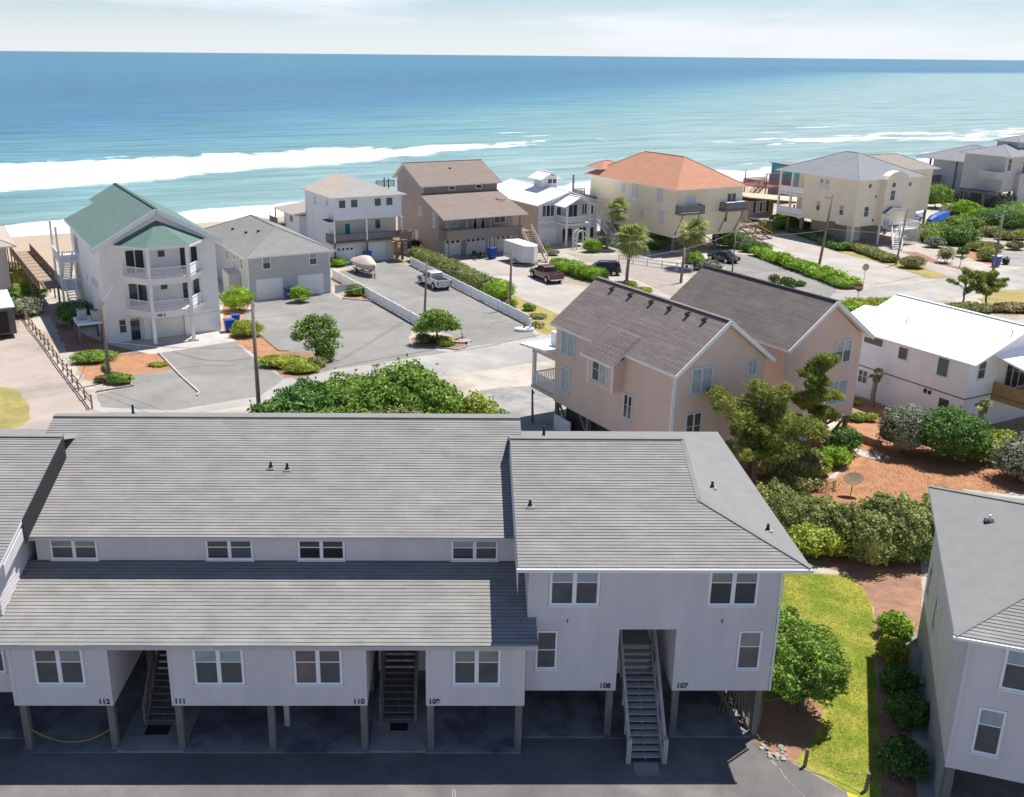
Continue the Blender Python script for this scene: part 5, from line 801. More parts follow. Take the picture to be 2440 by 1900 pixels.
mb = MB(); mb.slab([(-.4, -.5, 8.12), (3.5, -.5, 11.0), (3.5, 12.7, 11.0), (-.4, 12.7, 8.12)], .16, 0, 1); mb.slab([(3.5, -.5, 11.0), (7.4, -.5, 8.12), (7.4, 12.7, 8.12), (3.5, 12.7, 11.0)], .16, 0, 1); ro = mb.build('roof', [RP2, WHITE], g); courses(ro, (-.4, -.5, 8.123), (0, 1, 0), (3.9, 0, 2.88), 13.2, math.hypot(3.9, 2.88), .155, RP2, seed=41, th=(.006, .012)); MB().bar((3.5, -.5, 11.02), (3.5, 12.7, 11.02), .3, .06).build('ridge_cap', DARKF, ro); MB().bar((-.4, -.53, 8.04), (3.5, -.53, 10.92), .06, .24).bar((3.5, -.53, 10.92), (7.4, -.53, 8.04), .06, .24).build('bargeboard', WHITE, g)
window(g, 'F', 0, 5.15, 6.4, 1.6, 1.65, 2, 2, 0.11, [GLASSG, GLASSG, GLASSL, GLASSL], AQW); window(g, 'F', 0, 5.15, 3.45, 1.8, 1.8, 2, 1, 0.11, [GLASSL, GLASSL], AQW); pbox('shutter', g, 3.55, 4.15, -0.05, 0, 3.4, 5.3, WHITE)
posts(g, [(x, y) for x in (0.2, 3.4, 6.7) for y in (0.3, 4.2, 8.2, 12.1)], 2.4, WOODB, 0.26); pbox('screen_wall', g, 0.8, 4.0, 2.2, 11, 0, 2.4, MATS['dark_screen_panel']); MB().bar((6.7, 0.3, 2.3), (5.2, 0.3, 0.9), .09, .18).bar((6.7, 0.4, 2.3), (6.7, 2.2, 0.9), .09, .18).build('brace', WOODB, g)
# ---- white house with white metal roof, roof panels one by one
g = house('beach_house', 'white house with bright white standing seam metal roof', 65.0, 44.3)
WW = paint('white_siding', (0.80, 0.80, 0.83)); MB().extr([(0, 0), (11.0, 0), (11.0, 5.2), (5.5, 7.2), (0, 5.2)], 0, 11.2).build('wall', WW, g)
ro = MB().slab([(-.4, -.7, 5.36), (5.5, -.7, 7.48), (5.5, 11.4, 7.48), (-.4, 11.4, 5.36)], .12).slab([(5.5, -.7, 7.48), (11.4, -.7, 5.36), (11.4, 11.4, 5.36), (5.5, 11.4, 7.48)], .12).build('roof', [WHITE], g)
for k in range(20):
    y0, y1 = -.7 + k * .605, -.7 + (k + 1) * .605
    MB().add([(-.44, y0, 5.365), (5.5, y0, 7.50), (5.5, y1 - .03, 7.50), (-.44, y1 - .03, 5.365), (-.44, y1 - .03, 5.41), (5.5, y1 - .03, 7.545), (5.5, y1, 7.545), (-.44, y1, 5.41), (-.44, y1, 5.365), (5.5, y1, 7.5)], [(0, 1, 2, 3), (3, 2, 5, 4), (4, 5, 6, 7), (7, 6, 9, 8)]).build('roof_panel', MW, ro)
MB().bar((5.5, -.7, 7.53), (5.5, 11.4, 7.53), .3, .05).build('ridge_cap', MW, ro)
MB().slab([(-.4, 11.4, 5.0), (5.5, 11.4, 6.2), (5.5, 14.6, 5.9), (1.5, 14.6, 4.7)], .12).build('rear_roof', [MW], g); posts(g, [(1.8, 14.3), (5.2, 14.3)], 4.7, WHITE, 0.2)
window(g, 'L', 0, 5.76, 4.05, 0.9, 1.0, 1, 1, 0.05, [GLASSG]); window(g, 'L', 0, 2.17, 3.7, 1.0, 1.45, 1, 1, 0.05, [M('green_blind', (0.10, 0.17, 0.14), 0.4, 0.1)]); pbox('louvre', g, -0.05, 0, 7.8, 9.55, 4.55, 5.1, DKR); window(g, 'L', 0, 9.2, 1.15, 0.95, 1.1, 2, 2, 0.06, [GLASSG]); window(g, 'F', 0, 1.36, 3.9, 0.9, 1.4, 1, 2, 0.07, [GLASSG]); door(g, 'L', 0, 1.6, 0.1, 0.85, 2.0, GLASS)
pbox('belt_trim', g, -0.03, 0, 0, 11.2, 2.5, 2.58, DKR); pbox('belt_trim', g, 0, 11, -0.03, 0, 2.5, 2.58, DKR); MB().tube((-.1, 3.3, 2.1), (-.1, 3.3, 2.4), .1).tube((-.1, 2.9, 2.1), (-.1, 2.9, 2.35), .1).build('wall_vent', BLACK, g)
pbox('deck', g, 3.0, 11.0, -3.4, 0, 2.1, 2.45, WOODT); rail(g, [(3.05, 0), (3.05, -3.35), (11, -3.35)], 2.45, 1.0, WOODT, solid=WOODT); posts(g, [(3.1, -3.3), (7, -3.3), (10.9, -3.3)], 4.9, WOODB, 0.2); MB().slab([(2.4, -4.0, 4.85), (11.3, -4.0, 4.85), (11.3, 0.2, 5.7), (2.4, 0.2, 5.7)], .14).build('porch_roof', [MW], g); window(g, 'F', 0, 5.5, 2.6, 2.6, 2.1, 3, 1, 0.08, [GLASS], sill=False, name='sliding_door')
for x, y in ((2.2, 7.6), (4.0, -0.1)): z = 5.36 + (x + .4) * .359; MB().tube((x, y, z), (x, y, z + .45), .04, .04, 7).build('roof_pipe', STEEL, ro)

# ================================================================== VEGETATION
def leafm(name, c1, c2, tr=0.30):
    m = bpy.data.materials.new(name); m.use_nodes = True; n, l = m.node_tree.nodes, m.node_tree.links; b = n['Principled BSDF']; out = n['Material Output']
    b.inputs['Roughness'].default_value = 0.55; b.inputs['Specular IOR Level'].default_value = 0.3
    g_ = n.new('ShaderNodeNewGeometry'); rp = n.new('ShaderNodeValToRGB'); rp.color_ramp.elements[0].color = (*c1, 1); rp.color_ramp.elements[1].color = (*c2, 1); l.new(g_.outputs['Random Per Island'], rp.inputs['Fac'])
    tc_ = n.new('ShaderNodeTexCoord'); nz = n.new('ShaderNodeTexNoise'); nz.inputs['Scale'].default_value = 1.1; nz.inputs['Detail'].default_value = 3; l.new(tc_.outputs['Object'], nz.inputs['Vector'])
    mr = n.new('ShaderNodeMapRange'); mr.inputs['From Min'].default_value = .3; mr.inputs['From Max'].default_value = .7; mr.inputs['To Min'].default_value = .58; mr.inputs['To Max'].default_value = 1.4; l.new(nz.outputs['Fac'], mr.inputs['Value'])
    vm = n.new('ShaderNodeVectorMath'); vm.operation = 'SCALE'; l.new(rp.outputs[0], vm.inputs[0]); l.new(mr.outputs[0], vm.inputs['Scale']); l.new(vm.outputs[0], b.inputs['Base Color'])
    t = n.new('ShaderNodeBsdfTranslucent'); l.new(vm.outputs[0], t.inputs['Color']); mx = n.new('ShaderNodeMixShader'); mx.inputs['Fac'].default_value = tr; l.new(b.outputs[0], mx.inputs[1]); l.new(t.outputs[0], mx.inputs[2]); l.new(mx.outputs[0], out.inputs['Surface'])
    MATS[name] = m; return m
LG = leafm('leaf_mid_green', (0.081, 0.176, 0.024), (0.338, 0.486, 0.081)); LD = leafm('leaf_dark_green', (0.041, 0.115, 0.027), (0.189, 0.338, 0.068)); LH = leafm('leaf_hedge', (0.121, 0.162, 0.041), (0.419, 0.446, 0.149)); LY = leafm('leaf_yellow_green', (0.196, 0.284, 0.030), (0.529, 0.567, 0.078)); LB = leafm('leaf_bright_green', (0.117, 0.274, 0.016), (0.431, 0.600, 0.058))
LO = leafm('leaf_olive', (0.147, 0.166, 0.049), (0.392, 0.392, 0.147)); LS = leafm('leaf_silver', (0.076, 0.108, 0.057), (0.455, 0.481, 0.342)); LP = leafm('pine_needles', (0.14, 0.20, 0.035), (0.46, 0.48, 0.12), 0.4); LDRY = leafm('leaf_dry', (0.176, 0.132, 0.055), (0.374, 0.297, 0.132)); LPALM = leafm('palm_leaf', (0.138, 0.186, 0.039), (0.489, 0.529, 0.166)); LPD = leafm('palm_dead', (0.220, 0.165, 0.077), (0.418, 0.330, 0.176))
BARK = M('bark', (0.16, 0.125, 0.10), 0.95, 0.3, 4, bump=0.6, bscale=12, stretch=(1, 1, .3)); PBARK = M('palm_bark', (0.26, 0.22, 0.18), 0.95, 0.3, 5, bump=0.8, bscale=14, stretch=(.4, .4, 2))
_ico = {}
def ico(sub):
    if sub not in _ico:
        b = bmesh.new(); bmesh.ops.create_icosphere(b, subdivisions=sub, radius=1.0); b.verts.ensure_lookup_table()
        _ico[sub] = (np.array([v.co[:] for v in b.verts]), [tuple(v.index for v in f.verts) for f in b.faces]); b.free()
    return _ico[sub]
def leaf_mesh(name, blobs, n, size, mat, seed=0, aspect=1.7, core=0.80, zmin=0.02, spread=0.9, shell=0.24, droop=0.0, bottom=-0.55, sprig=0.10):
    """n leaf-sized diamonds spread through the outer volume of a set of ellipsoids, over a lumpy inner mass"""
    if aspect < 3: n, size = int(n * 1.7), size * .76
    rg = np.random.default_rng(seed); bl = np.array(blobs, float); ar = (bl[:, 3] * bl[:, 4] + bl[:, 3] * bl[:, 5] + bl[:, 4] * bl[:, 5]); k = rg.choice(len(bl), n, p=ar / ar.sum()); B_ = bl[k]
    d = rg.normal(size=(n, 3)); d /= np.linalg.norm(d, axis=1)[:, None]; lowm = d[:, 2] < bottom; d[lowm, 2] *= -1
    lump = 1 + 0.15 * np.sin(d[:, 0] * 7 + B_[:, 0] * 3 + seed) * np.cos(d[:, 1] * 6 + B_[:, 1] * 2) + 0.12 * np.sin(d[:, 2] * 9 + d[:, 0] * 5 + seed * 2)
    r = (1.04 - shell * rg.random(n) ** 1.6) * lump * np.where(rg.random(n) < sprig, rg.uniform(1.0, 1.22, n), 1.0); c = B_[:, :3] + d * B_[:, 3:6] * r[:, None]
    inside = np.zeros(n, bool)
    for j in range(len(bl)):
        q = ((c - bl[j, :3]) / bl[j, 3:6]); inside |= ((q ** 2).sum(1) < 0.60) & (k != j)
    ok = (c[:, 2] > zmin) & ~inside; c, d = c[ok], d[ok]; m = len(c)
    nn = d + spread * rg.normal(size=(m, 3)); nn[:, 2] += 0.25; nn /= np.linalg.norm(nn, axis=1)[:, None]
    t = np.cross(nn, rg.normal(size=(m, 3))); t[:, 2] -= droop; t /= np.linalg.norm(t, axis=1)[:, None]; b = np.cross(nn, t)
    s = size * rg.uniform(0.65, 1.35, m)[:, None]; vs = np.stack([c - t * s * aspect / 2, c + b * s / 2, c + t * s * aspect / 2, c - b * s / 2], 1).reshape(-1, 3)
    V_ = [vs]; F_ = [tuple(range(4 * i, 4 * i + 4)) for i in range(m)]; off = len(vs)
    if core:
        iv, if_ = ico(2)
        for j in range(len(bl)):
            lv = iv * bl[j, 3:6] * core * (1 + 0.14 * rg.normal(size=(len(iv), 1))) + bl[j, :3]; lv[:, 2] = np.maximum(lv[:, 2], zmin); V_.append(lv); F_ += [tuple(i + off for i in f) for f in if_]; off += len(lv)
    me = bpy.data.meshes.new(name); me.from_pydata(np.concatenate(V_).tolist(), [], F_); me.materials.append(mat); me.update()
    return me
def link(name, me, loc=(0, 0, 0), parent=None, rz=0.0):
    o = bpy.data.objects.new(name, me); COL.objects.link(o); o.location = (loc[0], loc[1], loc[2] if len(loc) > 2 else 0); o.rotation_euler = (0, 0, rz)
    if parent: o.parent = parent
    return o
def shrub(label, loc, rx, ry, h, mat, n=900, size=0.16, seed=1, group=None, lobes=4, name='shrub', cat='shrub', rz=0.0, z0=0.0, **kw):
    rnd = random.Random(seed); bl = [(0, 0, h * .52, rx * .85, ry * .85, h * .5)]
    for i in range(lobes): a = 2 * math.pi * (i + rnd.random() * .6) / lobes; bl.append((math.cos(a) * rx * .48, math.sin(a) * ry * .48, h * rnd.uniform(.38, .62), rx * rnd.uniform(.42, .55), ry * rnd.uniform(.42, .55), h * rnd.uniform(.3, .42)))
    o = link(name, leaf_mesh(name, bl, n, size, mat, seed, **kw), (loc[0], loc[1], z0), rz=rz); tag(o, label, cat, group)
    m = MB()
    for i in range(3): a = rnd.random() * 6.3; m.tube((0, 0, -0.02), (math.cos(a) * rx * .35, math.sin(a) * ry * .35, h * .55), 0.05, 0.02, 5)
    m.build('stem', BARK, o); return o
def hedge(label, pts, w, h, mat, n, size=0.13, seed=1, step=0.8, name='hedge', mixh=0.12, group=None, **kw):
    rnd = random.Random(seed); bl = []; p0 = Vector((*pts[0][:2], 0))
    for a, b in zip(pts, pts[1:]):
        a, b = Vector((*a[:2], 0)), Vector((*b[:2], 0)); L = (b - a).length; k = max(1, int(L / step)); s = Vector((-(b - a).y, (b - a).x, 0)).normalized()
        for i in range(k + 1):
            for sd in (-1, 1): c = a.lerp(b, i / k) - p0 + s * (w * .24 * sd + rnd.uniform(-.1, .1)); hh = h * rnd.uniform(1 - mixh, 1 + mixh); bl.append((c.x, c.y, hh * .5, step * .9 * rnd.uniform(.9, 1.2), w * .36 * rnd.uniform(.85, 1.15) if abs((b - a).y) < abs((b - a).x) else step * .8, hh * .5))
    o = link(name, leaf_mesh(name, bl, n, size, mat, seed, sprig=.03, **kw), p0); tag(o, label, 'hedge', group)
    m = MB()
    for i in range(0, len(bl), 4): m.tube((bl[i][0], bl[i][1], 0), (bl[i][0], bl[i][1], bl[i][2]), .05, .03, 5)
    m.build('stem', BARK, o); return o
def limb(mb, p0, p1, r0, r1, rnd, seg=4, wob=0.15):
    p0, p1 = Vector(p0), Vector(p1); prev = p0; L = (p1 - p0).length
    for i in range(1, seg + 1):
        t = i / seg; q = p0.lerp(p1, t) + Vector((rnd.uniform(-1, 1), rnd.uniform(-1, 1), rnd.uniform(-.5, .5))) * wob * L * .25 * (1 if i < seg else 0); mb.tube(prev, q, r0 + (r1 - r0) * (i - 1) / seg, r0 + (r1 - r0) * t, 7, cap=False); prev = q
def tree(name, label, loc, h, blobs, mat, n, size, seed=1, trunk_r=0.12, fork=0.35, cat='tree', group=None, aspect=1.7, core=0.55, lean=(0, 0), **kw):
    t = thing(name, label, cat, loc, 0, group); rnd = random.Random(seed); mb = MB(); fk = Vector((lean[0] * fork, lean[1] * fork, h * fork)); limb(mb, (0, 0, -0.1), fk, trunk_r, trunk_r * .7, rnd)
    for b in blobs: limb(mb, fk + Vector((0, 0, rnd.uniform(-.1, .25) * h * fork)), (b[0], b[1], b[2]), trunk_r * .5, trunk_r * .12, rnd, 4, .3)
    mb.build('trunk', BARK, t, smooth=True); link('crown', leaf_mesh('crown', blobs, n, size, mat, seed, aspect=aspect, core=core, **kw), parent=t); return t
def palm(label, loc, h, cr, seed, lean=0.0, nf=34, group='palm trees'):
    t = thing('palm_tree', label, 'palm tree', loc, 0, group); rnd = random.Random(seed); mb = MB(); prev = Vector((0, 0, -.1)); k = 12; tr_ = lambda s: 0.20 - 0.05 * s + (0.06 if s < .06 else 0)
    for i in range(1, k + 1):
        s = i / k; q = Vector((lean * s * s, 0.1 * math.sin(s * 3), h * s)); mb.tube(prev, q, tr_((i - 1) / k) + (.025 if i % 2 else 0), tr_(s) + (0 if i % 2 else .025), 10, cap=False); prev = q
    for i in range(26): a = rnd.random() * 6.3; z = h * rnd.uniform(.80, .99); mb.tube((lean * (z / h) ** 2 + .13 * math.cos(a), .13 * math.sin(a), z - .15), (lean * (z / h) ** 2 + .32 * math.cos(a), .32 * math.sin(a), z + .12), .04, .02, 5)
    mb.build('trunk', PBARK, t); top = Vector((lean, 0.014, h))
    for dead in (False, True):
        fm_ = MB(); st = MB()
        for i in range(nf if not dead else 12):
            a = rnd.random() * 6.283; el = rnd.uniform(-.75, 1.35) if not dead else rnd.uniform(-1.3, -.8); L = cr * rnd.uniform(.75, 1.05) * (0.8 if dead else 1); dr = Vector((math.cos(a) * math.cos(el), math.sin(a) * math.cos(el), math.sin(el))); c = top + dr * L * .45; st.tube(top, c, .018, .012, 4, cap=False)
            side = dr.cross(Vector((0, 0, 1))); side = side.normalized() if side.length > .1 else Vector((1, 0, 0)); up_ = side.cross(dr).normalized()
            for j in range(15):
                ph = (j - 7) / 7 * 1.75; e = (dr * math.cos(ph) + side * math.sin(ph)); ll = L * .60 * (1 - .22 * abs(j - 7) / 7); wdt = .065; tip = c + e * ll + Vector((0, 0, -.28 * ll * rnd.uniform(.5, 1.3))) - up_ * .02; mid = c + e * ll * .55 + up_ * .03; b_ = e.cross(up_).normalized() * wdt
                fm_.add([c, mid + b_, tip, mid - b_], [(0, 1, 2, 3)])
        fm_.build('dead_fronds' if dead else 'fronds', LPD if dead else LPALM, t, kind='stuff'); st.build('petioles', LPALM, t, kind='stuff') if not dead else st.build('petioles', LPD, t, kind='stuff')
    return t
shrub('grassy green shrub at the start of the long white fence', (-15.60, 129.35), 1.6, 1.1, 1.1, LB, 1400, .13, 99)
# --- big green thicket behind the townhouse, eight separate shrubs
TK = 'large shrubs behind the townhouse'
for i, (x, y, rx, ry, h, m, lab) in enumerate([(-12.6, 66.5, 2.0, 2.2, 2.9, LD, 'dark leafy shrub beside the utility pole, outermost of the thicket behind the townhouse'), (-10.6, 69.5, 2.6, 2.6, 3.3, LD, 'dark domed shrub in the thicket, second from the utility pole'), (-7.6, 70.2, 2.9, 2.9, 3.6, LG, 'mid green domed shrub in the middle of the thicket'), (-4.2, 71.3, 2.8, 2.8, 4.1, LG, 'tallest domed green shrub of the thicket next to the street'), (-1.7, 69.0, 2.1, 2.3, 3.5, LG, 'green shrub at the thicket end towards the pink house'), (-7.8, 65.6, 2.6, 2.0, 2.7, LG, 'low mid green shrub in front of the thicket'), (-4.6, 65.8, 2.2, 1.8, 2.6, LO, 'olive flowering shrub at the front of the thicket'), (-1.6, 65.6, 1.8, 1.6, 2.2, LB, 'bright green shrub at the front of the thicket')]):
    shrub(lab, (x, y), rx * 1.12, ry * 1.12, h, m, 5200, 0.22, 100 + i, TK, 7)
shrub('thin leafy shrub standing apart between the thicket and the concrete pad', (1.7, 69.0), 1.5, 1.2, 2.9, LY, 1500, 0.20, 120, None, 5, core=0.45, shell=0.6); shrub('small leafy shrub beside the concrete parking pad', (3.1, 68.0), 0.9, 0.9, 2.0, LG, 700, 0.18, 121, None, 4, core=0.4, shell=0.6)
# --- green house and grey lot
shrub('low oval clipped shrub on the pine straw beside the utility pole', (-32.23, 86.21), 2.2, 1.35, 0.95, LG, 2600, .10, 130, rz=0.3); shrub('tiny dry shrub beside the utility pole by the rope fence', (-29.56, 80.31), .7, .5, .5, LDRY, 350, .1, 131); shrub('small green shrub inside the kerbed corner by the driveway', (-27.99, 79.91), 1.2, .8, .9, LG, 900, .11, 132); shrub('thin upright shrub against the wooden pole by the lane', (-29.74, 82.06), .5, .4, 1.1, LO, 300, .1, 133); shrub('sprawling yellowish weed on the pine straw bed', (-26.18, 84.87), 1.0, .5, .35, LY, 420, .1, 134)
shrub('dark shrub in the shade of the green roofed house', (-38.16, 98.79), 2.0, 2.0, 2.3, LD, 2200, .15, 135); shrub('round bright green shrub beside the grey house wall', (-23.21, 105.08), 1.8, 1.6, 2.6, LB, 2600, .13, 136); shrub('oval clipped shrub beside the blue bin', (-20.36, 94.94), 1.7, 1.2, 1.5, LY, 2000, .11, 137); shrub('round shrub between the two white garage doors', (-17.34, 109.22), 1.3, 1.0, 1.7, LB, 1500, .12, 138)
shrub('round shrub in the pine straw corner by the long white fence', (-11.64, 112.70), 1.15, 1.0, 1.15, LG, 1300, .11, 139); shrub('low spreading green shrub below the small loose tree', (-15.15, 85.06), 2.5, 1.3, .9, LY, 2600, .12, 140, lobes=6); shrub('yellow green low shrub at the street end of the mulch island', (-13.36, 83.22), 1.7, .9, .8, LY, 1500, .12, 141); shrub('round olive shrub in the mulch island under the loose tree', (-12.25, 85.10), 1.0, .8, .8, LO, 900, .11, 142); shrub('green shrub at the road edge of the mulch island', (-11.79, 87.05), 1.1, 1.0, 1.1, LG, 1000, .12, 143)
tree('small_tree', 'small loose leafy tree in the mulch island on the grey lot', (-12.6, 87.3), 3.9, [(-1.0, .2, 2.7, 1.0, .9, .75), (.7, .3, 3.0, 1.1, .9, .85), (0, -.3, 2.3, 1.2, 1.0, .7), (-.3, .2, 3.5, .7, .6, .55), (1.5, 0, 2.2, .7, .6, .6), (-1.6, 0, 2.0, .6, .6, .5), (0.6, -.4, 1.4, 1.5, 1.0, .7)], LG, 3400, .17, 150, .10, .4, core=0, shell=.75)
tree('windswept_tree', 'clipped flat topped windswept tree at the end of the white fence', (-1.9, 92.5), 3.1, [(-.5, 0, 2.3, 1.2, 1.0, .7), (.7, 0, 2.1, 1.4, 1.1, .7), (0, .3, 2.75, 1.2, 1.0, .5), (-1.4, -.2, 1.5, .9, .8, .5), (1.5, .2, 1.6, .9, .7, .45), (-.3, -.5, 1.7, 1.3, .7, .5)], LG, 4200, .14, 151, .12, .4, core=.6, shell=.4)
shrub('round olive shrub under the windswept tree', (-3.09, 92.90), .9, .8, .9, LO, 800, .11, 152); shrub('round yellowish shrub at the point of the mulch island', (-1.04, 91.56), .8, .7, .9, LY, 800, .11, 153); shrub('low dark shrub beneath the windswept tree', (-1.81, 93.21), 1.2, .7, .6, LD, 600, .12, 154)
# --- hedge between the fences and others along the street
hedge('long clipped hedge along the low white fence', [UV(57.0, 121.0), UV(56.6, 110), UV(55.9, 98.5)], 2.2, 1.75, LH, 15000, .12, 160, .9); shrub('tall bright green end of the clipped hedge', UV(55.8, 96.6), 1.9, 2.1, 2.1, LB, 3600, .13, 161, lobes=6)
hedge('bright green hedge between the maroon pickup and the dark suv', [UV(70.8, 107.5), UV(71.0, 101.5), UV(71.2, 99.2)], 2.3, 1.45, LB, 7000, .13, 162, .9); shrub('grassy shrub at the foot of the long wooden stairs', (12.14, 140.26), 1.0, .9, 1.3, LO, 900, .13, 163); shrub('green shrub beside the white arbor', (18.94, 140.50), 1.5, 1.2, 1.8, LB, 1700, .13, 164); shrub('pale shrub between the arbor and the palm trunk', (20.89, 144.26), 1.3, 1.2, 1.5, LS, 1200, .13, 165); shrub('white flowering clump at the foot of the wooden stairs', (13.26, 137.95), 1.0, .9, .7, LS, 800, .11, 166)
shrub('small round shrub on the dry bed by the fence end', (7.84, 106.04), .8, .7, .75, LG, 700, .11, 167); shrub('yellow green tuft beside the wooden pole at the fence', (6.04, 107.44), .8, .7, .9, LY, 700, .12, 168); shrub('withered shrub by the low fence end', (8.15, 98.73), .9, .7, .6, LDRY, 350, .12, 169, core=.3, shell=.7); shrub('scrubby dry shrub on the dry bed', (8.28, 102.61), 1.3, .8, .45, LO, 500, .12, 170)
shrub('yellow shrub below the tall palm by the forecourt', (20.58, 117.68), 1.0, .8, .8, LY, 800, .12, 171); shrub('low yellow flowering shrub behind the pink house ridge', (21.66, 115.18), 1.3, .7, .6, LY, 800, .12, 172)
hedge('ragged green hedge beside the grey drive of the orange roofed house', [UV(101.5, 103.5), UV(99.2, 94), UV(96.2, 83.0)], 2.6, 1.15, LB, 11000, .15, 173, 1.0, mixh=.3); shrub('pale silvery shrub at the grey drive corner', (32.44, 128.78), 2.3, 1.4, 1.2, LS, 2000, .14, 174); shrub('round green shrub behind the black car', (31.62, 132.94), 1.6, 1.3, 1.4, LB, 1500, .13, 175); shrub('flowering low shrub beside the round sign', (46.77, 118.40), 1.6, 1.1, .8, LS, 1100, .12, 176); shrub('dark green agave like shrub on the bed across the grey drive', (39.79, 118.64), 1.2, .9, 1.1, LD, 700, .2, 177); shrub('brown grassy clump on the bed across the grey drive', (38.96, 121.29), .8, .5, .9, LDRY, 400, .16, 178); shrub('small dark shrub beside the agave like shrub', (41.48, 119.13), .8, .6, .6, LD, 400, .14, 179)
shrub('wild green bushes under the orange roofed house', (39.67, 144.90), 3.2, 1.8, 2.4, LG, 2800, .2, 180, lobes=6); shrub('pale grassy bush beside the timber steps', (41.65, 143.72), 2.0, 1.5, 1.6, LS, 1300, .16, 181); shrub('dense green bush behind the black car', (42.34, 141.29), 2.4, 1.4, 1.4, LD, 1600, .16, 182); shrub('leafy bush climbing the timber steps', (48.65, 157.56), 1.6, 1.2, 2.0, LO, 1000, .18, 183); shrub('bright bush beside the cottage deck', (52.35, 161.50), 2.6, 1.4, 2.2, LB, 1800, .2, 184)
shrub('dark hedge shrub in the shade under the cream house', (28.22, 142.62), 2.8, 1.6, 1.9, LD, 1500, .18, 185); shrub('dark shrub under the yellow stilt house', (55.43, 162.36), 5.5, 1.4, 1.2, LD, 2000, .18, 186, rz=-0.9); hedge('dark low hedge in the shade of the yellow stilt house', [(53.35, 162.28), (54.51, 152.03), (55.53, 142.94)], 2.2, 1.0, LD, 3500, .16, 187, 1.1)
hedge('low olive hedge before the yellow stilt house', [(57.15, 143.61), (58.03, 140.01), (58.62, 134.33)], 2.0, .95, LO, 4200, .13, 188, .9); shrub('round clipped golden shrub on the dry grass strip', (60.05, 130.64), 1.9, 1.5, 1.5, LO, 2200, .12, 189)
for i, (p, rx, h, m, lab) in enumerate([((70.96, 152.66), 3.2, 1.8, LO, 'olive bush at the white lattice steps'), ((72.42, 149.99), 3.0, 1.8, LG, 'dense green bush behind the pale drive'), ((74.69, 148.74), 3.4, 2.6, LD, 'dark green bush at the end of the bush row behind the drive'), ((77.45, 160.49), 3.2, 1.3, LG, 'green bush below the blue covered boat'), ((80.94, 160.33), 3.2, 2.4, LG, 'rounded bush beside the blue covered boat'), ((73.29, 159.71), 2.4, 1.3, LO, 'olive bush beside the pale yellow wall'), ((69.89, 145.96), 1.6, 1.5, LS, 'silvery shrub in front of the bush row'), ((88.69, 187.06), 3.2, 4.0, LG, 'round crowned tree like bush on the green slope'), ((89.38, 177.43), 2.6, 2.6, LB, 'bright green bush below the grey pile house'), ((88.67, 170.31), 2.8, 2.2, LB, 'bright rounded bush near the pile posts'), ((88.02, 163.72), 4.0, 3.0, LD, 'dark bush mass below the big grey house'), ((91.26, 165.46), 4.0, 3.4, LG, 'green bush mass beside the big grey house'), ((95.21, 168.91), 4.0, 3.6, LG, 'tall bush mass at the far end of the big grey house'), ((101.70, 187.70), 2.6, 2.4, LS, 'flowering pale bush against the big grey house'), ((76.20, 143.67), 2.6, 1.2, LO, 'low clipped shrub in the orange mulch bed, widest of the three'), ((72.76, 135.90), 1.6, 1.3, LO, 'round clipped shrub in the orange mulch bed near the pole'), ((74.95, 140.95), 1.3, .9, LY, 'small clipped shrub between the two larger ones'), ((80.98, 144.46), 1.4, 1.2, LO, 'round shrub on the far dry garden'), ((83.33, 155.98), 2.0, 1.6, LO, 'olive garden shrub by the low timber wall'), ((84.36, 153.18), 2.0, 1.2, LO, 'low garden shrub beyond the timber wall'), ((86.60, 153.26), 1.8, 1.4, LY, 'yellowish garden shrub at the far garden'), ((83.89, 184.82), 1.8, 1.6, LO, 'dune shrub beside the beach steps'), ((87.98, 179.22), 2.4, 1.6, LS, 'white flowering shrub behind the parked boats')]):
    shrub(lab, p, rx, rx * .8, h, m, 1500 if rx < 2.5 else 2200, .17 if rx < 2.5 else .22, 200 + i, None, 6)
gs = MB()
sheet('grassy_dune', [(94.93, 205.13), (103.57, 218.47), (107.61, 213.38), (102.61, 198.52), (91.74, 179.39), (91.11, 187.18)], 0.35, LAWN, 'smooth green grassy slope below the far grey houses', 'slope', jag=.4, kind='structure', thick=.34)
for i, (p, lab) in enumerate([((66.12, 134.25), 'small pruned shrub with pale stems by the pale drive'), ((70.51, 138.68), 'small dark topiary shrub above the mailbox')]): shrub(lab, p, 1.4 if i == 0 else .9, 1.1 if i == 0 else .8, 2.1 if i == 0 else 1.3, LO if i == 0 else LD, 900, .14, 240 + i, core=.5)
# --- lane side
shrub('silvery green dune bush beside the rope fence', (-44.94, 102.86), 2.2, 2.2, 1.7, LS, 2400, .15, 250); shrub('green dune bush beside the lane house', (-48.53, 111.10), 3.0, 2.4, 1.4, LG, 2400, .16, 251); shrub('low green dune growth below the timber walkway', (-51.51, 118.46), 4.0, 2.6, 1.0, LY, 2200, .18, 252); shrub('pale dune scrub near the walkway end', (-54.88, 125.79), 3.5, 1.8, .8, LO, 1200, .18, 253)
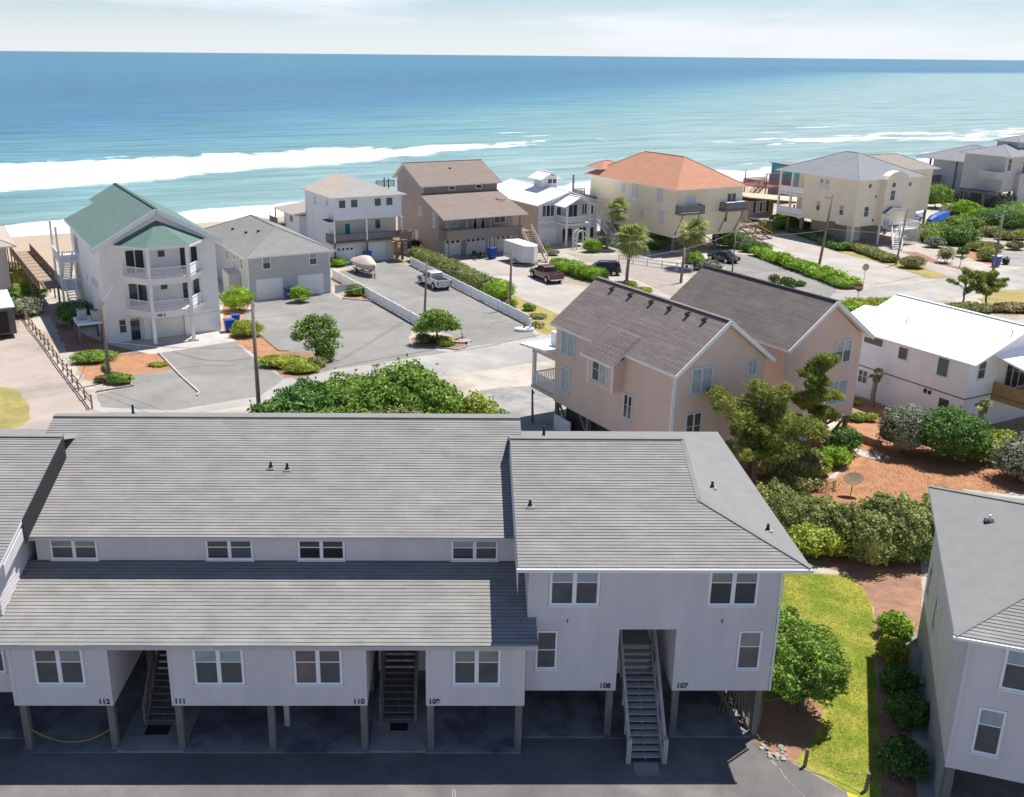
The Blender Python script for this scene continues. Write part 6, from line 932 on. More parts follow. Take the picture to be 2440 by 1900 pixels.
# --- yard behind the pink houses
hedge('broad leafy hedge between the lawn and the pine straw yard', [(22.0, 49.6), (24.0, 50.4), (27.5, 50.6)], 3.8, 2.55, LH, 17000, .14, 260, 1.1, mixh=.15); hedge('long sunlit hedge sloping along the townhouse end', [(18.6, 54.5), (20.0, 52.6), (21.6, 51.0)], 3.0, 2.0, LH, 8000, .14, 261, 1.0); shrub('yellow green shrub at the foot of the long hedge', (20.2, 49.9), 2.3, 1.3, 1.7, LY, 2600, .15, 262, lobes=5); shrub('dark glossy shrub at the hedge foot', (24.8, 49.0), 2.2, 1.0, 2.0, LD, 1800, .16, 263)
tree('clipped_tree', 'dense round clipped tree beside the end unit of the townhouse', (14.6, 35.9), 4.2, [(-.1, .2, 2.55, 1.4, 1.5, 1.2), (-.7, 1.4, 2.55, 1.2, 1.4, 1.2), (.25, -.7, 2.15, 1.2, 1.1, 1.0), (-.8, 2.8, 2.2, .9, 1.1, 1.0), (-.6, -.8, 2.05, 1.1, .9, .9)], LG, 11000, .11, 264, .16, .35, core=.88, shell=.16, sprig=.01)
shrub('leafy shrub tucked against the townhouse side wall', (12.95, 40.4), .7, 1.1, 1.6, LG, 700, .13, 265); shrub('narrow shrub behind the clipped tree', (12.9, 38.2), .5, .9, 2.4, LG, 500, .13, 266)
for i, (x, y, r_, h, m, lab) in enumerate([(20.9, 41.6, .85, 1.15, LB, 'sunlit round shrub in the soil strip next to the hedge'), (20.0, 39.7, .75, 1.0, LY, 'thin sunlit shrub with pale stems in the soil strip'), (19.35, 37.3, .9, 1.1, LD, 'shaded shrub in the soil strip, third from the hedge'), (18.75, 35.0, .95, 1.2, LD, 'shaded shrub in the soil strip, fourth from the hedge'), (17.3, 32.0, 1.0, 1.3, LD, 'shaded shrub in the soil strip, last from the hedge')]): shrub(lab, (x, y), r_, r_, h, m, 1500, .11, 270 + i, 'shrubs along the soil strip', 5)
def pine(label, loc, h, seed, tips, n=5200, size=.30, group='pine trees', lean=(0, 0), tr=.16):
    return tree('pine_tree', label, loc, h, tips, LP, n, size, seed, tr, .62, 'pine tree', group, aspect=1.0, core=0, shell=.85, lean=lean, bottom=-.9)
def needles(tips, rnd, k=3):
    out = []
    for x, y, z, r_ in tips:
        for j in range(k): out.append((x + rnd.uniform(-.5, .5) * r_, y + rnd.uniform(-.5, .5) * r_, z + rnd.uniform(-.25, .25) * r_, r_ * rnd.uniform(.55, .95), r_ * rnd.uniform(.55, .95), r_ * rnd.uniform(.42, .70)))
    return out
def pine_crown(me_name, blobs, n, seed): return leaf_mesh(me_name, blobs, int(n * 2.3), .055, LP, seed, aspect=6.5, core=0, shell=.95, bottom=-.9, spread=1.4)
def pine_tree(label, loc, h, tips, seed, n=9000, tr=.15, lean=(0, 0)):
    t = thing('pine_tree', label, 'pine tree', loc, 0, 'pine trees'); rnd = random.Random(seed); mb = MB(); top = Vector((lean[0], lean[1], h)); limb(mb, (0, 0, -.1), top, tr, tr * .25, rnd, 8, .10)
    for x, y, z, r_ in tips: s = max(.25, min(.92, (z - .6) / h)); limb(mb, (lean[0] * s, lean[1] * s, h * s), (x, y, z), tr * .32, .02, rnd, 4, .25)
    mb.build('trunk', BARK, t, smooth=True); link('crown', pine_crown('crown', needles(tips, rnd), n, seed), parent=t); return t
def auto_tips(h, spread, nb, seed, low=.35, r_=.42):
    rnd = random.Random(seed); out = [(0, 0, h, r_ * .8), (0.1, 0, h * .96, r_)]
    for i in range(nb):
        s = low + (1 - low) * (i + rnd.random()) / nb; a = rnd.random() * 6.283; L = spread * (1.15 - .75 * s) * rnd.uniform(.6, 1.2)
        for k in (.45, .75, 1.0): out.append((math.cos(a) * L * k + rnd.uniform(-.15, .15), math.sin(a) * L * k + rnd.uniform(-.15, .15), h * s + L * k * .32 + rnd.uniform(-.15, .2), r_ * rnd.uniform(.7, 1.15)))
    return out
pine_tree('twisted pine with bare lower limbs between the pink houses and townhouse roof', (18.6, 57.6), 6.6, [(-2.9, .6, 6.6, .75), (-2.1, .2, 6.1, .8), (-1.2, -.3, 5.4, .9), (.2, .2, 6.9, .8), (.9, .4, 6.1, .9), (1.5, .1, 5.2, 1.0), (-.4, .6, 5.9, .9), (2.6, .2, 4.7, 1.0), (3.6, .3, 4.4, .9), (.3, -.7, 4.3, .9), (-.9, -.2, 3.8, .8), (1.8, -.5, 3.5, .9), (-1.8, .1, 3.2, .7), (.6, 0, 3.0, .8), (1.2, -.2, 7.0, .6), (-.3, .2, 7.2, .5)] + [(x_ + .3, y_, z_ * .72 + .6, q_) for x_, y_, z_, q_ in auto_tips(6.8, 2.3, 16, 301, .45, .5)], 301, 24000, .20)
pine_tree('taller bushy pine against the pink gable', (22.9, 60.6), 8.3, auto_tips(8.2, 1.9, 22, 302, .45), 302, 17000, .15)
shrub('spreading olive shrub below the twisted pine', (21.9, 60.6), 2.4, 1.5, 1.9, LO, 3200, .16, 303, lobes=6); shrub('sprawling low olive branches over the pine straw', (21.5, 58.6), 2.0, .9, .9, LO, 1100, .15, 304, core=.4, shell=.7); shrub('rounded bright green shrub below the twisted pine', (23.7, 61.2), 1.15, 1.1, 1.6, LB, 2400, .11, 305); shrub('leaning bright green shrub beside the concrete ramp', (25.5, 62.8), 1.35, 1.0, 1.3, LB, 2400, .11, 306); shrub('dark green shrub under the raised pink house corner', (27.0, 65.2), 1.35, 1.2, 1.7, LD, 2200, .12, 307); shrub('withered creeping plant in the pine straw', (23.0, 58.8), 1.6, .7, .6, LDRY, 420, .13, 308, core=0, shell=.9)
shrub('silvery dense shrub beside the white house wall', (31.3, 65.2), 2.0, 1.9, 3.2, LS, 4800, .14, 310, lobes=7); shrub('large dark green shrub in the pine straw yard', (34.0, 64.0), 2.8, 2.4, 3.3, LD, 6000, .17, 311, lobes=7); shrub('broad silvery shrub at the yard edge', (38.6, 60.3), 3.6, 2.4, 3.2, LS, 7000, .16, 312, lobes=8); shrub('yellow green low shrub at the white house corner', (38.6, 66.2), 1.6, 1.1, 1.2, LY, 1200, .14, 313); shrub('yellowish shrub between the dark and silvery shrubs', (36.3, 63.6), 1.5, 1.2, 1.6, LY, 1200, .14, 314); shrub('small round shrub beside the garden path', (31.64, 75.38), .7, .6, .6, LY, 500, .1, 315); shrub('small grassy shrub below the garden path', (30.45, 71.70), .9, .7, .6, LG, 600, .1, 316); shrub('small shrub beside the wooden retaining wall', (31.47, 71.54), .6, .5, .6, LY, 350, .1, 317)
# small pruned palms by the white house
for i, (p, h, lab) in enumerate([((32.95, 75.01), 3.6, 'pruned stubby palm with bare crown by the pink house corner'), ((36.00, 77.19), 3.0, 'pruned stubby palm by the white house wall'), ((38.03, 68.27), 3.4, 'small young palm at the white house corner')]): palm(lab, p, h * .72, .75, 320 + i, 0.1, 9)
# palms of the forecourt
palm('tall leaning palm before the grey house with the white roof', UV(85.0, 117.0), 5.6, 2.3, 330, 1.4, 46); palm('tallest full palm on the mauve forecourt', UV(73.9, 97.2), 5.2, 2.9, 331, .4, 58); palm('short full palm before the cream house balcony', UV(86.5, 101.2), 4.7, 2.7, 332, .5, 54)
# pines across the street
pine_tree('open crowned pine behind the white metal roof ridge', UV(100.5, 70.8), 3.9, auto_tips(3.8, 2.2, 12, 340, .35, .40), 340, 7000, .12); pine_tree('loose pine beside the tall street pole', UV(102.9, 69.6), 3.7, auto_tips(3.6, 2.2, 12, 341, .35, .40), 341, 7000, .12); pine_tree('wide low pine at the dry verge corner', UV(104.5, 64.0), 3.0, auto_tips(2.9, 2.4, 12, 342, .3, .45), 342, 7000, .12)
for i, (u, v, r_, h, m) in enumerate([(86.5, 73.0, 2.4, 1.7, LY), (89.0, 72.6, 2.2, 1.6, LY), (84.2, 71.6, 1.9, 1.6, LB), (91.2, 72.0, 1.8, 1.5, LB)]): shrub(['yellow green bush beside the stop sign', 'yellow green bush in the row by the stop sign', 'bright bush between the pink roof and white roof', 'bright bush at the far end of the stop sign row'][i], UV(u, v), r_, r_ * .8, h, m, 2600, .17, 350 + i, 'bushes behind the white metal roof', 6)
shrub('low olive scrub behind the white metal roof', UV(98.5, 68.5), 3.0, 1.6, 1.0, LO, 1800, .18, 355); shrub('dry scrub at the verge behind the white metal roof', UV(103.5, 66.5), 3.4, 1.6, .9, LDRY, 1500, .18, 356)

# ================================================================== STREET FURNITURE, FENCES
POLEM = M('pole_wood', (0.22, 0.185, 0.155), 0.9, 0.2, 3, bump=0.4, bscale=8, stretch=(1, 1, .2))
def pole(label, p, h, r=0.15, lean=(0, 0), arm=None):
    t = thing('utility_pole', label, 'utility pole', p, 0, 'wooden utility poles'); MB().tube((0, 0, -.1), (lean[0], lean[1], h), r, r * .68, 10).build('shaft', POLEM, t, smooth=True)
    if arm: MB().bar((lean[0], lean[1], h - .5), (lean[0] + arm[0], lean[1] + arm[1], h - .45), .08, .10).build('crossarm', POLEM, t); MB().tube((lean[0] + arm[0] * .9, lean[1] + arm[1] * .9, h - .42), (lean[0] + arm[0] * .9, lean[1] + arm[1] * .9, h - .22), .05, .04, 7).build('insulator', CONCG, t)
    else: MB().tube((lean[0] + .12, lean[1], h - .35), (lean[0] + .12, lean[1], h - .12), .05, .04, 7).build('insulator', CONCG, t)
    return Vector((p[0] + lean[0], p[1] + lean[1], h - .15))
tops = [pole('wooden pole rising from the pine straw before the green roofed house', UV(11.4, 84.6), 7.0, .17, (.15, 0)), pole('tall wooden pole rising behind the townhouse roof ridge', (-14.5, 70.0), 9.4, .17, (0, 0)), pole('wooden pole on the gravel drive beside the white pickup', UV(45.2, 94.2), 5.6, .14, (.25, 0)), pole('wooden pole with short arm at the low white fence', UV(54.2, 91.7), 6.6, .15, (.1, 0), (-.9, .2)), pole('short grey pole beside the concrete parking pad', (5.75, 71.0), 2.6, .10, (-.1, 0)), pole('thick short pole at the forecourt edge before the cream house', UV(79.9, 94.3), 4.3, .2, (.15, 0), (-1.9, -.5)), pole('thin pole beside the grey drive of the cream house', UV(89.5, 95.9), 5.5, .1, (0, 0), (1.8, .6)), pole('leaning wooden pole in the hedge before the yellow stilt house', UV(103.1, 94.3), 9.4, .19, (.8, .2), (-.9, .3)), pole('thin dark pole beside the golden clipped shrub', UV(113.4, 90.6), 7.4, .12, (.6, .2)), pole('tall street pole beside the blue bin', UV(112.9, 76.2), 8.7, .18, (0, 0))]
def wire(label, a, b, sag, r=.02):
    mb = MB(); prev = None
    for i in range(17): t = i / 16; q = Vector(a).lerp(Vector(b), t) - Vector((0, 0, sag * 4 * t * (1 - t))); (prev is not None) and mb.tube(prev, q, r, n=5, cap=False); prev = q
    tag(mb.build('overhead_wire', STEEL), label, 'wire', 'overhead wires')
wire('thin wire between the lane pole and the tall pole behind the ridge', tops[0] - Vector((0, 0, 3.3)), tops[1] - Vector((0, 0, 3.2)), .3); wire('upper wire from the pine straw pole to the tall ridge pole', tops[0] - Vector((0, 0, 1.5)), tops[1], .4); wire('wire from the tall ridge pole across the grey lot', tops[1], tops[2] + Vector((0, 0, -.5)), .6); wire('lower wire from the tall ridge pole across the grey lot', tops[1] - Vector((0, 0, 1.1)), tops[2] - Vector((0, 0, 1.8)), .5); wire('wire running between the two poles at the white fences', tops[2] - Vector((0, 0, .3)), tops[3] - Vector((0, 0, 2.6)), .3); wire('wire over the maroon pickup to the forecourt pole', tops[3] - Vector((0, 0, 1.2)), tops[5], .7); wire('wire from the forecourt pole to the thin pole', tops[5], tops[6], .2); wire('wire from the thin pole to the leaning pole', tops[6] - Vector((0, 0, .4)), tops[7] - Vector((.5, 0, 4.5)), .3); wire('wire from the leaning pole to the thin dark pole', tops[7] - Vector((.4, 0, 4.2)), tops[8] - Vector((0, 0, 2.8)), .3); wire('wire from the thin dark pole to the tall street pole', tops[8] - Vector((0, 0, 2.6)), tops[9], .5); wire('service wire down to the green roofed house', tops[0], (*UV(14.5, 96.6), 6.0), .2)
# low white fences either side of the gravel drive
def fence(label, a, b, h, n_, mat=WVINYL, group='low white fences'):
    a, b = Vector((*a, 0)), Vector((*b, 0)); d = (b - a); ang = math.atan2(d.y, d.x); t = thing('fence', label, 'fence', a, ang, group); L = d.length; s = L / n_
    for i in range(n_ + 1): pbox('fence_post', t, i * s - .06, i * s + .06, -.06, .06, 0, h + .12, mat)
    for i in range(n_): pbox('fence_panel', t, i * s + .06, (i + 1) * s - .06, -.02, .02, .05, h - .04, mat); pbox('top_rail', t, i * s + .06, (i + 1) * s - .06, -.04, .04, h - .04, h + .05, mat)
    return t
fence('long low white fence beside the wide grey lot', UV(42.9, 115.3), UV(42.3, 89.2), 1.05, 11); fence('low white fence below the clipped hedge', UV(54.9, 118.5), UV(52.6, 85.0), 1.0, 14)
fence('short pale fence at the end of the grey house', UV(40.2, 107.4), UV(43.0, 107.0), .9, 1, PNL, None)
t = thing('rail_fence', 'white two rail fence beside the mauve forecourt', 'fence', UV(81.0, 108.5), math.atan2(*(lambda a, b: (b[1] - a[1], b[0] - a[0]))(UV(81.0, 108.5), UV(85.3, 98.5))))
for i in range(6): pbox('fence_post', t, i * 2.15 - .06, i * 2.15 + .06, -.06, .06, 0, 1.0, WHITE)
for i in range(5):
    for z in (.45, .88): pbox('fence_rail', t, i * 2.15 + .06, (i + 1) * 2.15 - .06, -.025, .025, z - .06, z + .06, WHITE)
# rope and post fence along the lane
fp = [Vector((*p, 0)) for p in ((-45.35, 102.85), (-41.71, 96.57), (-37.52, 89.65), (-33.89, 83.34), (-31.90, 80.06), (-28.06, 73.60))]; seg = []
for a, b in zip(fp, fp[1:]):
    k = max(1, round((b - a).length / 2.3)); seg += [a.lerp(b, i / k) for i in range(k)]
seg.append(fp[-1]); t = thing('rail_fence', 'weathered split rail fence along the sandy lane', 'fence', seg[0], 0)
for i, p in enumerate(seg):
    q = p - seg[0]; MB().tube((q.x, q.y, -.1), (q.x + random.uniform(-.06, .06), q.y, 1.05 + random.uniform(-.1, .15)), .075, .06, 7).build('fence_post', WOODB, t)
    if i < len(seg) - 1:
        w_ = seg[i + 1] - seg[0]
        for z in (.45, .85): MB().bar((q.x, q.y, z + random.uniform(-.06, .06)), (w_.x, w_.y, z + random.uniform(-.06, .06)), .06, .10).build('fence_rail', WOODB, t)
# timber kerbs round the beds
def kerb(label, pts, w=.14, h=.14, mat=CONC):
    p0 = Vector((*pts[0], 0)); mb = MB()
    for a, b in zip(pts, pts[1:]): mb.bar((a[0] - p0.x, a[1] - p0.y, h / 2), (b[0] - p0.x, b[1] - p0.y, h / 2), w, h)
    tag(mb.build('kerb', mat, loc=p0), label, 'kerb')
kerb('pale kerb between the pine straw bed and gravel driveway', [(-27.24, 88.90), (-23.55, 82.15), (-20.79, 77.54), (-20.75, 76.74)]); kerb('low kerb along the pine straw corner bed', [(-13.29, 115.51), (-12.76, 110.95), (-9.24, 109.66)], mat=PINKD); kerb('low kerb below the mulch island point', [(-1.93, 91.28), (0.16, 90.41), (1.08, 91.61), (1.22, 92.98)], mat=PINKD); kerb('pale kerb at the pole corner by the driveway', [(-29.11, 77.62), (-26.61, 79.21), (-28.24, 81.72)], mat=PINKD); kerb('dark kerb edge along the grey lot', [(-22.14, 101.06), (-16.44, 89.83), (-15.48, 89.74)], .1, .08, WOODB); kerb('timber edging beside the white garden fence', [(-9.33, 109.66), (-4.07, 98.78)], .12, .08, WOODG); kerb('low retaining timber in the far garden', [(81.78, 157.37), (87.61, 162.92), (90.46, 165.42)], .2, .35, WOODT)
t = tag(MB().box(-1.9, 1.9, -.12, .12, 0, .55).build('retaining_wall', WOODB, loc=(*(29.05, 67.54), 0)), 'low wooden retaining wall stepping down in the pine straw yard', 'wall'); t.rotation_euler = (0, 0, -1.05)
for i in range(6):
    b = bmesh.new(); bmesh.ops.create_icosphere(b, subdivisions=2, radius=.17); rr_ = random.Random(60 + i)
    for v_ in b.verts: v_.co *= rr_.uniform(.85, 1.15)
    me_ = bpy.data.meshes.new('boulder'); b.to_mesh(me_); b.free(); me_.materials.append(CONC); o_ = link('boulder', me_, (29.25 + .1 * i * (-.5 if i % 2 else 1), 64.9 - .24 * i, .1)); tag(o_, 'small pale boulder at the end of the wooden retaining wall', 'boulder', 'boulders by the retaining wall')
# signs
REDS = M('sign_red', (0.32, 0.05, 0.05), 0.5, 0.1); SGB = M('sign_back', (0.42, 0.41, 0.40), 0.5, 0.1, metal=.3)
def octo(mb, y, r, mi=0, t=.02):
    pts = [(r * math.cos(R(22.5 + 45 * k)), r * math.sin(R(22.5 + 45 * k))) for k in range(8)]; mb.add([(a, y, b) for a, b in pts] + [(a, y + t, b) for a, b in pts], [tuple(range(8)), tuple(range(15, 7, -1))] + [(k, (k + 1) % 8, (k + 1) % 8 + 8, k + 8) for k in range(8)], mi)
t = thing('stop_sign', 'red stop sign rising behind the umber roof', 'stop sign', UV(87.6, 74.2), 0); MB().tube((0, 0, 0), (0, 0, 2.6), .04, .04, 7).build('post', STEEL, t); m = MB(); octo(m, -.05, .45); o = m.build('plate', REDS, t); o.location = (0, 0, 2.7); text(t, 'STOP', (0, -.065, 2.58), .30, WHITE, name='lettering')
t = thing('road_sign', 'back of a round grey road sign on a post at the street edge', 'road sign', UV(98.4, 82.8), R(10)); MB().tube((0, 0, 0), (0, 0, 2.4), .035, .035, 7).build('post', STEEL, t); m = MB(); octo(m, -.04, .46); o = m.build('plate', SGB, t); o.location = (0, 0, 2.4)
t = thing('satellite_dish', 'brown round dish on a thin pole in the pine straw yard', 'dish', (24.89, 57.87), 0); MB().tube((0, 0, 0), (.05, 0, 1.05), .03, .03, 7).build('post', WOODB, t); m = MB(); vs = []
for k in range(16): a = 2 * math.pi * k / 16; vs.append((.62 * math.cos(a), .42 * math.sin(a), .22 * math.sin(a)))
m.add([(0, 0, -.12)] + vs, [(0, 1 + k, 1 + (k + 1) % 16) for k in range(16)]); o = m.build('reflector', WOODB, t, smooth=True); o.location = (.05, 0, 1.15); o.rotation_euler = (.1, -.2, 0)
t = thing('mailbox', 'small mailbox on a leaning post by the pale drive', 'mailbox', (66.44, 130.84), .4); MB().tube((0, 0, 0), (.12, 0, 1.1), .05, .04, 7).build('post', WOODB, t); MB().box(-.12, .5, -.1, .1, 1.1, 1.32).build('box', DKR, t, .04)
t = thing('garden_sculpture', 'driftwood piece in a white edged bed at the fence end', 'driftwood', (0.38, 93.25), 0); MB().prism([(1.1 * math.cos(a), .6 * math.sin(a)) for a in [k * math.pi / 8 for k in range(16)]], 0, .18).build('bed_edge', PINKD, t); MB().tube((-.6, 0, .2), (.3, .1, .5), .09, .05, 7).tube((.2, .1, .45), (.1, .1, 1.1), .06, .02, 6).tube((.1, .05, .3), (.6, 0, .55), .05, .02, 6).build('branch', WOODB, t)
t = thing('gate_pillar', 'white curved pillar base at the end of the low fence', 'pillar', (6.79, 97.47), 0); MB().prism([(1.0 * math.cos(a), .55 * math.sin(a)) for a in [k * math.pi / 8 for k in range(16)]], 0, .3).build('base', WHITE, t); MB().box(.45, .7, -.1, .1, .3, 1.3).build('post', WHITE, t); MB().box(-.1, .1, .1, .3, .3, .9).build('post', WOODB, t)
t = thing('arbor', 'white garden arbor with arched top before the grey house', 'arbor', UV(81.6, 118.3), SA)
for y in (0, .9):
    m = MB(); pts = [(-.85, 0), (-.85, 1.9)] + [(-.85 * math.cos(a), 1.9 + .75 * math.sin(a)) for a in [math.pi * k / 8 for k in range(1, 8)]] + [(.85, 1.9), (.85, 0)]
    for a, b in zip(pts, pts[1:]): m.bar((a[0], y, a[1]), (b[0], y, b[1]), .12, .12)
    m.build('arch', WHITE, t)
for z in (.5, 1.0, 1.5):
    for x in (-.85, .85): pbox('slat', t, x - .02, x + .02, .06, .84, z - .04, z + .04, WHITE)
# bins
def bin_(label, loc, mat, rz=0.0, h=1.05, w=.6, lid=None):
    t = thing('wheelie_bin', label, 'bin', loc, rz, 'wheeled bins'); m = MB(); a, b = w * .40, w * .5; m.add([(-a, -a, .08), (a, -a, .08), (a, a, .08), (-a, a, .08), (-b, -b, h - .1), (b, -b, h - .1), (b, b, h - .1), (-b, b, h - .1)], [(0, 3, 2, 1), (4, 5, 6, 7), (0, 1, 5, 4), (1, 2, 6, 5), (2, 3, 7, 6), (3, 0, 4, 7)]); m.build('body', mat, t, .03)
    m = MB(); m.extr([(-b - .03, h - .09), (b + .06, h - .09), (b + .06, h - .03), (0, h + .06), (-b - .03, h)], -b - .02, b + .02, 0, 'x'); m.build('lid', lid or mat, t)
    for x in (-.22, .22): MB().tube((x - .03, a, .1), (x + .03, a, .1), .1, .1, 10).build('wheel', BLACK, t)
    return t
bin_('bright blue bin on the pine straw by the green roofed house', (-22.42, 96.67), BINBLUE, 0.4, 1.25, .95); bin_('second blue bin tucked behind the bright blue one', (-22.24, 98.82), BINBLUE, 0.3, 1.2, .8)
bin_('navy bin between the garage doors of the grey house, next to the first door', UV(34.6, 107.0), BINBLUE, SA, 1.2, .9, lid=M('navy_lid', (.02, .03, .07), .5, .1)); bin_('black bin between the garage doors, behind the round shrub', UV(35.5, 106.9), BLACK, SA, 1.15, .9); bin_('blue bin beside the covered boat', UV(50.4, 122.3), BINBLUE, SA, 1.5, .9); bin_('blue bin beside the enclosed white trailer', UV(66.6, 117.6), BINBLUE, SA + .2, 1.5, 1.0); bin_('blue bin with white lid at the tall street pole', UV(124.5, 83.8), BINBLUE, SA, 1.5, .9, lid=WHITE); bin_('blue barrel bin below the dune steps', (91.11, 197.91), BINBLUE, 0, 1.9, 1.6)
sk = thing('trash_bag', 'black tied trash bag beside the blue street bin', 'trash bag', UV(127.1, 84.2), 0); m = leaf_mesh('bag', [(0, 0, .5, .55, .5, .5)], 1, .01, BLACK, 3, core=1.0); link('bag', m, parent=sk); MB().tube((0, 0, .9), (.08, 0, 1.15), .1, .04, 7).build('knot', BLACK, sk)
# green garden chairs by the brown house
for i, (u, v, a) in enumerate([(64.6, 118.9, .5), (65.4, 118.3, 2.0), (64.2, 117.9, -1.0)]):
    t = thing('garden_chair', 'dark green plastic chair before the brown house garages', 'chair', UV(u, v), a, 'dark green chairs'); CHG = M('dark_green_plastic', (.025, .07, .07), .5, .1); pbox('seat', t, -.28, .28, -.28, .28, .40, .46, CHG); pbox('backrest', t, -.28, .28, .22, .28, .46, 1.0, CHG)
    for x in (-.25, .25):
        for y in (-.25, .25): pbox('leg', t, x - .03, x + .03, y - .03, y + .03, 0, .4, CHG)
        pbox('armrest', t, x - .03, x + .03, -.28, .25, .62, .66, CHG)
# AC units
def acunit(label, loc, h, rz, mat=None):
    t = thing('ac_unit', label, 'AC unit', (*loc[:2], h), rz, None); pbox('casing', t, -.42, .42, -.42, .42, 0, .95, mat or STEEL, .05); MB().tube((0, 0, .95), (0, 0, 1.0), .34, .30, 14).build('fan_grille', DKR, t)
    for k in range(4): pbox('louvre', t, -.435, -.42, -.36, .36, .15 + .19 * k, .25 + .19 * k, DKR)
    return t
pl = thing('ac_platform', 'white timber platform beside the green roofed house', 'platform', UV(12.0, 98.7), SA); pbox('top', pl, -1.1, 1.1, -1.3, 1.6, 1.85, 2.05, WHITE)
for x, y in ((-1, -1.2), (1, -1.2), (-1, 1.5), (1, 1.5)): pbox('post', pl, x - .1, x + .1, y - .1, y + .1, 0, 1.85, WOODG)
acunit('grey AC unit on the platform, nearer the lane', UV(11.6, 99.3), 2.05, SA); acunit('grey AC unit on the platform against the white wall', UV(12.7, 98.3), 2.05, SA)
pl = thing('ac_platform', 'white timber platform under the raised pink house', 'platform', (24.2, 64.5), SA); pbox('top', pl, -2.4, 1.4, -.7, .9, 1.55, 1.75, WHITE)
for x, y in ((-2.3, -.6), (1.3, -.6), (-2.3, .8), (1.3, .8)): pbox('post', pl, x - .1, x + .1, y - .1, y + .1, 0, 1.55, WOODG)
acunit('dark AC unit on the platform beside the pines', (24.9, 64.8), 1.75, SA, M('dark_casing', (.06, .06, .062), .5, .1))
pl = thing('garden_stand', 'wooden stand with planters beside the white house wall', 'stand', (34.78, 78.85), SA); pbox('top', pl, -1.6, 1.6, -.6, .6, 1.0, 1.12, WOODT)
for x in (-1.5, 1.5): pbox('post', pl, x - .08, x + .08, -.5, .5, 0, 1.0, WOODT)
t = thing('rain_barrel', 'black open barrel on the wooden stand', 'barrel', (*(35.28, 78.45), 1.12), 0); MB().tube((0, 0, 0), (0, 0, 1.3), .62, .72, 18).build('body', BLACK, t, smooth=False); MB().tube((0, 0, 1.3), (0, 0, 1.36), .76, .76, 18).build('rim', BLACK, t)
# timber beach walkway beside the green roofed house
wk = thing('beach_walkway', 'weathered timber walkway with side boards leading to the beach', 'walkway', UV(10.4, 112.0), SA + R(92)); n_ = 34
MB().bar((0, -1.0, 2.35), (23.5, -1.0, 2.35), .12, .3).bar((0, 1.0, 2.35), (23.5, 1.0, 2.35), .12, .3).build('joist', WOODG, wk)
for i in range(n_): pbox('plank', wk, i * .69, i * .69 + .66, -1.15, 1.15, 2.5, 2.55, M('walk_plank', (0.36, 0.27, 0.20), .85, .2, 2) if i % 3 else WOODB)
for y in (-1.15, 1.15):
    for i in range(8): pbox('post', wk, i * 3.3, i * 3.3 + .14, y - .07, y + .07, 0, 3.5, WOODB)
    for i in range(7):
        for z in (2.75, 3.05, 3.35): pbox('side_board', wk, i * 3.3 + .14, (i + 1) * 3.3, y - .03, y + .03, z - .13, z + .13, WOODB)
# ================================================================== VEHICLES (local x forward)
TYRE = M('tyre', (.015, .015, .016), .8, .1); RIM = M('alloy_rim', (.55, .56, .57), .35, .05, metal=.7); CARG = glass('car_glass', (.02, .025, .03), .05, .6); LAMP = M('tail_lamp', (.35, .02, .02), .3, 0); HEADL = M('head_lamp', (.75, .76, .76), .2, 0); CHROME = M('chrome', (.6, .6, .6), .2, 0, metal=.9)
def wheel(parent, x, y, r=.38, w=.26):
    m = MB(); m.tube((x, y - w / 2, r), (x, y + w / 2, r), r, r, 20); o = m.build('wheel', TYRE, parent); s = 1 if y > 0 else -1
    m = MB(); m.tube((x, y + s * (w / 2), r), (x, y + s * (w / 2 + .012), r), r * .66, r * .6, 16); m.build('rim', RIM, o)
    m = MB(); m.tube((x, y + s * (w / 2 + .012), r), (x, y + s * (w / 2 + .03), r), r * .16, r * .12, 8); m.build('hub_cap', BLACK, o); return o
def loft(parent, name, secs, mat, bevel=0.03):
    """secs: list of (x, half width low, half width high, z low, z high)"""
    m = MB(); n = len(secs)
    for x, a, b, z0, z1 in secs: m.v += [(x, -a, z0), (x, a, z0), (x, b, z1), (x, -b, z1)]
    for i in range(n - 1):
        o = 4 * i
        for j in range(4): m.f.append((o + j, o + (j + 1) % 4, o + 4 + (j + 1) % 4, o + 4 + j)); m.m.append(0)
    m.f += [(0, 3, 2, 1), (4 * n - 4, 4 * n - 3, 4 * n - 2, 4 * n - 1)]; m.m += [0, 0]
    return m.build(name, mat, parent, bevel)
def quadp(parent, name, pts, mat, t=.012):
    c = sum((Vector(p) for p in pts), Vector()) / len(pts); nrm = (Vector(pts[1]) - Vector(pts[0])).cross(Vector(pts[2]) - Vector(pts[0])).normalized(); m = MB(); n = len(pts)
    m.add([Vector(p) + nrm * t for p in pts] + [Vector(p) - nrm * t for p in pts], [tuple(range(n)), tuple(range(2 * n - 1, n - 1, -1))] + [(i, i + n, (i + 1) % n + n, (i + 1) % n) for i in range(n)]); return m.build(name, mat, parent)
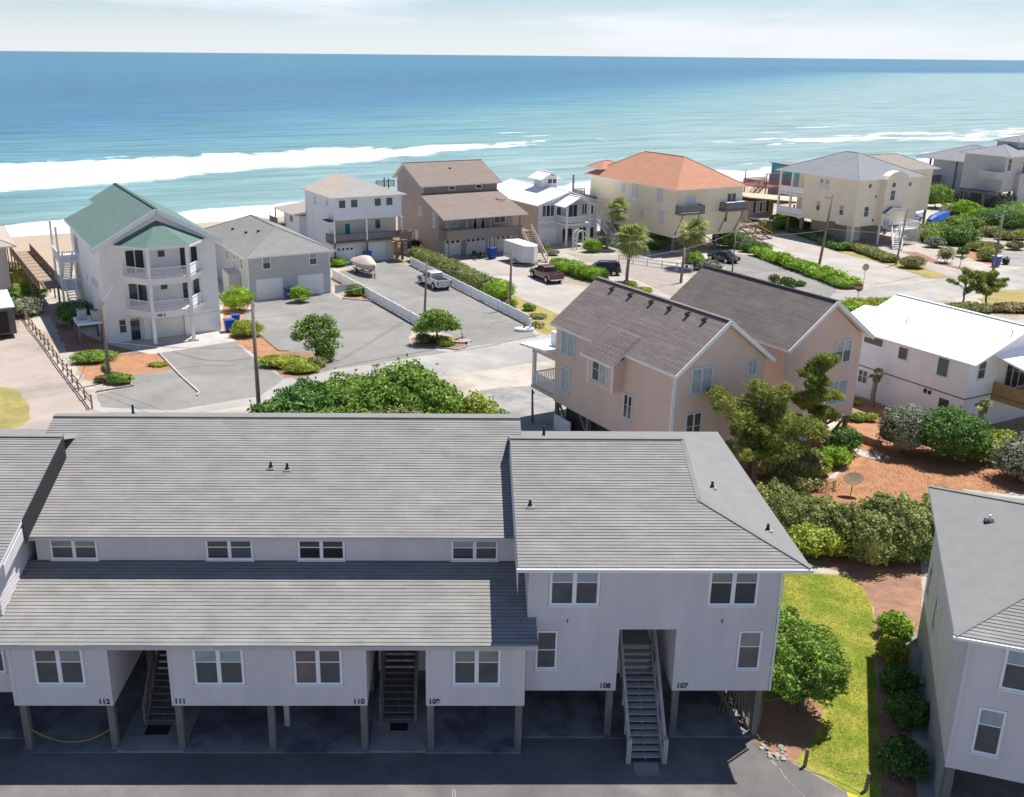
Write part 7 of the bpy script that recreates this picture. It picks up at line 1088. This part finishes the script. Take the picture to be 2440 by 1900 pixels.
def pickup(label, u, v, rz, paint_, rimk=RIM, lift=0.0):
    t = thing('pickup_truck', label, 'pickup', UV(u, v), SA + R(90) + rz); L = 5.7
    loft(t, 'body', [(-2.8, .88, .90, .55, 1.12), (-2.7, .95, .95, .45, 1.14), (-1.0, .97, .96, .42, 1.14), (.95, .97, .95, .42, 1.16), (2.2, .96, .90, .45, 1.10), (2.75, .88, .80, .50, .98), (2.88, .78, .70, .55, .86)], paint_, .05)
    loft(t, 'cab', [(-.78, .90, .74, 1.10, 1.78), (-.60, .91, .76, 1.10, 1.84), (.55, .91, .74, 1.10, 1.84), (1.45, .90, .70, 1.10, 1.16)], paint_, .05)
    pbox('bed_liner', t, -2.62, -.86, -.76, .76, 1.10, 1.155, BLACK)
    for y in (-.86, .86): pbox('bed_rail', t, -2.72, -.8, y - .07, y + .07, 1.12, 1.24, paint_, .02)
    pbox('tailgate', t, -2.86, -2.74, -.86, .86, .66, 1.24, paint_, .02); pbox('rear_bumper', t, -2.98, -2.84, -.92, .92, .48, .64, CHROME, .02); pbox('front_bumper', t, 2.82, 3.0, -.88, .88, .45, .66, CHROME, .03); pbox('grille', t, 2.86, 2.92, -.45, .45, .66, .88, BLACK); pbox('number_plate', t, -2.995, -2.98, -.16, .16, .5, .62, WHITE)
    for y in (-.87, .87): pbox('tail_light', t, -2.88, -2.78, y - .07, y + .07, .75, 1.12, LAMP); pbox('headlight', t, 2.72, 2.90, y * .86 - .14, y * .86 + .14, .70, .86, HEADL); pbox('wing_mirror', t, .95, 1.12, y * 1.18 - .10, y * 1.18 + .10, 1.18, 1.38, paint_, .02)
    quadp(t, 'rear_window', [(-.775, -.70, 1.22), (-.775, .70, 1.22), (-.72, .62, 1.70), (-.72, -.62, 1.70)], CARG); quadp(t, 'windscreen', [(1.36, .78, 1.20), (1.36, -.78, 1.20), (.66, -.66, 1.76), (.66, .66, 1.76)], CARG)
    for s in (-1, 1):
        for x0, x1 in ((-.60, .18), (.26, 1.02)): quadp(t, 'side_window', [(x0, s * .895, 1.20), (x1, s * .895, 1.20), (min(x1, .62), s * .775, 1.72), (x0, s * .79, 1.72)], CARG)
        for x0, x1 in ((-.66, .20), (.24, 1.15)): pbox('door', t, x0, x1, s * .962 - .008, s * .962 + .008, .52, 1.10, paint_); 
        for x in (-.05, .8): pbox('door_handle', t, x - .09, x + .09, s * .98 - .012, s * .98 + .012, .98, 1.02, CHROME)
    for x in (-1.75, 1.85):
        for y in (-.88, .88): wheel(t, x, y, .40, .27); MB().tube((x, y * .93, .44), (x, y * 1.105, .44), .50, .50, 18).build('wheel_arch', BLACK, t)
    return t
def carbody(name, label, cat, u, v, rz, paint_, L=4.7, W=.92, suv=False):
    t = thing(name, label, cat, UV(u, v), SA + rz); hb, hr = (1.0, 1.68) if suv else (.88, 1.36); l = L / 2
    loft(t, 'body', [(-l, W * .80, W * .82, .45, hb - .12), (-l + .2, W * .96, W * .95, .35, hb), (-l + 1.0, W, W * .98, .28, hb + .03), (.6, W, W * .97, .28, hb), (l - .9, W * .98, W * .9, .28, hb - .08), (l - .15, W * .85, W * .75, .32, hb - .22), (l, W * .7, W * .6, .4, hb - .32)], paint_, .07)
    if suv: cab = [(-l + .12, W * .86, W * .70, hb - .03, hr - .25), (-l + .5, W * .93, W * .76, hb - .03, hr - .02), (-.3, W * .94, W * .78, hb - .03, hr), (.45, W * .93, W * .74, hb - .03, hr - .08), (1.35, W * .9, W * .7, hb - .03, hb + .04)]
    else: cab = [(-l + .55, W * .86, W * .60, hb - .03, hb + .03), (-.95, W * .92, W * .68, hb - .03, hr - .06), (-.35, W * .92, W * .70, hb - .03, hr), (.3, W * .92, W * .68, hb - .03, hr - .06), (1.3, W * .9, W * .66, hb - .03, hb + .03)]
    loft(t, 'cabin', cab, CARG, .04); pbox('roof_panel', t, cab[1][0] + .1, cab[3][0], -W * .68, W * .68, hr - .03, hr + .022, paint_, .02)
    for y in (-W * .78, W * .78): pbox('tail_light', t, -l - .01, -l + .12, y - .16, y + .10, hb - .28, hb - .14, LAMP); pbox('headlight', t, l - .28, l - .06, y * .9 - .12, y * .9 + .12, hb - .36, hb - .24, HEADL)
    for y in (-W - .08, W + .08): pbox('wing_mirror', t, .85, 1.02, y - .07, y + .07, hb + .02, hb + .17, paint_, .02)
    pbox('rear_bumper', t, -l - .05, -l + .1, -W * .8, W * .8, .38, .56, BLACK, .03); pbox('number_plate', t, -l - .06, -l - .04, -.2, .2, .58, .70, WHITE)
    if suv:
        for y in (-W * .62, W * .62): pbox('roof_rail', t, -l + .7, .3, y - .025, y + .025, hr + .02, hr + .07, CHROME)
    for s in (-1, 1):
        for x in (-.15, .75): pbox('door_handle', t, x - .09, x + .09, s * W * .985 - .015, s * W * .985 + .015, hb - .14, hb - .10, CHROME)
    for x in (-l + .95, l - .95):
        for y in (-W + .08, W - .08): wheel(t, x, y, .35, .24); MB().tube((x, y * .9, .38), (x, y * 1.10, .38), .42, .42, 16).build('wheel_arch', BLACK, t)
    return t
carp = lambda nm, c, r_=.3: M(nm, c, r_, .02, 1, spec=.5, coat=.6)
pickup('white pickup truck parked on the gravel drive between the white fences', 52.0, 105.8, 0, carp('white_car_paint', (.55, .60, .60))); pickup('maroon pickup truck parked below the enclosed white trailer', 66.0, 103.0, R(-4), carp('maroon_car_paint', (.10, .018, .028)))
carbody('suv', 'dark blue suv parked behind the bright green hedge', 'suv', 74.0, 102.6, R(152), carp('navy_car_paint', (.012, .018, .04)), 4.7, .95, True); carbody('coupe', 'black car parked on the grey drive under the cream house', 'car', 94.0, 102.7, R(95), carp('black_car_paint', (.008, .008, .01)), 4.7, .93)
carbody('sedan', 'silver car parked behind the olive bushes', 'car', 146.5, 115.2, R(15), carp('silver_car_paint', (.42, .44, .46)), 4.6, .9)
# enclosed trailer
t = thing('cargo_trailer', 'enclosed white cargo trailer with two axles beside the wooden stairs', 'trailer', UV(68.8, 113.4), SA + R(-90)); TRW = M('trailer_white', (.66, .67, .68), .4, .04, spec=.4)
MB().prism([(-3.0, -1.15), (2.0, -1.15), (2.9, 0), (2.0, 1.15), (-3.0, 1.15)], .5, 2.65).build('box', TRW, t, .04); pbox('roof_cap', t, -2.95, 2.0, -1.1, 1.1, 2.65, 2.70, WHITE); pbox('door_seam', t, .9, 1.75, 1.145, 1.165, .62, 2.35, TRW)
for x in (-.75, .1):
    for y in (-1.2, 1.2): wheel(t, x, y, .34, .2)
for y in (-1.22, 1.22): pbox('mudguard', t, -1.2, .55, y - .12, y + .12, .66, .74, WHITE)
MB().bar((2.6, -.5, .5), (4.0, 0, .5), .08, .1).bar((2.6, .5, .5), (4.0, 0, .5), .08, .1).build('tongue', DKR, t); MB().tube((3.7, .05, 0), (3.7, .05, .75), .04).build('jack', STEEL, t)
# boat on trailer
t = thing('boat_trailer', 'metal boat trailer under the covered boat', 'trailer', UV(47.5, 115.9), SA + R(-90)); m = MB()
for y in (-.8, .8): m.bar((-2.4, y, .5), (1.2, y, .5), .08, .12); m.bar((1.2, y, .5), (3.3, 0, .5), .08, .12)
for x in (-2.2, -.5, 1.0): m.bar((x, -.8, .5), (x, .8, .5), .08, .08)
m.build('frame', STEEL, t); MB().tube((2.9, 0, 0), (2.9, 0, 1.0), .04).build('winch_post', STEEL, t)
for y in (-1.0, 1.0): wheel(t, -.9, y, .33, .2)
t = thing('boat', 'motor boat under a beige cover on its trailer', 'boat', (*UV(47.5, 115.9), .56), SA + R(-90))
secs = [(-2.6, .75, 1.05), (-1.2, .85, 1.12), (.4, .80, 1.10), (1.6, .52, .85), (2.5, .16, .40), (2.75, .03, .08)]; m = MB()
for i, (x, a, b) in enumerate(secs): k = .12 * max(0, i - 2); m.v += [(x, 0, .0 + k * 1.3), (x, a, .25 + k), (x, b, .85 + k * .5), (x, -b, .85 + k * .5), (x, -a, .25 + k)]
for i in range(len(secs) - 1):
    for j in range(5): m.f.append((5 * i + j, 5 * i + (j + 1) % 5, 5 * i + 5 + (j + 1) % 5, 5 * i + 5 + j)); m.m.append(0)
m.f += [(0, 4, 3, 2, 1)]; m.m += [0]; m.build('hull', M('hull_dark', (.42, .38, .34), .35, .05), t, smooth=True); m = MB(); cs = [(-2.65, 1.08, .25), (-1.6, 1.14, .55), (-.2, 1.14, .85), (.5, 1.08, .80), (1.6, .82, .35), (2.55, .35, .12), (2.8, .05, .02)]
for i, (x, b, h_) in enumerate(cs): k = .12 * max(0, i - 3) * .5; m.v += [(x, -b, .80 + k), (x, -b * .55, .9 + h_ * .85 + k), (x, 0, .92 + h_ + k), (x, b * .55, .9 + h_ * .85 + k), (x, b, .80 + k)]
for i in range(len(cs) - 1):
    for j in range(4): m.f.append((5 * i + j, 5 * i + j + 1, 5 * i + 6 + j, 5 * i + 5 + j)); m.m.append(0)
m.f += [(0, 1, 2, 3, 4)]; m.m += [0]; m.build('cover', M('beige_cover', (.56, .46, .40), .8, .12, 2, bump=.4, bscale=4), t, smooth=True); MB().box(-3.0, -2.65, -.2, .2, .35, 1.25).build('outboard_motor', BLACK, t, .06)
# far boat with blue cover
p = (81.68, 170.35); t = thing('boat', 'small boat under a bright blue tarpaulin among the bushes', 'boat', p, SA + .2); m = MB(); cs = [(-3.4, .6, .6), (-2.2, 1.2, 1.2), (0, 1.3, 1.5), (1.8, 1.2, 1.6), (3.3, .3, .8)]
for x, b, h_ in cs: m.v += [(x, -b, .3), (x, -b * .5, h_ * .85 + .2), (x, 0, h_ + .2), (x, b * .5, h_ * .85 + .2), (x, b, .3)]
for i in range(4):
    for j in range(4): m.f.append((5 * i + j, 5 * i + j + 1, 5 * i + 6 + j, 5 * i + 5 + j)); m.m.append(0)
m.f += [(0, 1, 2, 3, 4), (24, 23, 22, 21, 20)]; m.m += [0, 0]; m.build('tarpaulin', M('blue_tarp', (.03, .09, .36), .5, .1, 2, bump=.4, bscale=3), t); MB().box(-3, 2.8, -.7, .7, 0, .5).build('hull', CONCG, t)
p = (79.61, 174.26); t = thing('boat', 'white open boat beside the silver car', 'boat', p, SA + .4); m = MB(); m.prism([(-3, -1), (1.5, -1), (3.2, 0), (1.5, 1), (-3, 1)], .4, 1.3); m.build('hull', WHITE, t, .1); MB().box(-.8, .6, -.6, .6, 1.3, 2.0).build('console', WVINYL, t, .05); MB().box(-2.5, 2.0, -.3, .3, 0, .4).build('cradle', STEEL, t)
# dark box trailer at the lane
t = thing('box_trailer', 'dark box trailer with white roof parked on the sandy lane', 'trailer', UV(3.6, 105.3), SA + R(90)); DT = M('dark_trailer', (.13, .115, .11), .5, .1); pbox('box', t, -2.6, 5.2, -2.4, 2.2, .45, 3.0, DT, .05); pbox('roof', t, -2.75, 5.3, -2.5, 2.3, 3.0, 3.15, WHITE, .03); pbox('door', t, -2.63, -2.6, -1.8, .2, .6, 2.7, BLACK)
for x in (.5, 1.4):
    for y in (-2.2, 2.0): wheel(t, x, y, .36, .22)
MB().bar((-2.6, -.8, .5), (-4.0, 0, .45), .1, .12).bar((-2.6, .8, .5), (-4.0, 0, .45), .1, .12).build('tongue', STEEL, t); MB().tube((-3.7, 0, 0), (-3.7, 0, .6), .05).build('jack', STEEL, t)
